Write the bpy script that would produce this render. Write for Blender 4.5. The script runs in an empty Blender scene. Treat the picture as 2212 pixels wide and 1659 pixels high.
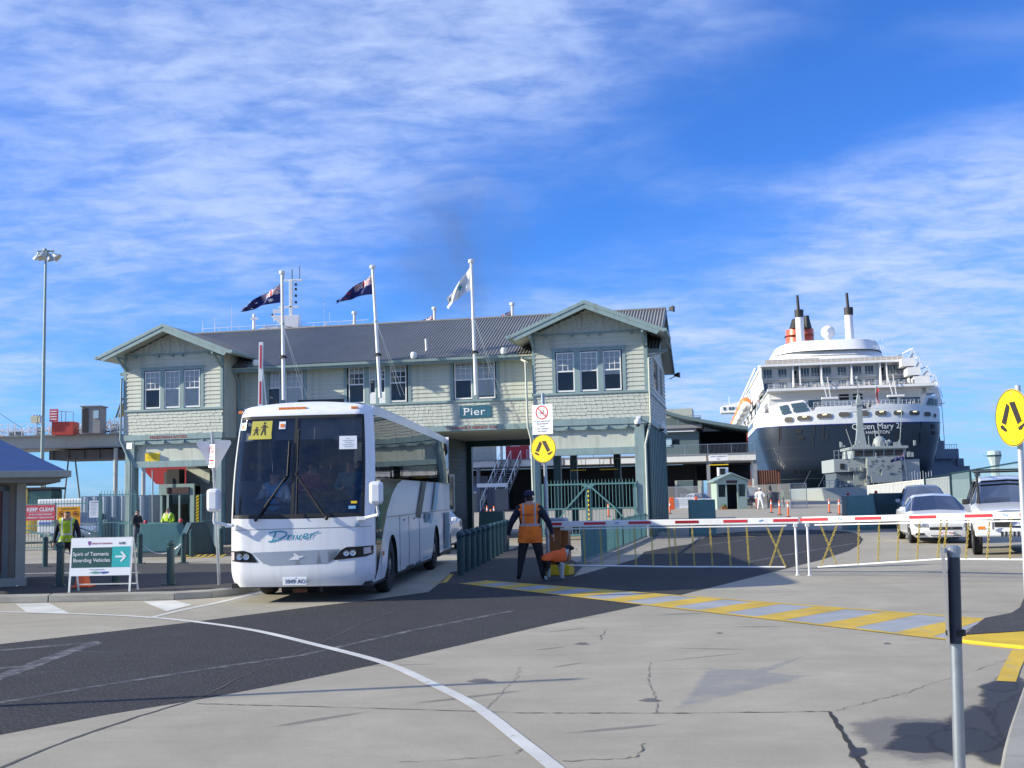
import bpy, bmesh, math, random
from mathutils import Vector, Matrix, noise as mnoise
from mathutils.geometry import tessellate_polygon
random.seed(7)
R = math.radians
sc = bpy.context.scene
col = sc.collection
# ------------------------------------------------------------------ camera, light, exposure
CAM_H = 1.75
FPX, CX, CY = 2458.0, 1106.0, 829.5          # focal length and centre in the units of the measurements taken from the photograph
cam_d = bpy.data.cameras.new('camera'); cam = bpy.data.objects.new('camera', cam_d); col.objects.link(cam)
CAM_R = Matrix.Rotation(R(90 + 5.54), 3, 'X') @ Matrix.Rotation(R(-1.3), 3, 'Z')
cam.matrix_world = Matrix.Translation((0, 0, CAM_H)) @ CAM_R.to_4x4()
cam_d.sensor_width = 36; cam_d.lens = 36 * FPX / 2212; cam_d.clip_end = 6000; cam_d.clip_start = .1
sc.camera = cam
SUN_EL, SUN_AZ = R(23.5), R(8.5)                # light travels towards +X, a little towards +Y
sd = bpy.data.lights.new('sun', 'SUN'); sd.energy = 4.3; sd.angle = R(.55); sd.color = (1, .925, .73)
sun = bpy.data.objects.new('sun', sd); col.objects.link(sun)
trav = Vector((math.cos(SUN_AZ) * math.cos(SUN_EL), math.sin(SUN_AZ) * math.cos(SUN_EL), -math.sin(SUN_EL)))
sun.rotation_euler = trav.to_track_quat('-Z', 'Y').to_euler()
sc.view_settings.view_transform = 'Standard'; sc.view_settings.look = 'None'
sc.view_settings.gamma = 1; sc.view_settings.exposure = 0.78
sc.view_settings.use_curve_mapping = False
sc.cycles.max_bounces = 8; sc.cycles.transparent_max_bounces = 16
sc.cycles.use_denoising = True
sc.cycles.sample_clamp_indirect = 6

wd = bpy.data.worlds.new('World'); sc.world = wd; wd.use_nodes = True
def build_world():
    nt = wd.node_tree; N = nt.nodes; L = nt.links; N.clear()
    out = N.new('ShaderNodeOutputWorld'); bg = N.new('ShaderNodeBackground'); L.new(bg.outputs[0], out.inputs[0])
    sky = N.new('ShaderNodeTexSky'); sky.sky_type = 'NISHITA'; sky.sun_disc = False
    sky.sun_elevation = SUN_EL; sky.sun_rotation = math.atan2(-trav.x, -trav.y)
    sky.air_density = .9; sky.dust_density = .3; sky.ozone_density = 2.2
    tc = N.new('ShaderNodeTexCoord'); sep = N.new('ShaderNodeSeparateXYZ'); L.new(tc.outputs['Generated'], sep.inputs[0])
    def math_(op, a, b=None, c=None, clamp=False):
        n = N.new('ShaderNodeMath'); n.operation = op; n.use_clamp = clamp
        for i, v in enumerate((a, b, c)):
            if v is None: continue
            if isinstance(v, (int, float)): n.inputs[i].default_value = v
            else: L.new(v, n.inputs[i])
        return n.outputs[0]
    def smooth(v, lo, hi):
        n = N.new('ShaderNodeMapRange'); n.interpolation_type = 'SMOOTHSTEP'
        L.new(v, n.inputs['Value']); n.inputs['From Min'].default_value = lo; n.inputs['From Max'].default_value = hi
        return n.outputs[0]
    dx, dy, dz = sep.outputs
    # flat cloud layer seen in perspective
    den = math_('ADD', math_('MAXIMUM', dz, 0.0), .16)
    comb = N.new('ShaderNodeCombineXYZ')
    L.new(math_('DIVIDE', dx, den), comb.inputs[0]); L.new(math_('DIVIDE', dy, den), comb.inputs[1])
    def nz(scale, detail, rough, dist=0.0, off=0.0, sx=1.0, sy=1.0):
        mp = N.new('ShaderNodeMapping'); L.new(comb.outputs[0], mp.inputs[0])
        mp.inputs['Location'].default_value = (off, off * .7, off); mp.inputs['Scale'].default_value = (sx, sy, 1)
        n = N.new('ShaderNodeTexNoise'); L.new(mp.outputs[0], n.inputs['Vector'])
        n.inputs['Scale'].default_value = scale; n.inputs['Detail'].default_value = detail
        n.inputs['Roughness'].default_value = rough; n.inputs['Distortion'].default_value = dist
        return n.outputs[0]
    big = nz(.8, 3, .5, .3, 3.1)
    rip = nz(7.5, 5, .55, .5, 4.4, .8, 1.25)
    mid = nz(2.0, 5, .5, .3, 7.7, .75, 1.0)
    fine = nz(17., 5, .6, .4, 1.3, .8, 1.1)
    s1 = math_('ADD', math_('MULTIPLY', math_('SUBTRACT', dx, .14), -.50), math_('MULTIPLY', math_('SUBTRACT', dz, .345), .87))
    s2 = math_('ADD', math_('MULTIPLY', math_('SUBTRACT', dx, .40), .30), math_('MULTIPLY', math_('SUBTRACT', dz, .268), -.95))
    wob = math_('MULTIPLY', math_('SUBTRACT', mid, .5), .22)
    b1 = smooth(math_('ADD', s1, wob), -.06, .10)
    b2 = math_('MULTIPLY', smooth(math_('ADD', s2, wob), -.08, .08), 1.15)
    bias = math_('MAXIMUM', b1, b2)
    tex = smooth(math_('ADD', math_('MULTIPLY', fine, .30), math_('ADD', math_('MULTIPLY', mid, .30), math_('MULTIPLY', rip, .50))), .40, .72)
    cov = math_('MULTIPLY', bias, math_('ADD', math_('MULTIPLY', tex, .62), .22))
    wisp = math_('MULTIPLY', smooth(math_('ADD', math_('MULTIPLY', big, .5), math_('MULTIPLY', mid, .5)), .52, .68), .30)
    cov = math_('MAXIMUM', cov, wisp)
    cov = math_('MULTIPLY', cov, smooth(dz, -.02, .05), clamp=True)
    # camera-like blue: deeper and more saturated than the raw sky
    tint = N.new('ShaderNodeMix'); tint.data_type = 'RGBA'; tint.blend_type = 'MULTIPLY'; tint.inputs['Factor'].default_value = 1
    L.new(sky.outputs[0], tint.inputs['A']); tint.inputs['B'].default_value = (.44, .98, 1.95, 1)
    mix = N.new('ShaderNodeMix'); mix.data_type = 'RGBA'
    L.new(cov, mix.inputs['Factor']); L.new(tint.outputs['Result'], mix.inputs['A'])
    cc = N.new('ShaderNodeMix'); cc.data_type = 'RGBA'; L.new(smooth(mid, .35, .7), cc.inputs['Factor'])
    cc.inputs['A'].default_value = (3.9, 5.4, 9.6, 1); cc.inputs['B'].default_value = (5.2, 6.5, 9.5, 1)
    L.new(cc.outputs['Result'], mix.inputs['B'])
    L.new(mix.outputs['Result'], bg.inputs['Color']); bg.inputs['Strength'].default_value = .066
build_world()

# ------------------------------------------------------------------ measuring: a point of the photograph on a plane of the place
def ray(x, y): return CAM_R @ Vector(((x - CX) / FPX, -(y - CY) / FPX, -1.0))
def G(x, y, z=0.0):
    d = ray(x, y); t = (z - CAM_H) / d.z; return Vector((d.x * t, d.y * t, z))
def D(x, y, Y):
    d = ray(x, y); t = Y / d.y; return Vector((d.x * t, Y, CAM_H + d.z * t))
ZR = {1: (0, 500, 3.687), 2: (0, 950, 3.687), 3: (450, 850, 3.0167), 4: (500, 560, 3.16), 5: (1000, 640, 3.687), 6: (1000, 950, 3.687),
      7: (1450, 980, 4.022), 8: (1600, 640, 3.53), 9: (1850, 850, 3.687), 10: (1850, 1200, 3.141), 11: (0, 1250, 1.9201),
      12: (900, 1250, 1.8433), 21: (0, 860, 6.637), 22: (0, 1080, 6.637), 23: (260, 1000, 6.146), 24: (1040, 950, 6.637),
      25: (1440, 880, 6.143), 26: (1660, 640, 6.379), 27: (1850, 860, 6.38), 28: (2080, 850, 6.634)}
def s(n, x, y):
    a = ZR[n]; return ((a[0] + x / a[2]) / 1.04159, (a[1] + y / a[2]) / 1.04159)
def g(n, x, y, z=0.0): return G(*s(n, x, y), z)
def d(n, x, y, Y): return D(*s(n, x, y), Y)

# ------------------------------------------------------------------ materials
MATS = {}
def new_mat(name):
    m = bpy.data.materials.new(name); m.use_nodes = True; MATS[name] = m
    return m, m.node_tree, m.node_tree.nodes, m.node_tree.links, m.node_tree.nodes['Principled BSDF']
def mat(name, c, rough=.55, metal=0.0, var=.10, scale=3.0, bump=0.0, bscale=60.0, spec=None, coat=0.0, dirt=0.0, emit=None):
    if name in MATS: return MATS[name]
    m, nt, N, L, P = new_mat(name)
    P.inputs['Roughness'].default_value = rough; P.inputs['Metallic'].default_value = metal
    if spec is not None: P.inputs['Specular IOR Level'].default_value = spec
    if coat: P.inputs['Coat Weight'].default_value = coat; P.inputs['Coat Roughness'].default_value = .05
    tc = N.new('ShaderNodeTexCoord')
    n1 = N.new('ShaderNodeTexNoise'); L.new(tc.outputs['Object'], n1.inputs['Vector'])
    n1.inputs['Scale'].default_value = scale; n1.inputs['Detail'].default_value = 6; n1.inputs['Roughness'].default_value = .6
    cr = N.new('ShaderNodeValToRGB'); L.new(n1.outputs[0], cr.inputs[0])
    cr.color_ramp.elements[0].position = .3; cr.color_ramp.elements[1].position = .7
    a, b = 1 - var, 1 + var * .6
    cr.color_ramp.elements[0].color = (c[0] * a, c[1] * a, c[2] * a, 1); cr.color_ramp.elements[1].color = (min(1, c[0] * b), min(1, c[1] * b), min(1, c[2] * b), 1)
    last = cr.outputs[0]
    if dirt:
        n3 = N.new('ShaderNodeTexNoise'); L.new(tc.outputs['Object'], n3.inputs['Vector'])
        mp = N.new('ShaderNodeMapping'); L.new(tc.outputs['Object'], mp.inputs[0]); mp.inputs['Scale'].default_value = (6, 6, .8)
        L.new(mp.outputs[0], n3.inputs['Vector']); n3.inputs['Scale'].default_value = 1.5; n3.inputs['Detail'].default_value = 8
        r3 = N.new('ShaderNodeMapRange'); L.new(n3.outputs[0], r3.inputs[0]); r3.inputs[1].default_value = .5; r3.inputs[2].default_value = .8; r3.inputs[4].default_value = dirt
        mx = N.new('ShaderNodeMix'); mx.data_type = 'RGBA'; L.new(r3.outputs[0], mx.inputs['Factor']); L.new(last, mx.inputs['A'])
        mx.inputs['B'].default_value = (.12, .10, .08, 1); last = mx.outputs['Result']
    L.new(last, P.inputs['Base Color'])
    if bump:
        n2 = N.new('ShaderNodeTexNoise'); L.new(tc.outputs['Object'], n2.inputs['Vector']); n2.inputs['Scale'].default_value = bscale; n2.inputs['Detail'].default_value = 5
        bp = N.new('ShaderNodeBump'); L.new(n2.outputs[0], bp.inputs['Height']); bp.inputs['Strength'].default_value = bump; bp.inputs['Distance'].default_value = .02
        L.new(bp.outputs[0], P.inputs['Normal'])
    if emit:
        P.inputs['Emission Color'].default_value = (*c, 1); P.inputs['Emission Strength'].default_value = emit
    m.diffuse_color = (*c, 1)
    return m
def glass(name, tint, refl=.12, rough=.02, wav=0.0, gc=.95):
    m, nt, N, L, P = new_mat(name); out = N['Material Output']; N.remove(P)
    tr = N.new('ShaderNodeBsdfTransparent'); tr.inputs[0].default_value = (*tint, 1)
    gl = N.new('ShaderNodeBsdfGlossy'); gl.inputs[0].default_value = (gc * .95, gc * .97, gc, 1); gl.inputs['Roughness'].default_value = rough
    lw = N.new('ShaderNodeFresnel'); lw.inputs[0].default_value = 1.5
    mr = N.new('ShaderNodeMath'); mr.operation = 'ADD'; mr.use_clamp = True; L.new(lw.outputs[0], mr.inputs[0]); mr.inputs[1].default_value = refl
    mx = N.new('ShaderNodeMixShader'); L.new(mr.outputs[0], mx.inputs[0]); L.new(tr.outputs[0], mx.inputs[1]); L.new(gl.outputs[0], mx.inputs[2])
    if wav:
        tc = N.new('ShaderNodeTexCoord'); n2 = N.new('ShaderNodeTexNoise'); L.new(tc.outputs['Object'], n2.inputs['Vector']); n2.inputs['Scale'].default_value = 1.3
        bp = N.new('ShaderNodeBump'); L.new(n2.outputs[0], bp.inputs['Height']); bp.inputs['Strength'].default_value = wav; bp.inputs['Distance'].default_value = .05
        L.new(bp.outputs[0], gl.inputs['Normal'])
    L.new(mx.outputs[0], out.inputs[0]); m.diffuse_color = (*tint, 1)
    return m

# ------------------------------------------------------------------ mesh building
class MB:
    def __init__(self): self.v = []; self.f = []; self.m = []
    def add(self, vs, fs, m=0, M=None):
        o = len(self.v)
        self.v += [tuple(M @ Vector(p)) if M else tuple(p) for p in vs]
        self.f += [tuple(i + o for i in f) for f in fs]; self.m += [m] * len(fs); return self
    def box(self, x0, x1, y0, y1, z0, z1, m=0, M=None):
        return self.add([(x0, y0, z0), (x1, y0, z0), (x1, y1, z0), (x0, y1, z0), (x0, y0, z1), (x1, y0, z1), (x1, y1, z1), (x0, y1, z1)],
                        [(0, 3, 2, 1), (4, 5, 6, 7), (0, 1, 5, 4), (1, 2, 6, 5), (2, 3, 7, 6), (3, 0, 4, 7)], m, M)
    def prism(self, pts, axis, a, b, m=0, M=None):
        n = len(pts)
        def P(p, t): return {'x': (t, p[0], p[1]), 'y': (p[0], t, p[1]), 'z': (p[0], p[1], t)}[axis]
        vs = [P(p, a) for p in pts] + [P(p, b) for p in pts]
        tris = tessellate_polygon([[Vector((p[0], p[1], 0)) for p in pts]])
        fs = [(i, (i + 1) % n, (i + 1) % n + n, i + n) for i in range(n)] + [tuple(t) for t in tris] + [tuple(i + n for i in reversed(t)) for t in tris]
        return self.add(vs, fs, m, M)
    def flat(self, pts3, m=0):
        tris = tessellate_polygon([[Vector(p) for p in pts3]])
        return self.add(pts3, [tuple(t) for t in tris], m)
    def tube(self, p0, p1, r, n=8, r2=None, m=0, caps=True):
        p0, p1 = Vector(p0), Vector(p1); r2 = r if r2 is None else r2
        a = (p1 - p0).normalized(); u = a.orthogonal().normalized(); w = a.cross(u); vs = []
        for p, q in ((p0, r), (p1, r2)):
            for i in range(n):
                t = 2 * math.pi * i / n; vs.append(p + u * math.cos(t) * q + w * math.sin(t) * q)
        fs = [(i, (i + 1) % n, (i + 1) % n + n, i + n) for i in range(n)]
        if caps: fs += [tuple(range(n - 1, -1, -1)), tuple(range(n, 2 * n))]
        return self.add(vs, fs, m)
    def path(self, pts, r, n=6, m=0):
        for a, b in zip(pts[:-1], pts[1:]): self.tube(a, b, r, n, m=m)
        return self
    def bar(self, p0, p1, w, h, m=0):
        p0, p1 = Vector(p0), Vector(p1); a = (p1 - p0).normalized()
        up = Vector((0, 0, 1)) if abs(a.z) < .95 else Vector((0, 1, 0))
        u = a.cross(up).normalized(); v = u.cross(a); vs = []
        for p in (p0, p1): vs += [p - u * w / 2 - v * h / 2, p + u * w / 2 - v * h / 2, p + u * w / 2 + v * h / 2, p - u * w / 2 + v * h / 2]
        return self.add(vs, [(0, 1, 5, 4), (1, 2, 6, 5), (2, 3, 7, 6), (3, 0, 4, 7), (3, 2, 1, 0), (4, 5, 6, 7)], m)
    def lathe(self, prof, n=16, c=(0, 0, 0), m=0, axis='z'):
        vs = []; k = len(prof)
        for i in range(n):
            t = 2 * math.pi * i / n
            for r, z in prof:
                p = (r * math.cos(t), r * math.sin(t), z)
                if axis == 'x': p = (p[2], p[0], p[1])
                if axis == 'y': p = (p[0], p[2], p[1])
                vs.append((p[0] + c[0], p[1] + c[1], p[2] + c[2]))
        fs = [(i * k + j, ((i + 1) % n) * k + j, ((i + 1) % n) * k + j + 1, i * k + j + 1) for i in range(n) for j in range(k - 1)]
        return self.add(vs, fs, m)
    def ball(self, c, r, n=10, m=0, sx=1, sy=1, sz=1):
        k = max(4, n // 2); vs = []
        for j in range(k + 1):
            ph = math.pi * j / k
            for i in range(n):
                t = 2 * math.pi * i / n; vs.append((c[0] + r * sx * math.sin(ph) * math.cos(t), c[1] + r * sy * math.sin(ph) * math.sin(t), c[2] + r * sz * math.cos(ph)))
        return self.add(vs, [(j * n + i, j * n + (i + 1) % n, (j + 1) * n + (i + 1) % n, (j + 1) * n + i) for j in range(k) for i in range(n)], m)
    def grid(self, fn, us, vs_, m=0, mf=None):
        nu, nv = len(us), len(vs_); P = [tuple(fn(u, v)) for u in us for v in vs_]; o = len(self.v)
        self.v += P
        for i in range(nu - 1):
            for j in range(nv - 1):
                self.f.append((o + i * nv + j, o + (i + 1) * nv + j, o + (i + 1) * nv + j + 1, o + i * nv + j + 1))
                self.m.append(mf((us[i] + us[i + 1]) / 2, (vs_[j] + vs_[j + 1]) / 2) if mf else m)
        return self
    def build(self, name, mats, parent=None, loc=(0, 0, 0), rot=(0, 0, 0), smooth=False, bevel=0.0, solid=0.0, fix=True):
        me = bpy.data.meshes.new(name); me.from_pydata(self.v, [], self.f)
        if not isinstance(mats, (list, tuple)): mats = [mats]
        for x in mats: me.materials.append(x)
        me.polygons.foreach_set('material_index', self.m)
        if fix:
            bm = bmesh.new(); bm.from_mesh(me); bmesh.ops.recalc_face_normals(bm, faces=bm.faces); bm.to_mesh(me); bm.free()
        if smooth:
            me.polygons.foreach_set('use_smooth', [True] * len(me.polygons))
            try: me.set_sharp_from_angle(angle=R(38))
            except Exception: pass
        me.update()
        o = bpy.data.objects.new(name, me); col.objects.link(o); o.location = loc; o.rotation_euler = rot
        if parent: o.parent = parent
        if solid: md = o.modifiers.new('solid', 'SOLIDIFY'); md.thickness = solid; md.offset = 0
        if bevel: md = o.modifiers.new('bevel', 'BEVEL'); md.width = bevel; md.segments = 2; md.limit_method = 'ANGLE'; md.angle_limit = R(40)
        return o
def tag(o, label=None, cat=None, group=None, kind=None):
    if label: o['label'] = label
    if cat: o['category'] = cat
    if group: o['group'] = group
    if kind: o['kind'] = kind
    return o
def thing(name, label, cat, loc=(0, 0, 0), rz=0.0, group=None):
    o = bpy.data.objects.new(name, None); col.objects.link(o); o.location = loc; o.rotation_euler = (0, 0, rz); o.empty_display_size = .2
    return tag(o, label, cat, group)
def kids(o): return [c for c in bpy.data.objects if c.parent == o]
def dup(root, loc=None, rz=None, label=None, parent=None, scale=None):
    c = root.copy(); col.objects.link(c); c.parent = parent
    if loc is not None: c.location = loc
    if rz is not None: c.rotation_euler = (0, 0, rz)
    if scale: c.scale = (scale,) * 3
    if label: c['label'] = label
    for ch in kids(root): dup(ch, parent=c)
    return c
def inst(o, loc, rot=None, scale=None):          # another piece sharing the same mesh
    c = o.copy(); col.objects.link(c); c.location = loc
    if rot is not None: c.rotation_euler = rot
    if scale is not None: c.scale = scale
    return c
def text(name, body, size, m, parent=None, loc=(0, 0, 0), rot=(math.pi / 2, 0, 0), ext=.002, align='LEFT', sx=1.0, shear=0.0, bold=0.0, spacing=1.0):
    cu = bpy.data.curves.new(name, 'FONT'); cu.body = body; cu.size = size; cu.extrude = ext; cu.align_x = align; cu.shear = shear; cu.offset = bold; cu.space_character = spacing
    cu.resolution_u = 3
    t = bpy.data.objects.new(name + '_t', cu); col.objects.link(t)
    dg = bpy.context.evaluated_depsgraph_get(); me = bpy.data.meshes.new_from_object(t.evaluated_get(dg))
    bpy.data.objects.remove(t); me.name = name
    me.materials.clear(); me.materials.append(m)
    o = bpy.data.objects.new(name, me); col.objects.link(o); o.location = loc; o.rotation_euler = rot; o.scale = (sx, 1, 1)
    if parent: o.parent = parent
    return o
def lin(a, b, n): return [a + (b - a) * i / (n - 1) for i in range(n)]

# common materials
TEAL = mat('teal_paint', (.10, .235, .235), .42, var=.12, dirt=.25)
TEALD = mat('dark_teal_paint', (.018, .062, .070), .35, var=.15, dirt=.2)
TRIM = mat('blue_grey_trim', (.235, .33, .335), .5, var=.10, dirt=.38)
CREAM = mat('cream_weatherboard', (.515, .54, .465), .55, var=.10, scale=1.2, dirt=.34, bump=.1, bscale=25)
SHING = mat('cream_shingle', (.515, .54, .475), .6, var=.16, scale=1.8, dirt=.38, bump=.12, bscale=30)
WHITE = mat('white_paint', (.78, .79, .78), .4, var=.05, dirt=.12)
OFFW = mat('offwhite_steel', (.62, .63, .60), .5, var=.1, dirt=.3)
BLACK = mat('black_rubber', (.012, .012, .013), .6, var=.2)
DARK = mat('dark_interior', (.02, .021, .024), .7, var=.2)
GALV = mat('galvanised_steel', (.36, .39, .42), .38, .75, var=.15, scale=8)
RED = mat('red_reflective', (.55, .03, .045), .4, var=.1)
YEL = mat('yellow_sign', (.86, .60, .01), .4, var=.05)
SIGNW = mat('white_sign', (.80, .81, .83), .4, var=.03, dirt=.05)
BLK = mat('black_print', (.025, .022, .02), .5)
SKIN = mat('skin', (.46, .27, .20), .55, var=.08)
HAIRM = mat('dark_hair', (.02, .014, .01), .7)
CHROME = mat('chrome', (.7, .72, .75), .12, 1.0, var=.05)
TYRE = mat('tyre_rubber', (.018, .018, .019), .8, var=.25, bump=.3, bscale=80)
WINGL = glass('window_glass', (.96, .97, .97), .0, .02, gc=.6)
ORANGE = mat('orange_plastic', (.80, .12, .02), .45, var=.12, dirt=.15)
# ------------------------------------------------------------------ ground
def ground_mat(name, base, dark, speck, rough=.85, cracks=False, speckle=.25, stain=.25, scale=1.0):
    m, nt, N, L, P = new_mat(name)
    P.inputs['Roughness'].default_value = rough; P.inputs['Specular IOR Level'].default_value = .3
    tc = N.new('ShaderNodeTexCoord')
    def nz(sc_, det, ro=.6, dist=0, mp=None):
        n = N.new('ShaderNodeTexNoise')
        if mp:
            q = N.new('ShaderNodeMapping'); L.new(tc.outputs['Object'], q.inputs[0]); q.inputs['Scale'].default_value = mp[:3]; q.inputs['Rotation'].default_value = (0, 0, mp[3]); L.new(q.outputs[0], n.inputs['Vector'])
        else: L.new(tc.outputs['Object'], n.inputs['Vector'])
        n.inputs['Scale'].default_value = sc_; n.inputs['Detail'].default_value = det; n.inputs['Roughness'].default_value = ro; n.inputs['Distortion'].default_value = dist
        return n.outputs[0]
    def rng(v, a, b, c=0., e=1.):
        n = N.new('ShaderNodeMapRange'); L.new(v, n.inputs[0]); n.inputs[1].default_value = a; n.inputs[2].default_value = b; n.inputs[3].default_value = c; n.inputs[4].default_value = e; return n.outputs[0]
    def mixc(f, A, B, t='MIX'):
        n = N.new('ShaderNodeMix'); n.data_type = 'RGBA'; n.blend_type = t
        for i, v in (('Factor', f), ('A', A), ('B', B)):
            if isinstance(v, tuple): n.inputs[i].default_value = (*v, 1)
            elif isinstance(v, float): n.inputs[i].default_value = v
            else: L.new(v, n.inputs[i])
        return n.outputs['Result']
    c = mixc(rng(nz(.35 * scale, 6, .65, .6), .35, .7), base, tuple(x * (1 - stain) for x in base))
    c = mixc(rng(nz(1.6, 8, .7), .4, .75, 0, .5), c, dark)
    c = mixc(rng(nz(1.1, 5, .6, 1.2, (.25, 2.2, 1, .3)), .52, .75, 0, .45), c, dark)
    c = mixc(rng(nz(38, 4, .8), .54, .66, 0, speckle), c, speck)
    c = mixc(rng(nz(30, 4, .8), .34, .46, speckle, 0), c, dark)
    c = mixc(rng(nz(14, 6, .75), .60, .72, 0, .35), c, dark)
    L.new(c, P.inputs['Base Color'])
    bp = N.new('ShaderNodeBump'); L.new(nz(130, 4, .7), bp.inputs['Height']); bp.inputs['Strength'].default_value = .5; bp.inputs['Distance'].default_value = .008
    L.new(bp.outputs[0], P.inputs['Normal'])
    return m
CONC = ground_mat('concrete_ground', (.395, .362, .292), (.245, .224, .185), (.50, .49, .42), speckle=.3)
ASPH = ground_mat('asphalt', (.034, .034, .036), (.014, .014, .015), (.22, .22, .22), speckle=.75, stain=.2)
ASPH2 = ground_mat('old_asphalt', (.062, .060, .060), (.03, .03, .03), (.24, .24, .24), speckle=.5, stain=.3)
KERB = ground_mat('kerb_concrete', (.36, .35, .31), (.18, .17, .15), (.5, .5, .45))
def paint(name, c, under, wear=.55):
    m, nt, N, L, P = new_mat(name); P.inputs['Roughness'].default_value = .7
    tc = N.new('ShaderNodeTexCoord')
    n = N.new('ShaderNodeTexNoise'); L.new(tc.outputs['Object'], n.inputs['Vector']); n.inputs['Scale'].default_value = 5; n.inputs['Detail'].default_value = 10; n.inputs['Roughness'].default_value = .75
    r = N.new('ShaderNodeMapRange'); L.new(n.outputs[0], r.inputs[0]); r.inputs[1].default_value = wear; r.inputs[2].default_value = wear + .10
    mx = N.new('ShaderNodeMix'); mx.data_type = 'RGBA'; L.new(r.outputs[0], mx.inputs['Factor']); mx.inputs['A'].default_value = (*c, 1); mx.inputs['B'].default_value = (*under, 1)
    n2 = N.new('ShaderNodeTexNoise'); L.new(tc.outputs['Object'], n2.inputs['Vector']); n2.inputs['Scale'].default_value = 1.5; n2.inputs['Detail'].default_value = 6
    r2 = N.new('ShaderNodeMapRange'); L.new(n2.outputs[0], r2.inputs[0]); r2.inputs[1].default_value = .3; r2.inputs[2].default_value = .7; r2.inputs[3].default_value = .75; r2.inputs[4].default_value = 1.05
    m2 = N.new('ShaderNodeMix'); m2.data_type = 'RGBA'; m2.blend_type = 'MULTIPLY'; m2.inputs['Factor'].default_value = 1; L.new(mx.outputs['Result'], m2.inputs['A']); L.new(r2.outputs[0], m2.inputs['B'])
    L.new(m2.outputs['Result'], P.inputs['Base Color']); return m
PWHITE = paint('white_road_paint', (.60, .60, .57), (.30, .29, .27), .58)
PWHITEW = paint('worn_white_road_paint', (.17, .17, .17), (.048, .048, .05), .42)
PYEL = paint('yellow_road_paint', (.60, .40, .03), (.40, .34, .18), .54)
PGREY = paint('grey_blue_road_paint', (.33, .35, .37), (.30, .30, .29), .60)
PBLUE = paint('worn_blue_road_paint', (.23, .26, .31), (.33, .32, .295), .43)
STAIN = paint('oil_stain', (.045, .043, .042), (.13, .125, .12), .50)
STAIN2 = paint('damp_stain', (.22, .21, .19), (.355, .34, .31), .50)
CRACK = mat('crack_filler', (.10, .095, .085), .9, var=.3)
YKERB = paint('yellow_kerb_paint', (.68, .46, .015), (.35, .32, .2), .68)

def stain(name, pts, c, z, a=.9, fade=.35, thr=.5):
    """a stain whose edge thins out: opacity follows an attribute that falls to zero at the rim"""
    mn = 'soft_' + name
    if mn not in MATS:
        m, nt, N, L, P = new_mat(mn); out = N['Material Output']; P.inputs['Base Color'].default_value = (*c, 1); P.inputs['Roughness'].default_value = .55
        at = N.new('ShaderNodeAttribute'); at.attribute_name = 'e'; tc = N.new('ShaderNodeTexCoord'); n = N.new('ShaderNodeTexNoise'); L.new(tc.outputs['Object'], n.inputs['Vector']); n.inputs['Scale'].default_value = 2.6; n.inputs['Detail'].default_value = 9; n.inputs['Roughness'].default_value = .68
        ad = N.new('ShaderNodeMath'); ad.operation = 'MULTIPLY_ADD'; L.new(at.outputs['Fac'], ad.inputs[0]); ad.inputs[1].default_value = .55; L.new(n.outputs[0], ad.inputs[2])
        r = N.new('ShaderNodeMapRange'); r.interpolation_type = 'SMOOTHSTEP'; L.new(ad.outputs[0], r.inputs[0]); r.inputs[1].default_value = thr + .08; r.inputs[2].default_value = thr + .40; r.inputs[4].default_value = a
        tr = N.new('ShaderNodeBsdfTransparent'); mx = N.new('ShaderNodeMixShader'); L.new(r.outputs[0], mx.inputs[0]); L.new(tr.outputs[0], mx.inputs[1]); L.new(P.outputs[0], mx.inputs[2]); L.new(mx.outputs[0], out.inputs[0])
    n = len(pts); cx_ = sum(q[0] for q in pts) / n; cy_ = sum(q[1] for q in pts) / n; vs = []; f = []
    for k in (1.12, 1 - fade): vs += [(cx_ + (q[0] - cx_) * k, cy_ + (q[1] - cy_) * k, z) for q in pts]
    vs.append((cx_, cy_, z)); f = [(i, (i + 1) % n, n + (i + 1) % n, n + i) for i in range(n)] + [(n + i, n + (i + 1) % n, 2 * n) for i in range(n)]
    o = MB().add(vs, f).build(name, MATS[mn]); at = o.data.attributes.new('e', 'FLOAT', 'POINT')
    for i in range(2 * n + 1): at.data[i].value = 0 if i < n else 1
    o['kind'] = 'structure'; return o
JOINT = mat('open_joint', (.02, .02, .02), .9)
def sheet(name, pts, m, z=0.0, kind='structure', parent=None, label=None):
    z = z * .4
    o = MB().flat([(p[0], p[1], z) for p in pts]).build(name, m, parent, fix=False)
    me = o.data
    if me.polygons and sum(p.normal.z for p in me.polygons) < 0: me.flip_normals()
    if not parent: o['kind'] = kind
    if label: o['label'] = label
    return o
def strip(name, pts, w, m, z, parent=None, w2=None, jag=0.0):
    z = z * .4 if z < .05 else z
    n = len(pts); P = [Vector((p[0], p[1])) for p in pts]; L_, R_ = [], []
    for i in range(n):
        t = (P[min(i + 1, n - 1)] - P[max(i - 1, 0)]).normalized(); q = Vector((-t.y, t.x)); ww = (w + ((w2 if w2 else w) - w) * i / (n - 1)) / 2
        ww *= 1 + jag * random.uniform(-1, 1)
        L_.append(P[i] + q * ww); R_.append(P[i] - q * ww)
    mb = MB(); mb.add([(a.x, a.y, z) for a in L_] + [(a.x, a.y, z) for a in R_], [(i + n, i + 1 + n, i + 1, i) for i in range(n - 1)])
    o = mb.build(name, m, parent, fix=False)
    if not parent: o['kind'] = 'structure'
    return o
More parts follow.
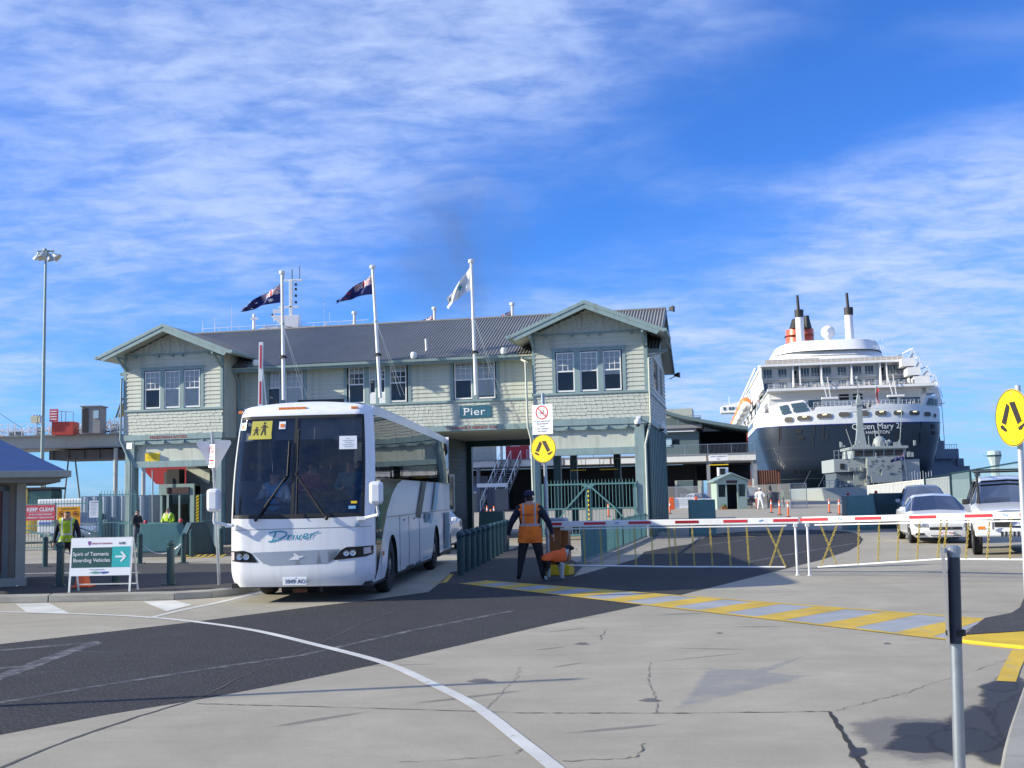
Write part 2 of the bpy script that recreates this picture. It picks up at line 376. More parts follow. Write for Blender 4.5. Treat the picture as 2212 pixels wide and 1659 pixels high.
def spline(pts, k=8):
    out = []; n = len(pts)
    for i in range(n - 1):
        p0, p1, p2, p3 = [Vector((pts[max(0, min(n - 1, j))][0], pts[max(0, min(n - 1, j))][1])) for j in (i - 1, i, i + 1, i + 2)]
        for q in range(k):
            t = q / k; out.append(.5 * ((2 * p1) + (p2 - p0) * t + (2 * p0 - 5 * p1 + 4 * p2 - p3) * t * t + (3 * p1 - p0 - 3 * p2 + p3) * t ** 3))
    out.append(Vector((pts[-1][0], pts[-1][1]))); return out
def wob(pts, k, a):
    out = []
    for p, q in zip(pts[:-1], pts[1:]):
        for i in range(k):
            v = Vector((p[0], p[1])).lerp(Vector((q[0], q[1])), i / k); out.append(v + Vector((random.uniform(-a, a), random.uniform(-a, a))))
    return out + [Vector((pts[-1][0], pts[-1][1]))]

ground = sheet('ground', [(-260, -30), (260, -30), (260, 150), (62, 150), (52, 175), (-260, 175)], CONC, 0.0)
SEA = mat('sea_water', (.02, .06, .09), .12, var=.3, bump=.6, bscale=.8)
sheet('sea_water', [(-3500, -200), (3500, -200), (3500, 5000), (-3500, 5000)], SEA, -2.5)
q = MB(); q.box(62, 260, 149.4, 150, -2.6, -.004); q.box(-260, 52, 174.4, 175, -2.6, -.004)
tag(q.build('quay_wall', KERB), kind='structure')

asph = [g(11, -600, 445), g(11, 0, 383), g(11, 425, 335), g(11, 850, 285), g(11, 1340, 222), G(800, 1296), G(925, 1279), g(6, -40, 1335), g(6, 60, 1240),
        g(6, 560, 1200), g(6, 1040, 1290), g(6, 1240, 1235), g(6, 1600, 1130), g(7, 0, 1052), g(7, 230, 1008), g(7, 400, 985), g(7, 480, 950), g(7, 560, 915), g(7, 680, 885), g(7, 1000, 862),
        g(7, 1500, 850), g(7, 1830, 868), g(7, 1930, 888), g(7, 1980, 940), g(7, 1950, 985), g(7, 1850, 1045), g(7, 1600, 1125), g(7, 1300, 1200),
        g(7, 870, 1310), g(7, 460, 1410), g(12, 1000, 207), g(12, 600, 290), g(12, 0, 430), g(11, 1640, 468), g(11, 1270, 545), g(11, 900, 615), g(11, 450, 690), g(11, 0, 775), g(11, -600, 890)]
sheet('asphalt_road', asph, ASPH, .004)
# traffic island path on which the guard stands
isl = [g(6, 0, 1350), g(6, 95, 1262), g(6, 250, 1185), g(6, 420, 1110), g(6, 545, 1055), g(6, 700, 1000), g(6, 830, 1005), g(6, 1000, 1110), g(6, 1150, 1195), g(6, 1060, 1290), g(6, 800, 1325), g(6, 300, 1335)]
path = sheet('asphalt_path', isl, ASPH2, .008)
strip('yellow_kerb_line', [g(6, -120, 1345), g(6, 0, 1330), g(6, 60, 1262)], .10, PYEL, .012)
strip('yellow_edge_line', [g(6, -60, 1192), g(6, 95, 1196)], .10, PYEL, .012)
# striped crossing
cross = thing('yellow_crossing', 'band of yellow and grey diagonal stripes painted across the road before the boom gates', 'road marking', (0, 0, 0))
A0, A1 = g(12, 350, 105), g(10, 1150, 610); B0, B1 = g(12, 250, 116), g(10, 905, 755)
def lerp2(a, b, t): return a + (b - a) * t
def hitA(P, dirv):      # the point where a stripe leaving the near line meets the far line
    a = A1 - A0; den = dirv.x * a.y - dirv.y * a.x; w = A0 - P; t = (w.x * a.y - w.y * a.x) / den; return P + dirv * t
sd0 = (g(12, 1360, 162) - g(12, 1050, 206)); sd1 = (g(12, 2070, 236) - g(12, 1760, 295)); sd_ = (sd0.normalized() + sd1.normalized()).normalized()
sheet('grey_band', [A0, A1, B1, B0], PGREY, .012, parent=cross)
near = [(1000, 1115), (1190, 1320), (1400, 1580), (1680, 1850), (1970, 2180)]
step = (g(12, 1825, 308) - g(12, 1100, 217)).length / 3
ux = (B1 - B0).normalized(); t0 = (g(12, 1050, 212) - B0).dot(ux)
k0 = -int(t0 / step)
for k in range(k0, 7):
    c = t0 + k * step; a, b = c - step * .23, c + step * .23
    if a < .05: continue
    if b > (B1 - B0).length: b = (B1 - B0).length
    if b - a < .1: continue
    P, Q = B0 + ux * a, B0 + ux * b
    H1, H2 = hitA(P, sd_), hitA(Q, sd_)
    la = (A1 - A0).length; ua = (A1 - A0).normalized()
    H1 = A0 + ua * min(la, max(0, (H1 - A0).dot(ua))); H2 = A0 + ua * min(la, max(0, (H2 - A0).dot(ua)))
    sheet('yellow_stripe', [P, Q, H2, H1], PYEL, .016, parent=cross)
strip('edge_line', [A0, A1], .11, PYEL, .020, parent=cross); strip('edge_line', [B0, B1], .11, PYEL, .020, parent=cross)
# painted lines
strip('white_curved_line', spline([g(11, -400, 240), g(11, 0, 245), g(11, 300, 252), g(11, 600, 265), g(11, 850, 288), g(11, 1100, 325), g(11, 1350, 383), g(11, 1650, 462), g(11, 1850, 548), g(11, 2050, 650), g(12, 500, 770), g(12, 640, 881), g(12, 760, 990)]), .115, PWHITE, .016)
strip('white_side_line', spline([g(11, 640, 272), g(11, 780, 238), g(11, 960, 200), g(11, 1150, 152)]), .12, PWHITE, .012)
for q in (((65, 210), (210, 206), (300, 250), (118, 248)), ((615, 199), (755, 195), (830, 214), (722, 242))):
    sheet('white_give_way_block', [g(11, *p) for p in q], PWHITE, .012)
strip('worn_arrow_line', [g(11, -200, 425), g(11, 0, 410), g(11, 430, 374)], .15, PWHITEW, .0078)
strip('worn_arrow_line', [g(11, 410, 378), g(11, 230, 440), g(11, 100, 490), g(11, -60, 545)], .22, PWHITEW, .0088)
strip('worn_arrow_line', [g(11, -200, 500), g(11, 120, 480)], .12, PWHITEW, .0092)
strip('worn_lane_line', [g(11, -200, 665), g(11, 0, 637), g(11, 450, 560), g(11, 900, 490), g(11, 1300, 432), g(11, 1800, 320), g(11, 2212, 240)], .10, PWHITEW, .0082)
strip('worn_lane_line', [g(7, 940, 1145), g(7, 1400, 1060), g(7, 1900, 975)], .13, PWHITEW, .0078)
strip('worn_lane_line', [g(7, 470, 1000), g(7, 1000, 935)], .16, PWHITEW, .0078)
for yy in ((850, 900, 1300, 880), (590, 905, 1000, 915), (700, 880, 1200, 900)):
    strip('worn_yellow_line', [g(7, yy[0], yy[1]), g(7, yy[2], yy[3])], .12, PYEL, .0121 + yy[0] * 1e-6)
# joints and cracks of the concrete slabs
strip('slab_joint', wob([g(11, -100, 955), g(11, 0, 918), g(11, 300, 795), g(11, 600, 695), g(11, 850, 620)], 7, .006), .026, CRACK, .010, jag=.35)
strip('asphalt_crack', wob([g(11, 850, 620), g(11, 1100, 500), g(11, 1370, 385), g(11, 1560, 295), g(11, 1700, 240)], 8, .012), .014, CRACK, .0125, jag=.6)
strip('slab_joint', wob([g(11, 850, 641), g(11, 1300, 652), g(11, 2212, 678)], 24, .009), .012, CRACK, .010, jag=.8)
strip('slab_joint', wob([g(12, 470, 654), g(12, 1120, 655), g(12, 1780, 648)], 24, .010), .014, CRACK, .0115, jag=.9)
strip('slab_joint', wob([g(12, 1780, 648), g(12, 1840, 745), g(12, 1925, 881), g(12, 1990, 980)], 10, .005), .036, JOINT, .010, jag=.5)
strip('hairline_crack', wob([g(12, 1800, 645), g(12, 2000, 595), g(12, 2100, 570), g(12, 2212, 530), g(10, 1426, 860)], 14, .02), .006, CRACK, .010, jag=.9)
strip('hairline_crack', wob([g(12, 1040, 445), g(12, 1030, 510), g(12, 1050, 560), g(12, 1065, 650)], 10, .02), .006, CRACK, .010, jag=.9)
strip('hairline_crack', wob([g(12, 860, 305), g(12, 830, 350)], 8, .03), .006, CRACK, .010, jag=.9)
strip('hairline_crack', wob([g(12, 0, 860), g(12, 470, 830), g(12, 500, 800)], 14, .02), .007, CRACK, .010, jag=.9)
strip('hairline_crack', wob([g(12, 670, 855), g(12, 980, 838), g(12, 1015, 780)], 12, .02), .008, CRACK, .010, jag=.9)
strip('hairline_crack', wob([g(12, 350, 640), g(12, 480, 520), g(12, 500, 460)], 10, .03), .006, STAIN2, .009)
stain('worn_blue_arrow', [g(12, 1100, 652), g(12, 1180, 560), g(12, 1250, 462), g(12, 1290, 468), g(12, 1480, 470), g(12, 1715, 402), g(12, 1600, 455), g(12, 1540, 480), g(12, 1740, 500), g(12, 1500, 560), g(12, 1220, 635)], (.23, .27, .33), .0034, .26, .25, .72)
for q in ((755, 366, 28, 5), (1035, 600, 40, 8), (335, 520, 50, 8), (1325, 322, 14, 3), (2020, 365, 14, 4)):
    cs = [g(12, q[0] + q[2] * math.cos(t) * (1 + .3 * math.sin(3 * t)), q[1] + q[3] * math.sin(t)) for t in lin(0, 2 * math.pi, 17)[:-1]]
    stain('patch_mark', cs, (.14, .13, .12), .0031, .7, .5, .35)
for k in range(34):
    x, y = random.uniform(-5.5, 6.5), random.uniform(7.5, 19); a = random.uniform(-.5, .9); l = random.uniform(.15, .7); w = random.uniform(.02, .07); c_, s_ = math.cos(a), math.sin(a)
    stain('scuff_mark', [(x + c_ * l * math.cos(t) - s_ * w * math.sin(t), y + s_ * l * math.cos(t) + c_ * w * math.sin(t)) for t in lin(0, 2 * math.pi, 9)[:-1]], (.12, .12, .115), .0029, .32, .5, .50)
def blob(pts, k=1.0): return wob(spline(pts + [pts[0]], 5), 1, .03 * k)[:-1]
stain('damp_stain', ([g(10, 130, 1330), g(10, 400, 1290), g(10, 640, 1280), g(10, 900, 1300), g(10, 1000, 1420), g(10, 1050, 1640), g(10, 600, 1660), g(10, 300, 1560)]), (.17, .16, .15), .0034, .5, .35, .60)
for k, (x, y, rx, ry) in enumerate(((760, 1400, 260, 70), (700, 1500, 270, 60), (1150, 1380, 260, 150), (1330, 1180, 200, 160), (1300, 1550, 220, 120), (1000, 1480, 260, 90), (1400, 1330, 200, 200), (1250, 1085, 130, 40))):
    stain('oil_stain', [g(10, x + rx * math.cos(t) * random.uniform(.85, 1.15), y + ry * math.sin(t) * random.uniform(.85, 1.15)) for t in lin(0, 2 * math.pi, 15)[:-1]], (.030, .029, .028), .0044 + k * .0002, .85, .45, .40)
stain('oil_stain', [g(10, 215, 1520), g(10, 300, 1520), g(10, 310, 1560), g(10, 230, 1600), g(10, 180, 1585)], (.03, .03, .03), .0052)
strip('yellow_short_line', [g(10, 1300, 1050), g(10, 1335, 960), g(10, 1400, 830)], .16, PYEL, .016)
# raised island with yellow kerb at the right and kerb in the corner
ir = [g(10, 1005, 742), g(10, 1150, 622), g(10, 1240, 605), g(10, 1340, 585), g(10, 1400, 545), g(10, 1426, 478), g(10, 2100, 420), g(10, 2100, 700), g(10, 1426, 716)]
MB().prism([(p.x, p.y) for p in ir], 'z', 0, .045).build('traffic_island', [ASPH2])['kind'] = 'structure'
kb = [g(10, 985, 776), g(10, 1000, 743), g(10, 1426, 716), g(10, 2100, 690), g(10, 2100, 850), g(10, 1426, 822), g(10, 1200, 800)]
MB().prism([(p.x, p.y) for p in kb], 'z', 0, .04).build('yellow_kerb', [YKERB], bevel=.015)['kind'] = 'structure'
kc = [g(10, 1290, 1659, 0), g(10, 1330, 1500, 0), g(10, 1426, 1200, 0), g(10, 1900, 900), g(10, 2300, 1300), g(10, 1500, 2400), g(10, 1200, 2200)]
MB().prism([(p.x, p.y) for p in kc], 'z', 0, .13).build('corner_kerb', [KERB], bevel=.02)['kind'] = 'structure'

# raised pavement on the left with kerb stones
pav_edge = [(-40, 21.6), (-16, 21.1), (-9.4, 20.98), (-6.5, 20.85), (-5.9, 20.98), (-5.45, 21.45), (-5.2, 22.2), (-5.1, 23.6), (-5.0, 26.2)]
pv = [Vector((*p, 0)) for p in pav_edge]
MB().prism([(x + .14 * (1 if i > 5 else 0) * -1, y + (.16 if i < 6 else 0)) for i, (x, y) in enumerate(pav_edge)] + [(-40, 26.4)], 'z', 0, .136).build('pavement', [ASPH2])['kind'] = 'structure'
kerb = thing('concrete_kerb', 'pale concrete kerb edging the left pavement in front of the folding sign', 'kerb', (0, 0, 0)); del kerb['category']; del kerb['label']; kerb['kind'] = 'structure'
def kerb_piece(a, b):
    a, b = Vector((*a, 0)), Vector((*b, 0)); t = (b - a).normalized(); n = Vector((-t.y, t.x, 0)) * .17
    a = a + t * .008; b = b - t * .008
    MB().add([a, b, b + n, a + n, a + Vector((0, 0, .12)) + n * .12, b + Vector((0, 0, .12)) + n * .12, b + n + Vector((0, 0, .145)), a + n + Vector((0, 0, .145))],
             [(0, 3, 2, 1), (4, 5, 6, 7), (0, 1, 5, 4), (1, 2, 6, 5), (2, 3, 7, 6), (3, 0, 4, 7)]).build('kerb_stone', KERB, kerb, bevel=.012)
kp = [(-40, 21.6), (-16, 21.1), (-12.3, 21.0), (-8.46, 20.80), (-6.15, 20.70), (-5.55, 20.98), (-5.2, 21.5), (-5.02, 22.3), (-4.95, 23.6), (-4.85, 26.2)]
for a, b in zip(kp[:-1], kp[1:]): kerb_piece(a, b)
sheet('asphalt_lane', [(-40, 26.42), (-4.9, 26.42), (-4.6, 29.0), (-5.5, 31), (-13, 34.5), (-40, 36)], ASPH2, .006)
strip('white_lane_line', [(-30, 30.3), (-12, 29.6), (-9.5, 29.0)], .15, PWHITE, .012)
sheet('asphalt_lane', [(-13.5, 37.2), (-4.8, 35.6), (-4.2, 44), (-13.6, 44)], ASPH2, .007)
strip('yellow_hatch_line', [g(23, 400, 1590), g(23, 900, 1565), g(23, 1500, 1555)], .12, PYEL, .014)
strip('yellow_hatch_line', [g(23, 850, 1535), g(23, 1500, 1515)], .12, PYEL, .014)
for k in range(7): strip('yellow_hatch_line', [g(23, 900 + 90 * k, 1585 - 4 * k), g(23, 990 + 90 * k, 1530 - 3 * k)], .10, PYEL, .018)
# ------------------------------------------------------------------ pier gatehouse
PX, PY, PRZ = 5.06, 42.3, R(-11.37)
def corr_mat():
    m = mat('dark_corrugated_roof', (.21, .21, .205), .55, .05, var=.14, scale=.8, dirt=.35); return m
ROOF = corr_mat()
GREYD = mat('dark_grey_wall', (.07, .08, .085), .7, var=.2)
SOFFIT = mat('soffit_boards', (.42, .44, .38), .7, var=.1)
BLIND = mat('window_blind', (.80, .79, .73), .8, var=.05, scale=8)
pier = thing('pier_building', 'two storey cream weatherboard gatehouse with twin gables and dark corrugated roof spanning the road', 'building', (PX, PY, 0), PRZ)
pm = pier.matrix_basis
def PW(u, v, z): return Matrix.Translation((PX, PY, 0)) @ Matrix.Rotation(PRZ, 4, 'Z') @ Vector((u, v, z))
_b = MB(); _b.add([(0, .004, .002), (1, .004, .002), (1, -.036, 0), (0, -.036, 0), (0, .004, .178), (1, .004, .178), (1, -.006, .178), (0, -.006, .178)],
                  [(0, 1, 2, 3), (4, 7, 6, 5), (3, 2, 6, 7), (0, 4, 5, 1), (0, 3, 7, 4), (1, 5, 6, 2)])
board0 = _b.build('board', CREAM, pier); board0.hide_render = False
_used = [False]
def board(u0, u1, z, v, rot=0.0):
    if not _used[0]: _used[0] = True; o = board0; o.location = (u0, v, z); o.rotation_euler = (0, 0, rot); o.scale = (u1 - u0, 1, 1); return o
    return inst(board0, (u0, v, z), (0, 0, rot), (u1 - u0, 1, 1))
RH = .168
def clad(u0, u1, z0, z1, v, opens, side=False):
    """wall core with holes, clad with single boards; side=True: u runs along the depth at x = v"""
    us = sorted({u0, u1} | {x for o in opens for x in o[:2]}); core = MB()
    for a, b in zip(us[:-1], us[1:]):
        segs = [(z0, z1)]
        for o in opens:
            if o[0] <= a + .01 and o[1] >= b - .01: segs = [(z0, o[2]), (o[3], z1)]
        for p, q in segs:
            if q - p > .02:
                if side: core.box(v - .16, v - .005, a, b, p, q)
                else: core.box(a, b, v + .005, v + .16, p, q)
    core.build('wall', CREAM, pier)
    z = z0
    while z < z1 - .04:
        iv = [(u0, u1)]
        for o in opens:
            if o[2] < z + RH * .6 and o[3] > z + RH * .4:
                nv = []
                for a, b in iv:
                    if o[0] > a + .03: nv.append((a, min(b, o[0])))
                    if o[1] < b - .03: nv.append((max(a, o[1]), b))
                    if o[0] <= a and o[1] >= b: pass
                iv = [t for t in nv if t[1] > t[0] + .03] if nv else []
        for a, b in iv: board(*((a, b, z, v) if not side else (a, b, z, v)), rot=0) if not side else inst(board0, (v, a, z), (0, 0, math.pi / 2), (b - a, 1, 1))
        z += RH
def window(u0, u1, z0, z1, v, parent=pier, blind_lo=0.0, blind_up=1.0, split=.52, cols=3, rows=3, lower_blue=False):
    """double hung sash window; v = outer wall face"""
    w = MB(); t = .045
    zm = z0 + (z1 - z0) * split
    w.box(u0, u1, v - .01, v + .05, z0, z0 + .06); w.box(u0, u1, v - .01, v + .05, z1 - t, z1)
    w.box(u0, u0 + t, v - .01, v + .05, z0 + .06, z1 - t); w.box(u1 - t, u1, v - .01, v + .05, z0 + .06, z1 - t)
    w.box(u0 + t, u1 - t, v - .008, v + .045, zm - .025, zm + .025)
    for i in range(1, cols):
        x = u0 + t + (u1 - u0 - 2 * t) * i / cols; w.box(x - .011, x + .011, v + .002, v + .03, zm + .025, z1 - t)
    for j in range(1, rows):
        z = zm + .025 + (z1 - t - zm - .025) * j / rows; w.box(u0 + t, u1 - t, v + .004, v + .028, z - .011, z + .011)
    f = w.build('window', WHITE, parent)
    MB().box(u0 + t, u1 - t, v + .032, v + .038, zm + .025, z1 - t).build('pane', WINGL, f)
    MB().box(u0 + t, u1 - t, v + .022, v + .028, z0 + .06, zm - .025).build('pane', WINGL, f)
    bz = zm if blind_up >= 1 else z1 - (z1 - zm) * blind_up
    lo = zm - (zm - z0) * blind_lo if blind_lo else bz
    if blind_up > 0: MB().box(u0 + t, u1 - t, v + .040, v + .045, max(z0 + .02, lo), z1).build('blind', BLIND, f)
    MB().box(u0 - .02, u1 + .02, v + .55, v + .56, z0 - .05, z1 + .05).build('room_back', DARK, f)
    return f
def casing(u0, u1, z0, z1, v, mull=()):
    c = MB(); k = .13
    c.box(u0, u1, v - .045, v + .02, z1 - .12, z1); c.box(u0 - .03, u1 + .03, v - .07, v - .045, z1 - .03, z1 + .02)
    c.box(u0, u0 + k, v - .043, v + .02, z0, z1 - .12); c.box(u1 - k, u1, v - .043, v + .02, z0, z1 - .12)
    for a, b in mull: c.box(a, b, v - .041, v + .02, z0, z1 - .12)
    return c.build('window_casing', TRIM, pier)
GR = (-4.35, 0.0); GL = (-21.4, -17.05); ZB = 5.53; ZT = 7.72; VM = 1.4
ropen = [(-3.59, -.79, ZB, 7.21)]; lopen = [(-20.64, -17.87, ZB, 7.23)]
clad(GR[0] + .1, GR[1] - .1, ZB, 7.86, 0, ropen)
clad(GL[0] + .1, GL[1] - .1, ZB, 7.86, 0, lopen)
mopen = [(-15.75, -14.03, ZB, 7.12), (-12.42, -9.57, ZB, 7.12), (-7.93, -5.95, ZB, 7.12)]
clad(-17.0, -4.4, ZB, 7.15, VM, mopen)
clad(.05, 9.6, ZB, 7.2, 0, [(3.0, 5.2, 5.8, 7.0), (6.4, 7.6, 5.8, 7.0)], side=True)
MB().box(-.17, -.02, 3.0, 5.2, 5.8, 7.0).build('side_window', mat('shaded_glass', (.05, .07, .09), .08), pier)
MB().box(-.17, -.02, 6.4, 7.6, 5.8, 7.0).build('side_window', MATS['shaded_glass'], pier)
for a, b in ((GR[0], GR[0] + .1), (GR[1] - .1, GR[1] + .03), (GL[0] - .03, GL[0] + .1), (GL[1] - .1, GL[1])):
    MB().box(a, b, -.035, .10, ZB, 7.72).build('corner_board', TRIM, pier)
# cheek walls of the projecting gables, inner ends and back wall
w = MB(); w.box(GR[0], GR[0] + .12, .1, VM, 4.3, 7.8); w.box(GL[1] - .12, GL[1], .1, VM, 4.3, 7.8); w.box(GL[0], GL[0] + .12, .1, 9.6, 4.3, 7.2); w.box(GL[0], 0, 9.45, 9.6, 4.3, 7.2)
w.build('wall', CREAM, pier)
for i, (a, b, bl, bu) in enumerate(((-3.43, -2.74, 0, 1), (-2.52, -1.85, 0, 1), (-1.64, -.97, .22, 1))): window(a, b, ZB + .03, 7.06, 0, blind_lo=bl, blind_up=bu)
casing(-3.59, -.79, ZB, 7.21, 0, ((-2.74, -2.52), (-1.85, -1.64)))
for i, (a, b, bl) in enumerate(((-20.48, -19.79, .05), (-19.6, -18.93, .92), (-18.74, -18.05, .92))): window(a, b, ZB + .03, 7.08, 0, blind_lo=bl)
casing(-20.64, -17.87, ZB, 7.23, 0, ((-19.79, -19.6), (-18.93, -18.74)))
window(-15.72, -15.17, ZB + .03, 7.05, VM, blind_lo=0, cols=3); window(-14.95, -14.2, ZB + .03, 7.05, VM, blind_lo=.95)
casing(-15.80, -14.03, ZB, 7.14, VM, ((-15.17, -14.95),))
window(-12.22, -11.55, ZB + .03, 7.05, VM, blind_up=.4); window(-11.34, -11.06, ZB + .4, 7.05, VM, cols=2); window(-10.95, -10.66, ZB + .4, 7.05, VM, cols=2, blind_up=.3); window(-10.47, -9.78, ZB + .03, 7.05, VM, blind_up=.35)
MB().box(-11.55, -10.47, VM - .03, VM + .05, ZB, ZB + .4).build('window_apron', WHITE, pier)
casing(-12.42, -9.57, ZB, 7.14, VM, ((-11.55, -11.34), (-11.06, -10.95), (-10.66, -10.47)))
window(-7.78, -7.06, ZB + .03, 7.05, VM); window(-6.86, -6.12, ZB + .03, 7.05, VM, blind_lo=.85)
casing(-7.95, -5.94, ZB, 7.14, VM, ((-7.06, -6.86),))
# belt, head beam and gable bands
t = MB()
t.box(GR[0] - .04, GR[1] + .05, -.07, .02, 5.44, ZB); t.box(GL[0] - .05, GL[1] + .04, -.07, .02, 5.44, ZB); t.box(-17.05, -4.39, VM - .07, VM + .02, 5.44, ZB); t.box(-.02, .06, .02, 9.6, 5.44, ZB)
t.build('belt_moulding', TRIM, pier, bevel=.01)
bm_ = MB(); bm_.box(GR[0] - .02, GR[1] + .03, -.09, .10, 4.27, 4.52); bm_.box(GL[0] - .03, GL[1] + .02, -.09, .10, 4.27, 4.50); bm_.box(-17.03, -4.37, VM - .09, VM + .10, 4.30, 4.52); bm_.box(-.1, .05, .10, 9.6, 4.27, 4.52)
bm_.build('head_beam', TRIM, pier, bevel=.008)
bk = MB()
for a, b in (GR, GL):
    bk.box(a - .02, b + .02, -.075, .02, 7.74, 7.80)
    for uu in (a + .55, a + 1.55, (a + b) / 2 - .0, (a + b) / 2 + .42, b - .55, b - .2): bk.box(uu - .04, uu + .04, -.15, -.02, 7.65, 7.74)
bk.build('gable_band', TRIM, pier)
# shingles
def shingle_mesh(w, h): return MB().add([(0, .01, 0), (w, .01, 0), (w, -.028, 0), (0, -.028, 0), (0, .01, h), (w, .01, h), (w, -.004, h), (0, -.004, h)],
                                        [(0, 1, 2, 3), (4, 7, 6, 5), (3, 2, 6, 7), (0, 4, 5, 1), (0, 3, 7, 4), (1, 5, 6, 2)])
SW, SH = .205, .132
sh0 = None
def shingles(u0, u1, z0, z1, v, single, mb=None, clip=None, side=False):
    global sh0
    r = 0; z = z0
    while z < z1 - .02:
        u = u0 - (SW / 2 if r % 2 else 0)
        while u < u1 - .02:
            ww = SW * random.choice((.85, 1, 1, 1.1)); a, b = max(u, u0), min(u + ww - .008, u1)
            zz = z + random.uniform(-.012, .012); hh = min(SH + .03, z1 - zz + .01); vv = v - random.uniform(0, .008)
            if b - a > .04 and (clip is None or (clip((a + b) / 2) > zz + hh * .5)):
                if single:
                    if sh0 is None: sh0 = shingle_mesh(1, 1).build('shingle', SHING, pier); o = sh0; o.location = (a, vv, zz); o.scale = (b - a, 1, hh)
                    else: inst(sh0, (a, vv, zz), (0, random.uniform(-.01, .01), 0), (b - a, 1, hh))
                elif side: mb.add([(v, a, zz), (v, b, zz), (v + .028, b, zz), (v + .028, a, zz), (v, a, zz + hh), (v, b, zz + hh), (v + .004, b, zz + hh), (v + .004, a, zz + hh)],
                                  [(0, 1, 2, 3), (4, 7, 6, 5), (3, 2, 6, 7), (0, 4, 5, 1), (0, 3, 7, 4), (1, 5, 6, 2)])
                else:
                    hc = min(hh, clip((a + b) / 2) - zz) if clip else hh
                    sm = shingle_mesh(b - a, hc); mb.add(sm.v, sm.f, 0, Matrix.Translation((a, vv, zz)))
            u += ww
        z += SH; r += 1
shingles(GR[0], GR[1] + .02, 4.53, 5.44, 0, True); shingles(GL[0] - .01, GL[1], 4.51, 5.44, 0, True)
ms = MB(); shingles(-17.04, -4.38, 4.53, 5.44, VM, False, ms); shingles(.03, 9.6, 4.53, 5.44, .005, False, ms, side=True)
for (a, b), pk in ((GR, -2.17), (GL, -19.2)):
    shingles(a, b, 7.80, 8.7, 0, False, ms, clip=lambda u, pk=pk: 8.68 - .42 * abs(u - pk))
tag(ms.build('shingles', SHING, pier), kind='stuff')
w = MB(); w.box(GR[0] + .02, GR[1] - .02, .02, .16, 4.5, ZB); w.box(GL[0] + .02, GL[1] - .02, .02, .16, 4.5, ZB); w.box(-17.04, -4.36, VM + .02, VM + .16, 4.5, ZB); w.box(-.16, -.02, .16, 9.4, 4.5, ZB)
for (a, b), pk in ((GR, -2.17), (GL, -19.2)): w.prism([(a, 7.8), (b, 7.8), (b, 8.68 - .42 * (b - pk)), (pk, 8.68), (a, 8.68 - .42 * (pk - a))], 'y', .02, .16)
w.build('wall_backing', SHING, pier)
# floor soffit
sf = MB(); sf.box(-17.0, -4.2, VM + .1, 9.5, 4.27, 4.34); sf.box(GR[0], -.1, .1, 9.5, 4.20, 4.27); sf.box(GL[0], GL[1], .1, 9.5, 4.20, 4.27); sf.build('soffit', SOFFIT, pier)
for k in range(17): MB().box(-17, -4.3, VM + .35 + k * .48, VM + .365 + k * .48, 4.262, 4.27).build('soffit_batten', SOFFIT, pier)
# main roof: corrugated sheets
def corrugated(u0, u1, fn, mbx, per=.125, amp=.022, seg=6, n2=2):
    n = int((u1 - u0) / per * seg); us = [u0 + (u1 - u0) * i / n for i in range(n + 1)]
    for nm in (0,):
        mbx.grid(lambda u, t: (lambda p: (p[0], p[1], p[2] + amp * math.sin(2 * math.pi * u / per)))(fn(u, t)), us, lin(0, 1, n2))
RZE, RZR, RV0, RV1, RV2 = 7.20, 9.44, .75, 5.6, 10.45
for nm, (va, za, vb, zb) in (('front', (RV0, RZE, RV1, RZR)), ('rear', (RV2, RZE, RV1, RZR))):
    mb = MB(); corrugated(-21.9, .45, lambda u, t: (u, va + (vb - va) * t, za + (zb - za) * t), mb)
    mb.build('roof', ROOF, pier, smooth=True, fix=False)
mb = MB(); mb.tube((-21.9, RV1, RZR + .0), (.45, RV1, RZR + .0), .06, 8); mb.build('ridge_cap', ROOF, pier)
mb = MB()
for va, za, vb, zb in ((RV0, RZE, RV1, RZR), (RV2, RZE, RV1, RZR)): mb.add([(-21.88, va, za - .05), (.43, va, za - .05), (.43, vb, zb - .05), (-21.88, vb, zb - .05), (-21.88, va, za - .10), (.43, va, za - .10), (.43, vb, zb - .10), (-21.88, vb, zb - .10)],
                   [(0, 1, 2, 3), (4, 7, 6, 5), (0, 4, 5, 1), (1, 5, 6, 2), (2, 6, 7, 3), (3, 7, 4, 0)])
mb.build('roof_lining', SOFFIT, pier)
def gutter(p0, p1):
    p0, p1 = Vector(p0), Vector(p1); a = (p1 - p0).normalized(); n = Vector((a.y, -a.x, 0)); prof = [(0, 0), (.11, .01), (.125, .11), (.11, .11), (.10, .025), (0, .015), (-.02, .12), (-.03, 0)]
    vs = []; k = len(prof)
    for p in (p0, p1): vs += [p + n * x + Vector((0, 0, z)) for x, z in prof]
    return MB().add(vs, [(i, (i + 1) % k, (i + 1) % k + k, i + k) for i in range(k)] + [tuple(range(k)), tuple(range(2 * k - 1, k - 1, -1))]).build('gutter', TRIM, pier)
gutter((-16.3, RV0 + .02, 7.06), (-5.05, RV0 + .02, 7.06)); gutter((-22.0, RV0 + .02, 7.06), (-21.5, RV0 + .02, 7.06)); gutter((.0, RV0 + .02, 7.0), (.75, RV0 + .02, 7.0))
MB().box(-17, -4.4, RV0 + .04, RV0 + .09, 6.98, 7.10).box(-17, -4.4, RV0 + .09, VM, 7.10, 7.13).build('fascia', TRIM, pier)
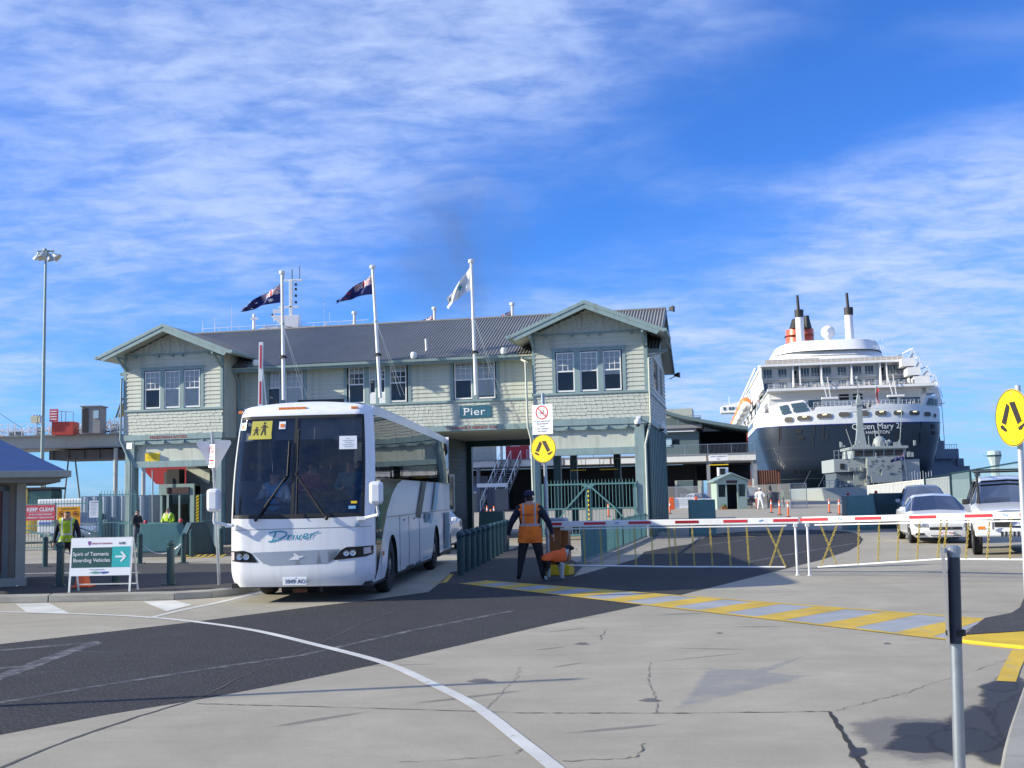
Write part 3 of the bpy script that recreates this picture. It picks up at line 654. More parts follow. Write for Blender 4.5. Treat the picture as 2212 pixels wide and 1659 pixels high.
for sgn in (1,):
    for va, za, vb, zb in ((RV0 - .02, RZE - .08, RV1, RZR - .07), (RV2, RZE - .08, RV1, RZR - .07)):
        MB().bar((.42, va, za - .03), (.42, vb, zb - .03), .04, .22).build('verge_board', TEALD, pier)
    MB().prism([(1.4, 7.15), (9.8, 7.15), (5.6, 9.2)], 'x', -.12, -.02).build('end_wall', CREAM, pier)
    MB().prism([(1.4, 7.15), (9.8, 7.15), (5.6, 9.2)], 'x', -21.3, -21.2).build('end_wall', CREAM, pier)
# gable roofs
for pk, name in ((-2.17, 'r'), (-19.2, 'l')):
    hs = 2.86; zr, ze = 8.84, 7.63
    for sg in (-1, 1):
        vb_r, vb_e = 4.35, 1.75
        if (name == 'r' and sg == 1): vb_e = 1.6
        th = Vector((0, 0, .06))
        def gs(t, w_, sg=sg, pk=pk): # t across slope 0 ridge..1 eave
            return (pk + sg * hs * t, w_, zr + (ze - zr) * t)
        vs = [gs(0, -.92), gs(0, vb_r), gs(1, vb_e), gs(1, -.92)]
        mb = MB(); n = 44 * 6
        # corrugations run down the slope
        ws = lin(0, 1, 200)
        mb.grid(lambda q, t: (pk + sg * hs * t, -.90 + q * (vb_r + .9) * 1.0 if True else 0, zr + (ze - zr) * t + .02 * math.sin(2 * math.pi * (q * (vb_r + .9)) / .125)), ws, [0, .5, 1],
                mf=None)
        mb.build('gable_roof', ROOF, pier, smooth=True, fix=False)
        MB().add([(pk, -.9, zr - .05), (pk, 4.3, zr - .05), (pk + sg * hs, 4.3, ze - .05), (pk + sg * hs, -.9, ze - .05), (pk, -.9, zr - .09), (pk, 4.3, zr - .09), (pk + sg * hs, 4.3, ze - .09), (pk + sg * hs, -.9, ze - .09)],
                 [(0, 1, 2, 3), (4, 7, 6, 5), (0, 4, 5, 1), (1, 5, 6, 2), (2, 6, 7, 3), (3, 7, 4, 0)]).build('gable_soffit', SOFFIT, pier)
        # barge board in two steps with cut tip
        a = Vector((pk, -.95, zr - .10)); b = Vector((pk + sg * (hs + .05), -.95, ze - .13))
        MB().add([(pk, -.97, zr + .05), (pk + sg * (hs + .06), -.97, ze + .04), (pk + sg * (hs + .06), -.97, ze - .10), (pk, -.97, zr - .09), (pk, -.92, zr + .05), (pk + sg * (hs + .06), -.92, ze + .04), (pk + sg * (hs + .06), -.92, ze - .10), (pk, -.92, zr - .09)],
                 [(0, 1, 2, 3), (4, 7, 6, 5), (0, 4, 5, 1), (1, 5, 6, 2), (2, 6, 7, 3), (3, 7, 4, 0)]).build('barge_board', TRIM, pier, bevel=.006)
        MB().add([(pk, -.945, zr - .09), (pk + sg * (hs - .10), -.945, ze - .03), (pk + sg * (hs - .22), -.945, ze - .16), (pk, -.945, zr - .27), (pk, -.90, zr - .09), (pk + sg * (hs - .10), -.90, ze - .03), (pk + sg * (hs - .22), -.90, ze - .16), (pk, -.90, zr - .27)],
                 [(0, 1, 2, 3), (4, 7, 6, 5), (0, 4, 5, 1), (1, 5, 6, 2), (2, 6, 7, 3), (3, 7, 4, 0)]).build('barge_board', TRIM, pier, bevel=.006)
        ex = pk + sg * (hs + .02)
        MB().box(min(ex, ex + sg * .12), max(ex, ex + sg * .12), -.98, (1.4 if not (name == 'r' and sg == 1) else 1.6), ze - .06, ze + .05).build('gable_gutter', TRIM, pier)
        # bracket under the eave
        e = pk + sg * 2.1
        MB().bar((e, -.02, 7.15), (e, -.78, 7.62), .07, .09).bar((e, -.05, 7.62), (e, -.9, 7.62), .07, .08).build('eave_bracket', TRIM, pier)
# ground floor posts, beams and panels
for u0, u1 in ((-4.49, -4.17), (-.55, -.18), (-21.3, -20.9), (-17.45, -17.08)):
    MB().box(u0, u1, -.06, .30, 0, 4.27).build('post', TRIM if u0 < -1 or True else TEAL, pier, bevel=.01)
MB().box(-4.16, -.56, .10, .18, 3.42, 4.20).build('head_panel', CREAM, pier); MB().box(-20.89, -17.46, .10, .18, 3.42, 4.20).build('head_panel', CREAM, pier)
MB().box(-4.165, -.555, -.05, .22, 3.16, 3.42).build('lower_beam', TRIM, pier, bevel=.008); MB().box(-20.895, -17.455, -.05, .22, 3.16, 3.42).build('lower_beam', TRIM, pier, bevel=.008)
MB().box(-4.165, -.555, -.05, .12, 4.10, 4.26).build('upper_beam', TRIM, pier); MB().box(-20.895, -17.455, -.05, .12, 4.10, 4.26).build('upper_beam', TRIM, pier)
for k in range(5): MB().box(-3.9 + k * .75, -3.78 + k * .75, -.15, -.05, 4.15, 4.24).build('beam_end', TRIM, pier)
for k in range(4): MB().box(-20.5 + k * .85, -20.38 + k * .85, -.15, -.05, 4.15, 4.24).build('beam_end', TRIM, pier)
# side wall at the right: dark teal sheeting
rs = MB(); rs.box(-.18, -.02, .3, 9.5, 0, 4.25); rs.build('side_wall', TEALD, pier)
for k in range(11): MB().box(-.02, .015, .6 + k * .85, .66 + k * .85, 0, 4.25).build('side_batten', TEAL, pier)
# passage walls and rooms
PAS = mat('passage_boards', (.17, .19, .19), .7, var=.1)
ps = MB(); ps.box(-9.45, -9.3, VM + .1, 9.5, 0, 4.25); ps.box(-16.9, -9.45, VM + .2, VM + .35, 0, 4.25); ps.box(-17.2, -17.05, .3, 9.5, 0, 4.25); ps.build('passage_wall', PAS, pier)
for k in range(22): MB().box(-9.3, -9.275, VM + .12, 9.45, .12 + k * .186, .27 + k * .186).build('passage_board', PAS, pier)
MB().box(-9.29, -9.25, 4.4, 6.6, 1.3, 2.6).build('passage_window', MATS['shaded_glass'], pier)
w = MB(); w.box(-9.30, -9.22, 4.25, 6.75, 2.6, 2.7); w.box(-9.30, -9.22, 4.25, 6.75, 1.05, 1.16); w.box(-9.30, -9.22, 4.25, 4.4, 1.16, 2.6); w.box(-9.30, -9.22, 6.6, 6.75, 1.16, 2.6); w.box(-9.28, -9.23, 5.45, 5.53, 1.3, 2.6); w.build('passage_window_frame', WHITE, pier)
for u0, v0 in ((-9.35, 9.35), (-4.4, 9.35), (-.4, 9.35), (-2.4, 9.35), (-4.4, 4.6)): MB().box(u0, u0 + .3, v0, v0 + .3, 0, 4.2).build('rear_post', TEALD, pier)
bmx = MB(); bmx.box(-9.3, -4.4, 9.3, 9.6, 4.0, 4.26); bmx.box(-4.1, -.2, 9.3, 9.6, 3.5, 4.2); bmx.build('rear_beam', TEALD, pier)
# low clearance frames hanging in the right gateway
hf = MB()
for a, b in ((-3.75, -3.1), (-2.5, -1.75)):
    hf.tube((a, 5, 2.7), (b, 5, 2.7), .02, 6, m=1); hf.tube((a, 5, 2.7), (a, 5, 3.15), .012, 5); hf.tube((b, 5, 2.7), (b, 5, 3.15), .012, 5); hf.tube((a + .1, 5, 2.72), (a + .2, 5, 3.15), .01, 5); hf.tube((b - .1, 5, 2.72), (b - .2, 5, 3.15), .01, 5)
hf.tube((-2.5, 5, 3.15), (-.9, 5, 3.17), .015, 5); hf.build('clearance_bar', [GALV, YEL], pier)
# ticket room in the left gateway
tr = MB(); tr.box(-20.65, -19.05, 1.5, 1.6, 2.05, 2.5); tr.box(-20.65, -20.55, 1.6, 4, 0, 2.5); tr.box(-19.15, -19.05, 1.6, 4, 0, 2.05); tr.box(-20.55, -19.15, 1.6, 4, 2.42, 2.5); tr.box(-19.76, -19.68, 1.5, 1.58, 0, 2.05); tr.box(-20.3, -20.2, 1.5, 1.58, 0, 2.05); tr.box(-19.24, -19.05, 1.5, 1.6, 0, 2.05); tr.box(-20.55, -19.15, 3.9, 4, 0, 2.42)
tr.build('ticket_room', TRIM, pier)
MB().box(-20.27, -19.26, 1.44, 1.495, 2.10, 2.36).build('ticket_room_sign', mat('brown_board', (.05, .02, .02), .5), pier)
MB().box(-20.20, -19.77, 1.53, 1.55, .1, 2.04).build('glass_door', WINGL, pier); MB().box(-19.67, -19.25, 1.53, 1.55, .1, 2.04).build('glass_door', WINGL, pier)
MB().box(-20.5, -19.2, 3.8, 3.88, 0, 2.4).build('ticket_room_back', DARK, pier)
MB().box(-20.3, -19.74, 1.5, 2.0, 2.51, 3.12).build('dark_cabinet', DARK, pier); MB().box(-20.45, -20.31, 1.55, 1.9, 2.51, 3.0).build('grey_housing', GREYD, pier)
MB().box(-19.7, -17.3, 2.05, 2.15, 2.5, 4.2).build('inner_wall', PAS, pier); MB().box(-19.04, -17.3, 2.0, 2.1, 0, 2.5).build('inner_wall', PAS, pier)
for k in range(10): MB().box(-19.66, -17.35, 2.02, 2.05, 2.54 + k * .16, 2.67 + k * .16).build('inner_board', PAS, pier)
MB().prism([(-19.6, 3.1), (-18.7, 2.5), (-18.6, 2.5), (-18.6, 3.1)], 'y', 1.99, 2.01).build('painted_lit_patch', CREAM, pier)  # lit patch of the inner wall, painted as a cream triangle
MB().tube((-20.75, 1.2, 0), (-20.78, 1.2, 3.1), .03, 8).build('conduit', GALV, pier); MB().box(-21.2, -20.7, 9.2, 9.4, 0, 2.0).build('rear_wall', GREYD, pier)
# lettering painted on the beams
RTXT = mat('red_brown_lettering', (.30, .055, .04), .5)
text('beam_lettering', 'CLEARANCE HEIGHT 4.5m', .16, RTXT, pier, (-8.13, VM - .096, 4.365), bold=.003, sx=1.12)
text('beam_lettering', 'PEDESTRIAN ACCESS', .16, RTXT, pier, (-20.20, -.096, 4.325), bold=.003, sx=1.08)
# downpipes
def downpipe(pts, m=None): return MB().path(pts, .042, 8).build('downpipe', m or CREAM, pier, smooth=True)
downpipe([(-4.9, RV0 + .05, 7.05), (-4.9, .72, 6.95), (-4.62, .3, 6.8), (-4.60, -.10, 6.75), (-4.56, -.14, 4.3), (-4.44, -.14, 3.8), (-4.40, -.12, 0)])
downpipe([(.55, RV0, 7.0), (.12, .55, 6.85), (.08, -.06, 6.7), (.08, -.10, 4.35), (-.14, -.12, 3.5), (-.14, -.12, 0)])
downpipe([(-21.55, RV0, 7.05), (-21.5, -.06, 6.8), (-21.5, -.1, 4.3), (-21.05, -.12, 3.4), (-21.05, -.12, 0)], TRIM)
downpipe([(-17.3, .9, 7.05), (-16.95, 1.0, 6.9), (-16.95, 1.25, 6.6), (-16.95, 1.25, 4.3)], TRIM)
# vent pipe on the roof
mbv = MB(); mbv.tube((-10.0 + 1.0, 1.7, 7.6), (-9.02, 1.7, 8.1), .05, 8); mbv.build('vent_pipe', WHITE, pier)

# sign board, lamps and cameras fixed to the building
pier_sign = thing('pier_sign', 'blue green Pier name board fixed to the shingles above the road opening', 'sign', tuple(PW(-6.94, VM - .05, 4.81)), PRZ)
MB().box(-.645, .645, 0, .03, 0, .48).build('board', mat('sign_blue_green', (.035, .13, .18), .4), pier_sign, bevel=.004)
text('lettering', 'Pier', .42, SIGNW, pier_sign, (-.50, -.003, .105), sx=1.28, spacing=1.05)
sf = MB()
for x in (-.455, ): sf.box(x - .05, x + .075, -.005, -.002, .103, .116)
sf.box(-.535, -.42, -.005, -.002, .385, .40); sf.build('serif', SIGNW, pier_sign)
ysg = thing('yellow_notice', 'small yellow notice board in the top corner of the left gateway', 'sign', tuple(PW(-20.18, .085, 3.36)), PRZ)
MB().box(-.32, .32, -.0, .02, 0, .40).build('board', YEL, ysg)
for k, wd_ in enumerate((.10, .40, .44, .42, .30)): MB().box(-wd_ / 2, wd_ / 2, -.006, -.002, .33 - k * .055, .34 - k * .055).build('print_line', BLK, ysg)
def dome_cam(u, v, z, label, outx=0):
    t = thing('security_camera', label, 'camera', tuple(PW(u, v, z)), PRZ)
    MB().ball((0, -.28, -.02), .13, 12).build('dome', WHITE, t, smooth=True); MB().ball((0, -.28, -.10), .10, 12).build('lens', mat('smoked_dome', (.05, .05, .07), .1), t, smooth=True)
    MB().tube((0, 0, .12), (0, -.28, .12), .025, 8).box(-.08, .08, -.02, 0, .02, .22).build('bracket', WHITE, t); return t
dome_cam(-.38, -.09, 4.33, 'white dome security camera on the front beam of the right gable')
dome_cam(.42, 1.2, 4.2, 'dome security camera hanging beside the right end wall of the gatehouse')
def flood(u, v, z, rz, label, m=None):
    t = thing('floodlight', label, 'floodlight', tuple(PW(u, v, z)), PRZ + rz)
    MB().add([(-.16, -.05, -.12), (.16, -.05, -.12), (.16, -.05, .12), (-.16, -.05, .12), (-.08, .16, -.06), (.08, .16, -.06), (.08, .16, .06), (-.08, .16, .06)],
             [(0, 1, 2, 3), (4, 7, 6, 5), (0, 4, 5, 1), (1, 5, 6, 2), (2, 6, 7, 3), (3, 7, 4, 0)]).build('housing', m or BLACK, t, bevel=.01)
    MB().bar((0, .1, -.02), (0, .42, -.16), .04, .04).build('bracket', GALV, t); return t
flood(.75, 5.2, 9.35, R(80), 'dark floodlight on the ridge end of the gatehouse roof')
flood(.62, 10.2, 7.05, R(80), 'dark floodlight at the rear eave corner of the gatehouse')
flood(.5, 8.5, 3.9, R(40), 'dark floodlight low on the right side wall of the gatehouse')
flood(-20.95, -.3, 4.05, R(-20), 'white floodlight under the beam of the left gable', WHITE)
for i, (u, lb_) in enumerate(((-15.95, 'left'), (-9.25, 'middle'), (-2.3 - 3.3, 'right'))):
    t = thing('eave_sensor', 'white round siren on the eave gutter beside the %s front flagpole' % lb_, 'siren', tuple(PW(u, RV0 - .05, 7.2)), PRZ)
    MB().lathe([(0, 0), (.09, 0), (.13, .06), (.13, .18), (.10, .25), (0, .27)], 12).build('cap', WHITE, t, smooth=True)
    MB().tube((0, 0, 0), (-.06, -.03, -.14), .015, 6).build('stem', WHITE, t)

# flags and poles
FBLUE = mat('flag_blue', (.012, .020, .13), .7, var=.1); FRED = mat('flag_red', (.42, .02, .03), .7); FWHT = mat('flag_white', (.72, .73, .76), .7)
FTEAL = mat('flag_teal', (.05, .30, .30), .7)
def jack(u, v):           # u, v in 0..1 inside the canton
    x, y = (u - .5) * 2, (v - .5) * 2
    if abs(x) < .10 or abs(y) < .17: return 1
    if abs(x) < .17 or abs(y) < .30: return 2
    dd = min(abs(x - y), abs(x + y))
    if dd < .10: return 1
    if dd < .30: return 2
    return 0
def star(u, v, cu, cv, r, asp=2):
    x, y = (u - cu) * asp, v - cv; rr = math.hypot(x, y)
    if rr > r: return False
    a = math.atan2(x, y); return rr < r * (.45 + .55 * abs(math.cos(3.5 * a)) ** 2)
def flag(kind, pole_top, hoist, tip, label, x0=0.0, seed=0, group=None, length=1.6, bot=(0, 0), nu=56, nv=30):
    """hangs from the pole at pole_top; tip = (du, dz, height of the fly end)"""
    mb = MB()
    def P(a, b):           # a along the fly, b up the hoist
        top = pole_top[2] + tip[1] * (a ** .85 * .75 + .25 * a * a) ; h = hoist + (tip[2] - hoist) * (a ** .8)
        z = top - h * (1 - b) + .03 * math.sin(7 * a + 3 * b + seed) * a
        x = pole_top[0] - x0 + tip[0] * a + .03 * math.sin(9 * b + 5 * a + seed) * a
        y = pole_top[1] + .16 * math.sin(10 * a + 4 * b + seed) * a ** .6 + .05 * math.sin(22 * a - 6 * b + seed) * a
        return (x, y, z)
    def mf(a, b):
        if kind == 'white': return 3 if (star(a, b, .45, .55, .2) and b > .4) else 2
        if kind == 'plain': return 2
        if a < .5 and b > .5: return jack(a * 2, (b - .5) * 2)
        if kind == 'au' and star(a, b, .25, .25, .14): return 2
        for cu, cv, r in ((.75, .83, .07), (.75, .17, .07), (.63, .55, .07), (.86, .6, .07)):
            if star(a, b, cu, cv, r): return 1 if kind == 'nz' else 2
        return 0
    mb.grid(P, lin(0, 1, nu), lin(0, 1, nv), mf=mf)
    o = mb.build('flag', [FBLUE, FRED, FWHT, FTEAL], smooth=True, fix=False)
    return tag(o, label, 'flag', group)
pole_lbl = ('leftmost of the three tall white flagpoles along the front eave', 'middle tall white flagpole along the front eave, beside the roof vent pipe', 'right tall white flagpole on the front eave carrying the white flag')
tops = [Vector((-8.98, 44.3, 10.61)), Vector((-5.40, 44.3, 10.75)), Vector((-1.50, 44.3, 10.89))]
bots = [Vector((-8.88, 44.05, 5.6)), Vector((-5.12, 44.0, 5.6)), Vector((-1.40, 43.85, 5.6))]
for p, q, lb_ in zip(tops, bots, pole_lbl):
    v = PW(0, 0, 0)
    Q = Vector((q.x, q.y, 5.6))
    # keep the foot in front of the wall
    t = thing('flagpole', lb_, 'flagpole', tuple(Q), 0, 'tall flagpoles on the front of the gatehouse')
    axis = p - Q
    uv = Vector((-math.sin(-PRZ), -math.cos(PRZ), 0)) * 0
    MB().tube((0, 0, 0), tuple(axis), .072, 12, r2=.058).build('pole', WHITE, t, smooth=True)
    MB().lathe([(0, .0), (.11, .0), (.12, .03), (.12, .12), (.05, .15), (0, .15)], 12, c=tuple(axis)).build('cap', WHITE, t, smooth=True)
    k = axis.normalized() * 3.0; MB().tube(tuple(k), tuple(k + axis.normalized() * .06), .085, 12).build('collar', OFFW, t)
    k = axis.normalized() * 1.72; MB().lathe([(.16, 0), (.14, .05), (.08, .10)], 12, c=(k.x, k.y, 1.66)).build('flashing', BLACK, t)
    r_ = MB(); r_.tube(tuple(axis * .57 + Vector((.05, -.08, 0))), (.95, -.15, .05), .006, 4); r_.tube(tuple(axis * .57 + Vector((.05, -.08, 0))), (.80, -.15, .02), .006, 4)
    r_.build('halyard', OFFW, t)
flag('au', tops[0] + Vector((-.07, 0, -.38)), .75, (-1.52, -.98, .16), 'dark blue ensign with union canton streaming from the left front flagpole', seed=.4)
flag('nz', tops[1] + Vector((-.02, 0, -.22)), .80, (-1.44, -1.02, .18), 'dark blue ensign with union canton streaming from the middle front flagpole', seed=1.7)
flag('white', tops[2] + Vector((-.05, 0, -.16)), .92, (-.92, -1.25, .42), 'white house flag drooping from the right front flagpole', seed=2.6)
for u, kind, lb_ in ((-14.95, 'plain', 'left'), (-10.9, 'au', 'middle'), (-7.07, 'au', 'right')):
    b = PW(u, 10.0, 5.5)
    t = thing('flagpole', 'short white flagpole tip showing behind the roof ridge, %s of the three rear poles' % lb_, 'flagpole', tuple(b), 0, 'flagpoles behind the roof ridge')
    MB().tube((0, 0, 0), (0, 0, 5.2), .07, 10).build('pole', WHITE, t, smooth=True); MB().lathe([(0, 0), (.13, 0), (.13, .12), (0, .15)], 12, c=(0, 0, 5.2)).build('cap', WHITE, t, smooth=True)
    flag(kind, b + Vector((-.07, 0, 4.95 if kind == 'au' else 4.75)), .75, (-1.5, -.75, .3), {'left': 'pale flag', 'middle': 'blue and red ensign', 'right': 'red, white and blue ensign'}[lb_] + ' partly hidden behind the roof ridge at the %s rear pole' % lb_, seed=u, nu=40, nv=20)
# ------------------------------------------------------------------ people and animals (body builder)
def skin_mesh(joints, edges, root=0, sub=2):
    """joints: name -> (pos, rx, ry); returns a smooth continuous mesh"""
    names = list(joints); idx = {n: i for i, n in enumerate(names)}
    me = bpy.data.meshes.new('skel'); me.from_pydata([joints[n][0] for n in names], [(idx[a], idx[b]) for a, b in edges], [])
    o = bpy.data.objects.new('skel', me); col.objects.link(o)
    o.modifiers.new('skin', 'SKIN'); sm = o.modifiers.new('sub', 'SUBSURF'); sm.levels = sub; sm.render_levels = sub
    sv = me.skin_vertices[0].data
    for n in names: sv[idx[n]].radius = (joints[n][1], joints[n][2] if len(joints[n]) > 2 else joints[n][1])
    sv[idx[names[root]]].use_root = True
    o.modifiers['skin'].use_smooth_shade = True
    dg = bpy.context.evaluated_depsgraph_get(); dg.update()
    m2 = bpy.data.meshes.new_from_object(o.evaluated_get(dg)); bpy.data.objects.remove(o); return m2
def person(label, loc, rz=0.0, h=1.75, top=(.02, .02, .03), bottom=(.015, .015, .02), vest=None, hat=None, hair=True, arms='down', seated=False, shoes=(.02, .02, .02), group=None, vest_text=False, turn=0.0, skinm=None, band=(.62, .64, .68), bulk=1.18, vlow=-.02, lift=0.0, stance=.10, collar=True):
    """local frame: faces -Y; one continuous body mesh, clothes as children"""
    k = h / 1.76
    mk = lambda c, n: mat('cloth_%s_%02d%02d%02d' % (n, int(c[0] * 99), int(c[1] * 99), int(c[2] * 99)), c, .85, var=.22, scale=9, bump=.7, bscale=11)
    t = thing('person', label, 'person', loc, rz, group)
    hipz = .92 if not seated else .47; J = {}
    def j(n, x, y, z, r, r2=None):
        bk = bulk if n[:2] not in ('ne', 'sk', 'cr', 'hd', 'wr', 'to', 'an') else 1.12
        J[n] = ((x * k * (1 + (bulk - 1) * .45), y * k, (z + lift) * k), r * k * bk, (r2 or r) * k * bk)
    j('pelvis', 0, 0, hipz, .155, .115); j('waist', 0, -.01, hipz + .16, .145, .105); j('chest', 0, .0, hipz + .34, .175, .12); j('shoulders', 0, .01, hipz + .50, .13, .085)
    j('neck', 0, -.005, hipz + .60, .058); j('skull', 0, -.02, hipz + .69, .078, .085); j('crown', 0, -.015, hipz + .775, .075, .088)
    for sx, n in ((-1, 'l'), (1, 'r')):
        j('sh' + n, .175 * sx, .015, hipz + .485, .066)
        if arms == 'wheel': e, w_, hd = (.27 * sx, -.12, hipz + .24), (.20 * sx, -.40, hipz + .24), (.17 * sx, -.48, hipz + .27)
        elif arms == 'front' : e, w_, hd = (.27 * sx, -.02, hipz + .24), (.14 * sx, -.20, hipz + .20), (.06 * sx, -.26, hipz + .24)
        elif arms == 'hips': e, w_, hd = (.37 * sx, .04, hipz + .25), (.22 * sx, -.06, hipz + .10), (.17 * sx, -.08, hipz + .06)
        elif arms == 'out': e, w_, hd = (.32 * sx, .02, hipz + .22), (.37 * sx, -.05, hipz - .02), (.39 * sx, -.07, hipz - .10)
        else: e, w_, hd = (.25 * sx, .02, hipz + .20), (.28 * sx, -.04, hipz - .05), (.29 * sx, -.06, hipz - .13)
        j('el' + n, *e, .047); j('wr' + n, *w_, .033); j('hd' + n, *hd, .038, .022)
        if seated:
            j('hip' + n, .10 * sx, -.03, .47, .09); j('kn' + n, .14 * sx, -.44, .50, .065); j('an' + n, .14 * sx, -.48, .10, .042); j('to' + n, .15 * sx, -.62, .05, .038)
        else:
            st = stance * (1.0 if n == 'l' else 1.15)
            j('hip' + n, .095 * sx, 0, hipz - .06, .092); j('kn' + n, (.10 + stance * .5) * sx, -.02, .50, .062); j('an' + n, (.10 + stance) * sx, .02, .09, .042); j('to' + n, (.11 + stance * 1.1) * sx, -.13, .042, .04)
    E_ = [('pelvis', 'waist'), ('waist', 'chest'), ('chest', 'shoulders'), ('shoulders', 'neck'), ('neck', 'skull'), ('skull', 'crown')]
    for n in 'lr': E_ += [('shoulders', 'sh' + n), ('sh' + n, 'el' + n), ('el' + n, 'wr' + n), ('wr' + n, 'hd' + n), ('pelvis', 'hip' + n), ('hip' + n, 'kn' + n), ('kn' + n, 'an' + n), ('an' + n, 'to' + n)]
    me = skin_mesh(J, E_)
    seg = [(Vector(J[a][0]), Vector(J[b][0]), a, b) for a, b in E_]
    def near(p):
        best = None
        for a, b, na, nb in seg:
            ab = b - a; tt = max(0, min(1, (p - a).dot(ab) / ab.length_squared)); dd = (p - a - ab * tt).length
            if best is None or dd < best[0]: best = (dd, na, nb, tt)
        return best
    bm = bmesh.new(); bm.from_mesh(me)
    # fingers and thumb, nose and ears grow from the same mesh object
    for n, sx in (('l', -1), ('r', 1)):
        hd = Vector(J['hd' + n][0]); dr = (hd - Vector(J['wr' + n][0])).normalized(); sd_ = dr.cross(Vector((0, 1, 0)) if abs(dr.y) < .8 else Vector((0, 0, 1))).normalized()
        up = sd_.cross(dr)
        for q, (off, ln) in enumerate(((-.028, .062), (-.010, .075), (.009, .070), (.027, .055))):
            b0 = hd + up * off * k + dr * .010; p1 = b0 + dr * ln * .55 * k; p2 = p1 + (dr * .8 + sd_ * -.35 * sx).normalized() * ln * .5 * k
            mb = MB(); mb.tube(b0, p1, .010 * k, 5, .009 * k); mb.tube(p1, p2, .009 * k, 5, .006 * k)
            vs = [bm.verts.new(v) for v in mb.v]
            for f in mb.f:
                try: bm.faces.new([vs[i] for i in f])
                except Exception: pass
        b0 = hd - up * .03 * k - dr * .03; mb = MB(); mb.tube(b0, b0 + (dr * .6 - up * .8).normalized() * .055 * k, .012 * k, 5, .008 * k)
        vs = [bm.verts.new(v) for v in mb.v]
        for f in mb.f: bm.faces.new([vs[i] for i in f])
    hc = Vector(J['skull'][0]); hz = (Vector(J['crown'][0]) - hc)
    mb = MB(); mb.ball((hc.x, hc.y - .093 * k, hc.z - .005 * k), .017 * k, 6, sy=1.2, sz=1.5)
    for sx in (-1, 1): mb.ball((hc.x + sx * .078 * k, hc.y + .01 * k, hc.z), .022 * k, 6, sx=.5, sz=1.4)
    vs = [bm.verts.new(v) for v in mb.v]
    for f in mb.f:
        try: bm.faces.new([vs[i] for i in f])
        except Exception: pass
    bm.to_mesh(me); bm.free()
    me.materials.clear()
    for m_ in (skinm or SKIN, mk(top, 'top'), mk(bottom, 'trousers'), mk(shoes, 'shoes'), HAIRM): me.materials.append(m_)
    vest_f = []
    for p in me.polygons:
        p.use_smooth = True
        c = p.center; dd, a, b, tt = near(c); mi = 1
        if a in ('neck', 'skull', 'shoulders') and b in ('neck', 'skull', 'crown'): mi = 1 if b == 'neck' and tt < .55 else 0
        if mi == 0 and hair and b in ('crown', 'skull') and (c.z > J['skull'][0][2] + .045 * k or (c.y > J['skull'][0][1] + .03 * k and c.z > J['skull'][0][2] - .04 * k)): mi = 4
        if a.startswith('wr') : mi = 0
        if a == 'pelvis' and b.startswith('hip') or a.startswith('hip') or a.startswith('kn'): mi = 2
        if a.startswith('an'): mi = 3
        if a == 'pelvis' and b == 'waist' and tt < .25: mi = 2
        if dd > .2 * k: mi = 0
        p.material_index = mi
        if mi == 1 and (a in ('waist', 'chest') or (a == 'pelvis' and b == 'waist' and c.z > (hipz - .02) * k) or (a == 'shoulders' and abs(c.x) < .19 * k and b.startswith('sh')) or (a == 'shoulders' and b == 'neck' and tt < .35)): vest_f.append(p.index)
    me.name = 'body'
    o = bpy.data.objects.new('body', me); col.objects.link(o); o.parent = t
    ey = MB()
    for sx in (-1, 1): ey.ball((hc.x + sx * .031 * k, hc.y - .083 * k, hc.z + .03 * k), .012 * k, 6)
    ey.build('eyes', mat('eye_dark', (.02, .02, .025), .2), t, smooth=True)
    MB().box(-.022 * k, .022 * k, hc.y - .092 * k, hc.y - .082 * k, hc.z - .047 * k, hc.z - .040 * k).build('mouth', mat('lips', (.35, .12, .10), .5), t)
    if vest:
        bm = bmesh.new(); bm.from_mesh(me); bm.faces.ensure_lookup_table()
        zl_ = (hipz + vlow) * k; keep = set(vest_f) | {p.index for p in me.polygons if (hipz - .22) * k < p.center.z < (hipz + .12) * k and abs(p.center.x) < .21 * k * bulk and near(p.center)[1] in ('pelvis', 'waist') or (not seated and near(p.center)[1][:3] == 'hip' and p.center.z > (hipz - .2) * k)}
        bmesh.ops.delete(bm, geom=[f for f in bm.faces if f.index not in keep], context='FACES')
        bmesh.ops.bisect_plane(bm, geom=bm.verts[:] + bm.edges[:] + bm.faces[:], plane_co=(0, 0, zl_), plane_no=(0, 0, 1), clear_inner=True)
        bm.normal_update()
        for v in bm.verts: v.co += v.normal * .022 * k + Vector((0, 0, 0))
        bz = (hipz + .18) * k; tw = .022 * k
        for co, no in [((0, 0, bz + q), (0, 0, 1)) for q in (-tw, tw)] + [((q * k, 0, 0), (1, 0, 0)) for q in (-.135, -.10, .10, .135)]: bmesh.ops.bisect_plane(bm, geom=bm.verts[:] + bm.edges[:] + bm.faces[:], plane_co=co, plane_no=no)
        for f in bm.faces:
            c = f.calc_center_median(); f.material_index = 0
            if abs(c.z - bz) < tw: f.material_index = 1
            if c.z > bz and .10 * k < abs(c.x) < .135 * k: f.material_index = 1
            if not vest_text and abs(c.z - (hipz + .03) * k) < .02 * k: f.material_index = 1
        vm = bpy.data.meshes.new('vest'); bm.to_mesh(vm); bm.free()
        vm.materials.append(mk(vest, 'vest')); vm.materials.append(mat('reflective_tape_%d' % int(band[0] * 99), band, .45, 0))
        vo = bpy.data.objects.new('vest', vm); col.objects.link(vo); vo.parent = t
        if vest_text: text('vest_lettering', 'SECURITY', .055 * k, BLK, t, (.15 * k, (.12 * bulk + .030) * k, (hipz + .36) * k), (R(90), 0, R(180)), ext=.004)
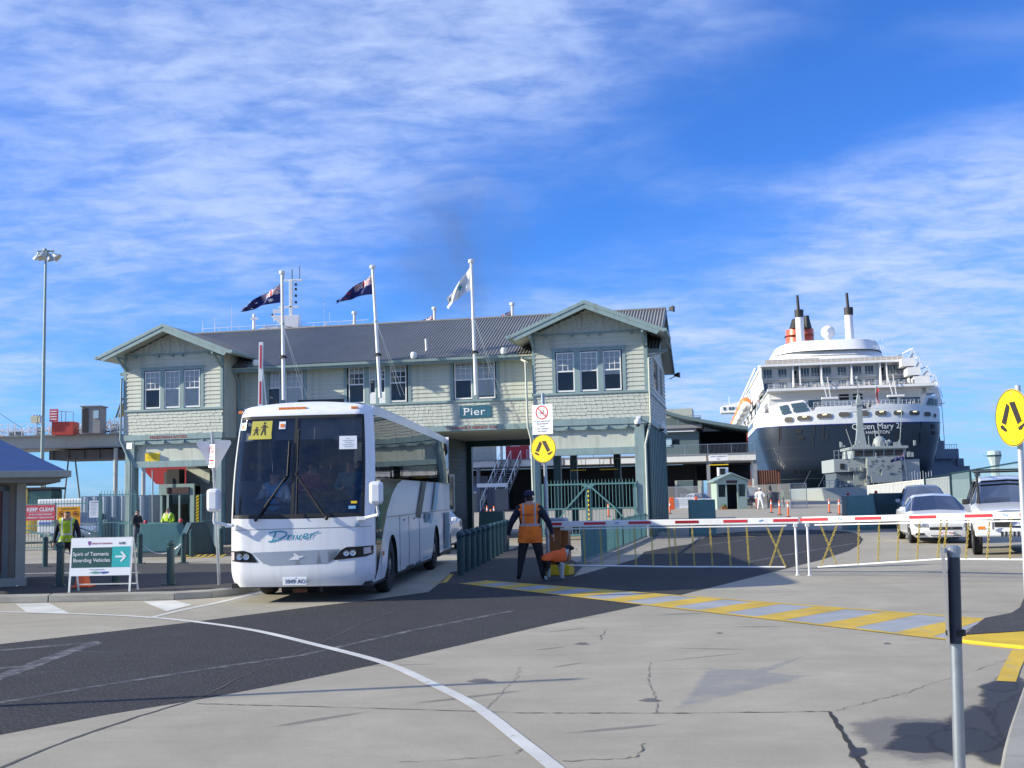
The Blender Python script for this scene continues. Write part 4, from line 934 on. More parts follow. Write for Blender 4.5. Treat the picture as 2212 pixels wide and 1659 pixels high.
    if hat:
        top_ = Vector(J['crown'][0]); c_ = mk(hat[1], 'hat')
        mb = MB()
        if hat[0] == 'cap':
            mb.lathe([(.105 * k, -.02 * k), (.108 * k, .02 * k), (.095 * k, .06 * k), (.05 * k, .09 * k), (0, .10 * k)], 14, c=(top_.x, top_.y + .005, top_.z)); mb.prism([(-.07 * k, -.09 * k), (.07 * k, -.09 * k), (.05 * k, -.17 * k), (-.05 * k, -.17 * k)], 'z', top_.z - .01, top_.z + .005)
        elif hat[0] == 'peaked':
            mb.lathe([(.10 * k, -.02 * k), (.10 * k, .04 * k), (.145 * k, .07 * k), (.12 * k, .10 * k), (0, .10 * k)], 14, c=(top_.x, top_.y, top_.z)); mb.prism([(-.07 * k, -.09 * k), (.07 * k, -.09 * k), (.05 * k, -.16 * k), (-.05 * k, -.16 * k)], 'z', top_.z - .02, top_.z)
        elif hat[0] == 'beanie':
            mb.lathe([(.103 * k, -.05 * k), (.112 * k, -.02 * k), (.11 * k, .04 * k), (.07 * k, .085 * k), (0, .10 * k)], 14, c=(top_.x, top_.y + .008, top_.z))
        mb.build('hat', c_, t, smooth=True)
    return t

# ------------------------------------------------------------------ coach
BX, BY, BRZ = -3.68, 19.4, R(-3.65)
BWHITE = mat('coach_white', (.76, .77, .79), .28, var=.03, scale=.8, coat=.25, dirt=.14)
BBLK = mat('coach_black_gloss', (.010, .012, .015), .12, var=.1, spec=.3)
BGREY = mat('coach_silver', (.36, .40, .46), .28, .35, var=.05)
BTEAL = mat('coach_teal', (.02, .16, .24), .4, var=.05); BTL2 = mat('coach_pale_blue', (.20, .40, .52), .4); BDG = mat('coach_dark_grey', (.035, .04, .045), .4, spec=.3)
AMB = mat('amber_lens', (.80, .22, .02), .2, var=.1, coat=.5)
WSG = glass('windscreen_glass', (.66, .71, .76), .015, .015, .02)
SDG = glass('coach_side_glass', (.05, .06, .07), .16, .02, .06, gc=.62)
bus = thing('coach', 'white touring coach with teal stripes turning out beneath the gatehouse', 'coach', (BX, BY, 0), BRZ)
HW = 1.25
def FY(x, z):                       # front surface of the body
    y = 0.0
    if z > 1.42: y += .36 * ((min(z, 3.22) - 1.42) / 1.8) ** 1.25
    if z > 3.22: y += .28 * ((z - 3.22) / .25) ** 2 + (z - 3.22) * .5
    if z < .55: y += .10 * ((.55 - z) / .28) ** 2
    y += .07 * (x / 1.2) ** 2
    if abs(x) > 1.0: y += .26 * ((abs(x) - 1.0) / .25) ** 2.2
    return y
def SX(z): return HW - (.09 * ((z - 1.9) / 1.5) ** 2 if z > 1.9 else 0) - (.05 * ((.6 - z) / .3) ** 2 if z < .6 else 0)
def FP(x, z, off=0.0):
    xx = x * SX(z) / HW; return (xx + (math.copysign(off * .5, x) if abs(x) > 1.1 else 0), FY(x, z) - off, z)
def fpatch(name, x0, x1, z0, z1, m, off=0.0, parent=bus, nx=14, nz=10, zf0=None, zf1=None, th=.0):
    mb = MB(); xs = lin(x0, x1, nx); ts = lin(0, 1, nz)
    z0f = zf0 or (lambda x: z0); z1f = zf1 or (lambda x: z1)
    mb.grid(lambda x, t: FP(x, z0f(x) + (z1f(x) - z0f(x)) * t, off), xs, ts)
    return mb.build(name, m, parent, smooth=True, fix=False)
def ws_bot(x): return 1.46 + .03 * (1 - (x / 1.2) ** 2) * -1
def ws_top(x): return 3.20
def roofz(x): return 3.36 + .11 * (1 - (x / 1.25) ** 2)
fpatch('front_panel', -1.25, 1.25, .28, 1.44, BWHITE, nx=34, nz=16, zf1=lambda x: ws_bot(x) - .01)
fpatch('front_brow', -1.25, 1.25, 3.2, 3.42, BWHITE, nx=34, nz=8, zf1=roofz)
fpatch('windscreen_pillar', -1.25, -1.19, 1.44, 3.2, BWHITE, nx=4, nz=12); fpatch('windscreen_pillar', 1.12, 1.25, 1.44, 3.2, BWHITE, nx=6, nz=12)
fpatch('windscreen_seal', -1.19, -1.155, 1.44, 3.2, BLACK, .004, nx=4, nz=12); fpatch('windscreen_seal', 1.085, 1.12, 1.44, 3.2, BLACK, .004, nx=4, nz=12)
fpatch('windscreen_seal', -1.19, 1.12, 1.44, 1.50, BLACK, .004, nx=30, nz=3); fpatch('windscreen_seal', -1.19, 1.12, 3.15, 3.205, BLACK, .004, nx=30, nz=3)
fpatch('windscreen_seal', -.125, -.075, 1.49, 3.16, BLACK, .004, nx=3, nz=12)
fpatch('windscreen', -1.155, -.125, 1.49, 3.16, WSG, .0, nx=14, nz=12); fpatch('windscreen', -.075, 1.085, 1.49, 3.16, WSG, .0, nx=14, nz=12)
# body shell: roof, sides, rear
BL = 11.6
def taper(y): return 1 if y < 10.9 else 1 - .05 * ((y - 10.9) / .7) ** 2
mb = MB(); ysr = [None] + lin(.98, BL, 14)
def RP(y, x):
    z = roofz(x) - (.04 if y is not None and y > 11.2 else 0)
    if y is None: return FP(x, roofz(x))
    xx = x * SX(3.36) / HW; return (xx, y, z + .03 * min(1, y / 1.5) - .10 * (y / BL) ** 2)
mb.grid(lambda i, x: RP(ysr[int(i)], x), range(len(ysr)), lin(-1.25, 1.25, 22)); mb.build('roof', BWHITE, bus, smooth=True, fix=False)
def side_curve(y, z, sg, off=0.0):
    yy = y
    # the side starts where the rounded front corner ends
    return (sg * (SX(z) + off) * taper(y), yy, z)
def roof_edge(y): return 3.36 + .03 * min(1, y / 1.5) - .10 * (y / BL) ** 2
ARCH = ((2.12, .56), (8.35, .56))
def side_patch(name, poly, m, sg, off=0.0, hole=False):
    """flat lower panel from an outline in (y, z)"""
    mb = MB(); tris = tessellate_polygon([[Vector((p[0], p[1], 0)) for p in poly]])
    mb.add([side_curve(p[0], p[1], sg, off) for p in poly], [tuple(t) for t in tris]); return mb.build(name, m, bus, smooth=True)
def arch_pts(cy, r, z0, n=12):
    out = []
    for i in range(n + 1):
        a = math.pi * i / n; out.append((cy - r * math.cos(a), .50 + r * math.sin(a)))
    return [(cy - r, z0)] + out + [(cy + r, z0)]
def lower_outline(top_pts):
    b = [(.46, .30)]
    for cy, r in ARCH: b += arch_pts(cy, r, .28)
    b += [(BL, .34)]; return b + top_pts
for sg in (-1, 1):
    zf = lambda y: FY(1.25, 1.0)
    side_patch('side_panel', lower_outline([(BL, 1.38), (.46, 1.38)]), BWHITE, sg)
    for a, b in ((1.10, 7.4), (7.44, BL)): MB().box(min(sg * 1.248, sg * 1.254), max(sg * 1.248, sg * 1.254), a, b, 1.385, 1.395).build('panel_seam', BDG, bus)
    side_patch('side_panel', [(.46, 1.38), (BL, 1.38), (BL, 2.09), (.46, 2.09)], BWHITE, sg)
    # window band with five panes in a row
    ybs = [.80, 2.9, 5.0, 7.0, 9.0, 10.6, BL - .1]
    for i, (a, b) in enumerate(zip(ybs[:-1], ybs[1:])):
        mb = MB(); mb.grid(lambda y, t, a=a, b=b: side_curve(y, 2.09 + (roof_edge(y) - .17 - 2.09) * t, sg, .0), lin(a + .012, b - .012, 6), lin(0, 1, 7)); mb.build('side_window', SDG, bus, smooth=True, fix=False)
        if i: mb = MB(); mb.grid(lambda y, t: side_curve(y, 2.09 + (roof_edge(y) - .17 - 2.09) * t, sg, -.004), [a - .02, a + .02], lin(0, 1, 7)); mb.build('window_pillar', BBLK, bus, fix=False)
    mb = MB(); mb.grid(lambda y, t: side_curve(y, roof_edge(y) - .175 + .18 * t, sg), lin(.80, BL, 20), lin(0, 1, 4)); mb.build('cant_rail', BWHITE, bus, smooth=True, fix=False)
    mb = MB(); mb.grid(lambda t, z: tuple(Vector(FP(sg * 1.25, z)).lerp(Vector(side_curve(.80, z, sg)), t)), lin(0, 1, 5), lin(2.09, 3.2, 10)); mb.build('corner_window', SDG if sg > 0 else BWHITE, bus, smooth=True, fix=False)
    mb = MB(); mb.grid(lambda t, z: tuple(Vector(FP(sg * 1.25, z)).lerp(Vector(side_curve(.80, z, sg)), t)), lin(0, 1, 4), lin(3.2, 3.37, 4)); mb.build('corner_panel', BWHITE, bus, smooth=True, fix=False)
    mb = MB(); mb.grid(lambda t, z: tuple(Vector(FP(sg * 1.25, z)).lerp(Vector(side_curve(.47, z, sg)), t)), lin(0, 1, 4), lin(.30, 2.09, 12)); mb.build('corner_panel', BWHITE, bus, smooth=True, fix=False)
# dark glazing that sweeps down to the door (camera side), stripes, panels and door
side_patch('door_glass', [(.475, 1.05), (.475, 2.085), (3.35, 2.085), (2.7, 2.0), (2.1, 1.80), (1.55, 1.50), (1.12, 1.12), (.85, .80), (.62, .50), (.50, .34), (.475, .34)], BBLK, 1, .006)
side_patch('door_glass', [(.42, .95), (.46, 2.06), (1.02, 2.06), (1.02, 1.25), (.92, 1.0), (.80, .92)], SDG, 1, .012)
side_patch('door_seam', [(1.03, .33), (1.05, .33), (1.05, 1.0), (1.03, 1.0)], BDG, 1, .010)
side_patch('stripe', [(3.9, .31), (4.9, .31), (6.75, 2.085), (6.1, 2.085)], BDG, 1, .006)
side_patch('stripe', [(5.2, .31), (6.0, .31), (7.15, 1.38), (6.5, 1.38)], BTEAL, 1, .006)
side_patch('stripe', [(6.2, .34), (7.0, .34), (7.8, 1.37), (7.3, 1.37)], BTL2, 1, .006)
side_patch('stripe', [(10.0, .40), (10.9, .40), (10.9, 1.32), (10.0, 1.32)], BTEAL, 1, .006)
side_patch('stripe', [(7.65, 1.42), (8.3, 1.42), (8.9, 2.08), (8.35, 2.08)], BTL2, 1, .006)
for y0, y1 in ((2.95, 4.05), (4.09, 5.5), (5.54, 7.0)):
    MB().box(1.249, 1.256, y0, y0 + .012, .34, 1.37).box(1.249, 1.262, (y0 + y1) / 2 - .05, (y0 + y1) / 2 + .05, 1.28, 1.31).build('locker_seam', BDG, bus)
MB().box(1.25, 1.27, 1.10, 1.16, .72, .80).build('side_repeater', AMB, bus)
mb = MB(); mb.grid(lambda x, z: (x * taper(BL), BL + .06 * (1 - (x / 1.25) ** 4), z), lin(-1.25, 1.25, 12), lin(.34, 3.34, 6)); mb.build('rear_panel', BWHITE, bus, smooth=True, fix=False)
mb = MB(); mb.box(-1.2, 1.2, .2, BL, .26, .34); mb.box(-1.19, 1.19, .3, BL - .1, .95, 1.0); mb.build('chassis_floor', BLACK, bus)
for cy, r in ARCH:
    for sg in (-1, 1):
        mb = MB(); ap = arch_pts(cy, r, .28)
        mb.grid(lambda i, x: (sg * x, ap[int(i)][0], ap[int(i)][1]), range(len(ap)), [1.249, .62]); mb.build('wheel_arch', BLACK, bus, fix=False)
        w = MB(); w.lathe([(.22, -.13), (.34, -.14), (.47, -.12), (.50, -.07), (.50, .07), (.47, .12), (.34, .14), (.22, .13)], 28, axis='x')
        o = w.build('wheel', TYRE, bus, loc=(sg * 1.08, cy, .50), smooth=True)
        h = MB(); h.lathe([(.29, .10), (.30, .125), (.27, .12), (.20, .04), (.12, .05), (.11, .12), (0, .13)], 20, axis='x')
        h.build('rim', mat('wheel_steel', (.30, .31, .33), .35, .6), o, rot=(0, 0, 0 if sg > 0 else math.pi), smooth=True)
        nb = MB()
        for k in range(8): a = k * math.pi / 4; nb.tube((.09, .17 * math.cos(a), .17 * math.sin(a)), (.125, .17 * math.cos(a), .17 * math.sin(a)), .014, 6)
        nb.build('wheel_nuts', CHROME, o, rot=(0, 0, 0 if sg > 0 else math.pi))
# underbody bits seen below the bumper
MB().tube((-.45, .7, .22), (.15, .7, .22), .09, 10).box(-1.1, 1.1, 1.9, 2.2, .35, .5).build('axle', BLACK, bus)
MB().tube((-.2, .45, .19), (.05, .45, .19), .045, 8).build('tow_pin', mat('rusty_steel', (.16, .07, .04), .8), bus)
MB().box(.30, .36, .3, .5, .17, .27).build('tow_hook', BLACK, bus)
# front details
def fpoly(name, pts, m, off, n=1):
    """outline given in (x, z) laid on the front surface"""
    dense = []
    for (a, b) in zip(pts, pts[1:] + pts[:1]):
        k = max(1, int(abs(a[0] - b[0]) / .06))
        for i in range(k): dense.append((a[0] + (b[0] - a[0]) * i / k, a[1] + (b[1] - a[1]) * i / k))
    bm = bmesh.new(); vs = [bm.verts.new((x, 0, z)) for x, z in dense]; bm.faces.new(vs)
    xs = sorted({round(x, 2) for x in lin(min(p[0] for p in pts), max(p[0] for p in pts), 22)})
    for x in xs[1:-1]: bmesh.ops.bisect_plane(bm, geom=bm.verts[:] + bm.edges[:] + bm.faces[:], plane_co=(x, 0, 0), plane_no=(1, 0, 0))
    bmesh.ops.triangulate(bm, faces=bm.faces)
    for v in bm.verts: v.co = FP(v.co.x, v.co.z, off)
    me = bpy.data.meshes.new(name); bm.to_mesh(me); bm.free(); me.materials.append(m)
    for p in me.polygons: p.use_smooth = True
    o = bpy.data.objects.new(name, me); col.objects.link(o); o.parent = bus; return o
fpoly('grille_panel', [(-.80, .865), (.72, .90), (.58, .70), (.48, .665), (-.48, .645), (-.60, .68)], BGREY, .006)
fpoly('panel_seam', [(-1.22, 1.25), (1.22, 1.27), (1.22, 1.263), (-1.22, 1.243)], BDG, .003)
fpoly('headlight', [(-1.235, .89), (-.94, .90), (-.82, .86), (-.70, .71), (-.74, .70), (-1.19, .72)], BBLK, .010)
fpoly('headlight', [(1.235, .94), (.83, .93), (.74, .885), (.60, .725), (.64, .715), (1.14, .765), (1.23, .80)], BBLK, .010)
lens = mat('lamp_lens', (.55, .58, .62), .08, .8)
for x, z, r in ((-1.02, .80, .055), (-.90, .80, .055), (.82, .83, .05), (.93, .835, .055)):
    p = FP(x, z, .012); MB().lathe([(0, .004), (r * .5, .012), (r * .9, .008), (r, -.004)], 14, axis='y', c=(p[0], p[1] - .012, p[2])).build('lamp', lens, bus, smooth=True)
fpoly('indicator', [(-1.225, .87), (-1.12, .875), (-1.12, .74), (-1.19, .735)], mat('clear_lens', (.55, .5, .52), .15, .1), .014)
fpoly('indicator', [(1.10, .91), (1.20, .92), (1.21, .82), (1.10, .80)], MATS['clear_lens'], .014)
fpoly('swan_emblem', [(-.16, .735), (-.05, .80), (-.08, .845), (-.03, .835), (.02, .80), (.11, .795), (.06, .765), (.02, .755), (.03, .735)], BWHITE, .012)
p = FP(-.05, .38, .03)
pl = MB().box(-.205, .205, -.006, .006, -.068, .068).build('number_plate', SIGNW, bus, loc=(-.055, p[1] - .005, .376), bevel=.006)
text('plate_lettering', '1049 AO', .10, mat('plate_blue_black', (.03, .04, .09), .5), pl, (-.175, -.009, -.036), sx=.95)
MB().prism([(.005, .060), (.035, .060), (.02, .040)], 'y', -.009, -.007).build('plate_mark', mat('plate_blue', (.1, .15, .5), .5), pl)
# hand lettered name on the front: strokes
def stroke(pts, w, m, name='name_lettering'):
    mb = MB(); P = spline(pts, 6) if len(pts) > 2 else [Vector(p) for p in pts]
    n = len(P); L_ = []; R_ = []
    for i in range(n):
        tt = (P[min(i + 1, n - 1)] - P[max(0, i - 1)]).normalized(); q = Vector((-tt.y, tt.x)) * w / 2
        a, b = P[i] + q, P[i] - q; L_.append(FP(a.x, a.y, .008)); R_.append(FP(b.x, b.y, .008))
    mb.add(L_ + R_, [(i, i + 1, i + 1 + n, i + n) for i in range(n - 1)]); return mb
LT = mat('teal_lettering', (.03, .28, .42), .4)
mb = MB()
for pts, w in ((((-.50, 1.19), (-.36, 1.215), (-.22, 1.20), (-.20, 1.15), (-.30, 1.09), (-.42, 1.055), (-.51, 1.045)), .024), (((-.38, 1.20), (-.44, 1.05)), .026),
               (((-.155, 1.15), (-.18, 1.065)), .022), (((-.17, 1.10), (-.13, 1.14), (-.09, 1.15)), .020), (((-.055, 1.15), (-.08, 1.07)), .022), (((-.04, 1.195), (-.03, 1.20)), .022),
               (((-.01, 1.155), (.005, 1.075), (.07, 1.16)), .021), (((.10, 1.115), (.17, 1.135), (.165, 1.165), (.12, 1.16), (.095, 1.11), (.13, 1.08), (.19, 1.10)), .019), (((.235, 1.175), (.215, 1.09)), .022), (((.222, 1.12), (.27, 1.17), (.36, 1.20)), .021)):
    q = stroke(pts, w, LT); mb.add(q.v, q.f)
mb.build('name_lettering', LT, bus, fix=False)
text('fleet_number', '39', .075, LT, bus, (.97, FP(1.02, 1.3)[1] - .02, 1.27), (R(90), 0, R(12)))
# marker lamps on the brow
for x0, x1, n in ((-1.24 + .03, -1.11, 2), (-.45, .045, 5), (.83, .955, 2)):
    zc = 3.30 + .035 * (1 if n == 5 else .6 if x0 > 0 else 0)
    for i in range(n):
        a = x0 + (x1 - x0) * i / n; b = x0 + (x1 - x0) * (i + 1) / n - .008
        p = FP((a + b) / 2, zc, .0); MB().box(a, b, p[1] - .03, p[1] + .02, zc - .025, zc + .025).build('marker_lamp', AMB, bus, bevel=.006)
MB().prism([(-.35, 0), (.55, 0), (.45, .09), (-.25, .09)], 'y', 1.6, 2.6, M=Matrix.Translation((-.05, 0, 3.49))).build('roof_hatch', BWHITE, bus, bevel=.03)
MB().box(-.38, .48, 1.52, 1.6, 3.50, 3.575).build('roof_hatch_gap', BBLK, bus)
MB().box(-.62, -.60, .85, .87, 3.45, 3.53).build('aerial', BLACK, bus)
# mirrors
for sg, (x, z), (ax, az) in ((-1, (-1.39, 1.76), (-1.18, 1.33)), (1, (1.38, 1.82), (1.10, 1.40))):
    MB().box(-.115, .115, -.09, .09, -.19, .20).build('mirror', BWHITE, bus, loc=(x, -.18, z), bevel=.06)
    MB().tube((x, -.16, z - .17), (x + .02 * sg, -.12, az + .06), .022, 8).tube((x + .02 * sg, -.12, az + .06), (ax, .03, az), .03, 8).box(ax - .07, ax + .07, -.03, .08, az - .03, az + .03).build('mirror_arm', BWHITE, bus, bevel=.008)
# wipers
def wiper(p0, p1, n2):
    mb = MB(); A = Vector(FP(*p0, .05)); B = Vector(FP(*p1, .04)); mb.tube(A, B, .016, 6, .010)
    off = Vector((.035 * n2, -.0, .02)); mb.tube(A + off, B + off * .6, .009, 5); mb.ball(tuple(A), .035, 8)
    mb.build('wiper', BLACK, bus)
    # blade
    MB().bar(A.lerp(B, .25) + Vector((.02 * n2, .01, 0)), B + (B - A) * .02 + Vector((.02 * n2, .01, .02)), .03, .02).build('wiper_blade', BLACK, bus)
wiper((-.72, 1.42), (-.24, 2.12), 1); wiper((.50, 1.42), (-.03, 2.16), -1)
MB().tube(FP(-.02, 1.47, .05), FP(-.05, 2.95, .035), .007, 5).tube(FP(-.20, 2.15, .04), FP(-.2, 2.75, .03), .012, 5).build('wiper_link', BLACK, bus)
# things fixed inside the windscreen
def inner(name, x0, x1, z0, z1, m, off=-.03): return fpatch(name, x0, x1, z0, z1, m, off, nx=6, nz=4)
inner('school_children_sign', -.93, -.55, 2.84, 3.12, mat('school_sign_yellow', (.46, .42, .06), .6), .006); inner('school_children_sign', -.97, -.54, 2.80, 2.86, MATS['school_sign_yellow'], .006)
sg_ = MB()
for cx_, hh in ((-.84, .15), (-.70, .23)):
    b0 = 2.87
    def q(x, z): sg_.v.append(FP(x, z, .012)); return len(sg_.v) - 1
    for poly in (((cx_ - .02, b0 + hh * .45), (cx_ + .03, b0 + hh * .45), (cx_ + .02, b0 + hh * .8), (cx_ - .01, b0 + hh * .8)), ((cx_ - .01, b0 + hh * .84), (cx_ + .02, b0 + hh * .84), (cx_ + .02, b0 + hh), (cx_ - .01, b0 + hh)),
                 ((cx_ - .02, b0 + hh * .45), (cx_, b0 + hh * .45), (cx_ - .035, b0), (cx_ - .055, b0)), ((cx_ + .0, b0 + hh * .45), (cx_ + .025, b0 + hh * .45), (cx_ + .045, b0), (cx_ + .025, b0)),
                 ((cx_ + .01, b0 + hh * .72), (cx_ + .07, b0 + hh * .55), (cx_ + .07, b0 + hh * .62), (cx_ + .01, b0 + hh * .8)), ((cx_ - .01, b0 + hh * .72), (cx_ - .06, b0 + hh * .50), (cx_ - .06, b0 + hh * .57), (cx_ - .01, b0 + hh * .8))):
        sg_.f.append(tuple(q(*p) for p in poly)); sg_.m.append(0)
sg_.build('school_children_figure', BLK, bus, fix=False)
for x in (-1.10, -.36): inner('flashing_lamp', x - .06, x + .06, 2.97, 3.10, SIGNW, .006); inner('flashing_lamp_lens', x - .035, x + .04, 3.0, 3.06, AMB, .012)
inner('notice_sheet', .68, .99, 2.59, 2.82, SIGNW, .006)
for k, (a, b) in enumerate(((.80, .86), (.74, .93), (.78, .90), (.73, .94), (.76, .92))): inner('notice_print', a, b, 2.77 - k * .035, 2.778 - k * .035, mat('grey_print', (.3, .35, .4), .6), .010)
inner('sticker', .90, 1.00, 1.66, 1.70, YEL, .006); inner('sticker', .86, .98, 1.57, 1.62, mat('pale_blue_sticker', (.2, .45, .7), .5), .006)
inner('sun_visor', -1.14, -.14, 2.78, 3.15, mat('visor_tint', (.16, .17, .18), .6), -.10); inner('sun_visor', -.05, 1.06, 2.78, 3.15, MATS['visor_tint'], -.10)
MB().box(-1.15, 1.12, .40, .95, 1.36, 1.44).build('dashboard', mat('grey_dash', (.08, .085, .09), .7), bus, bevel=.03)
MB().box(-1.1, 1.1, .6, BL - .2, 1.0, 1.02).box(-1.1, 1.1, BL - .5, BL - .4, 1.0, 3.2).build('saloon_floor', DARK, bus)
mb = MB(); mb.grid(lambda x, y: (x, y, 3.22), lin(-1.1, 1.1, 3), lin(.9, BL - .3, 3)); mb.build('saloon_ceiling', mat('grey_lining', (.10, .11, .12), .8), bus)
# steering wheel, driver, seats and passengers
sw = MB()
for i in range(18):
    a, b = 2 * math.pi * i / 18, 2 * math.pi * (i + 1) / 18; sw.tube((.24 * math.cos(a), 0, .24 * math.sin(a)), (.24 * math.cos(b), 0, .24 * math.sin(b)), .014, 5)
sw.bar((-.23, 0, 0), (.23, 0, 0), .03, .03); sw.build('steering_wheel', BLACK, bus, loc=(-.72, .78, 1.66), rot=(R(-55), 0, 0))
SEATM = mat('seat_fabric', (.04, .06, .14), .9, var=.3, scale=25)
def bus_seat(x, y, z=1.15):
    m_ = MB(); m_.box(-.22, .22, -.22, .24, .30, .42); m_.box(-.22, .22, .20, .32, .40, 1.05)
    return m_.build('seat', SEATM, bus, loc=(x, y, z), bevel=.04)
bus_seat(-.74, 1.35, 1.05)
def busp(x, y, z): v = Matrix.Rotation(BRZ, 4, 'Z') @ Vector((x, y, z)); return (v.x + BX, v.y + BY, z)
person('coach driver in a pale blue vest over a white shirt, hands on the steering wheel', busp(-.74, 1.27, 1.02), BRZ, 1.74, top=(.70, .72, .75), bottom=(.03, .03, .05), vest=(.10, .38, .70), arms='wheel', seated=True, band=(.10, .38, .70))
seat0 = None
pcols = [(.30, .05, .12), (.05, .20, .30), (.12, .14, .20), (.25, .25, .28), (.04, .05, .12), (.30, .10, .10), (.08, .22, .14), (.2, .2, .3), (.4, .4, .42), (.1, .05, .2)]
desc = ['dark red', 'teal', 'slate', 'grey', 'navy', 'rust', 'green', 'lilac grey', 'pale grey', 'purple']
pi = 0
for r_i in range(6):
    for x in (-.82, -.36, .38, .84):
        if seat0 is None: seat0 = bus_seat(x, 2.6 + r_i * .9, 1.28); 
        else: inst(seat0, (x, 2.6 + r_i * .9, 1.28))
PAX = [(-.36, 0), (.38, 0), (.84, 0), (-.82, 1), (-.36, 1), (.38, 1), (.84, 1), (.38, 2), (-.36, 2)]
for i, (x, r_i) in enumerate(PAX):
    person('seated passenger in %s clothes behind the windscreen, coach row %d, %s' % (desc[i], r_i + 1, 'window side' if abs(x) > .6 else 'aisle side'), busp(x, 2.58 + r_i * .9, 1.27), BRZ, 1.66 + .04 * (i % 3), top=pcols[i], bottom=(.03, .03, .05), seated=True, arms='front', group='passengers seated in the coach')
# ------------------------------------------------------------------ boom gates
def on_line(P0, P1, px, py):
    """parameter along the line P0-P1 (seen from above) that shows at the picture point"""
    dr = ray(px, py); a = Vector((P1.x - P0.x, P1.y - P0.y)); b = Vector((dr.x, dr.y))
    den = a.x * -b.y + a.y * b.x; w = Vector((-P0.x, -P0.y)); return (w.x * -b.y + w.y * b.x) / den
CHAINY = mat('yellow_chain', (.55, .42, .08), .5, var=.25, scale=30)
def chain(parent, A, B, m=CHAINY, name='chain', r=.007, pitch=.052):
    A, B = Vector(A), Vector(B); n = max(2, int((B - A).length / pitch)); mb = MB(); a = (B - A).normalized(); u = a.orthogonal().normalized(); w = a.cross(u)
    for i in range(n):
        c = A.lerp(B, (i + .5) / n); q = u if i % 2 else w; h = pitch * .62; k = .016
        pts = [c - a * h + q * 0, c - a * h * .6 + q * k, c + a * h * .6 + q * k, c + a * h, c + a * h * .6 - q * k, c - a * h * .6 - q * k]
        for p, p2 in zip(pts, pts[1:] + pts[:1]): mb.tube(p, p2, r, 4, caps=False)
    return mb.build(name, m, parent)
def boom_gate(label, P0, P1, reds, drops, crosses, rail, legx, logos):
    t = thing('boom_gate', label, 'boom gate', tuple(P0.xy.to_3d()), 0, 'lowered boom gates across the road'); o = Vector((P0.x, P0.y, 0))
    A, B = P0 - o, P1 - o; dv = (B - A).normalized()
    nrm = Vector((dv.y, -dv.x, 0)).normalized()
    if nrm.y > 0: nrm = -nrm
    MB().bar(A, B, .055, .125).build('boom_arm', WHITE, t, bevel=.008)
    lo = Vector((0, 0, -.10)); MB().bar(A + lo + dv * .3, B + lo - dv * .25, .035, .025).build('lower_flange', WHITE, t)
    for (n0, xa, ya), (n1, xb, yb) in reds:
        ta, tb = on_line(P0, P1, *s(n0, xa, ya)), on_line(P0, P1, *s(n1, xb, yb))
        ta, tb = min(ta, tb), max(ta, tb)
        MB().bar(A.lerp(B, ta) + nrm * .032 + Vector((0, 0, .008)), A.lerp(B, tb) + nrm * .032 + Vector((0, 0, .008)), .008, .055).build('red_reflector', RED, t)
    for n0, x, y in logos:
        ta = on_line(P0, P1, *s(n0, x, y)); c = A.lerp(B, ta) + nrm * .033
        MB().bar(c - dv * .035, c + dv * .045 + Vector((0, 0, .02)), .006, .02).build('blue_mark', mat('pale_blue_mark', (.12, .28, .55), .5), t)
    R0, R1, R2 = [r - o for r in rail]
    MB().tube(R0, R1, .017, 8).tube(R1, R2, .017, 8).build('hanging_rail', WHITE, t, smooth=True)
    def rail_at(X):
        if (X - R0.x) * (X - R1.x) <= 0: k = (X - R0.x) / (R1.x - R0.x); return R0.lerp(R1, k)
        k = (X - R1.x) / (R2.x - R1.x); return R1.lerp(R2, k)
    for n0, x, y in drops:
        p = A.lerp(B, on_line(P0, P1, *s(n0, x, y))); q = rail_at(p.x); chain(t, p - Vector((0, 0, .07)), q)
    for (n0, x0, y0), (n1, x1, y1) in crosses:
        p = A.lerp(B, on_line(P0, P1, *s(n0, x0, y0))); q = A.lerp(B, on_line(P0, P1, *s(n1, x1, y1))); q = rail_at(q.x); chain(t, p - Vector((0, 0, .07)), q)
    L_ = A.lerp(B, on_line(P0, P1, *s(*legx)))
    MB().tube((L_.x, L_.y, .02), (L_.x, L_.y, L_.z - .06), .022, 10).box(L_.x - .035, L_.x + .035, L_.y - .035, L_.y + .035, L_.z - .13, L_.z - .06).box(L_.x - .03, L_.x + .03, L_.y - .03, L_.y + .03, .0, .02).build('support_leg', WHITE, t, smooth=True)
    return t
B1a, B1b = d(6, 850, 848, 24.7), d(7, 1397, 768, 23.1)
boom_gate('long white boom with red bars and yellow chains reaching from the brown cabinet', B1a, B1b,
          [((6, 862, 840), (6, 975, 840)), ((6, 1160, 840), (6, 1340, 840)), ((6, 1530, 835), (6, 1715, 835)), ((6, 1915, 832), (6, 2108, 832)), ((7, 280, 785), (7, 490, 785)), ((7, 715, 778), (7, 930, 778)), ((7, 1165, 770), (7, 1390, 770))],
          [(6, 1152, 840), (6, 1290, 840), (6, 1430, 840), (6, 1570, 840), (6, 1712, 840), (7, 213, 790), (7, 268, 790), (7, 428, 785), (7, 590, 780), (7, 755, 778), (7, 922, 775)],
          [((7, 1095, 770), (7, 1255, 770)), ((7, 1260, 770), (7, 1108, 770))],
          (d(6, 1040, 1188, 24.3), d(7, 250, 1188, 23.7), d(7, 1275, 1190, 23.15)), (7, 1362, 770), [(6, 1430, 832), (7, 1052, 773)])
B2a, B2b = d(9, 2150, 1128, 19.9), d(7, 1430, 765, 23.0)
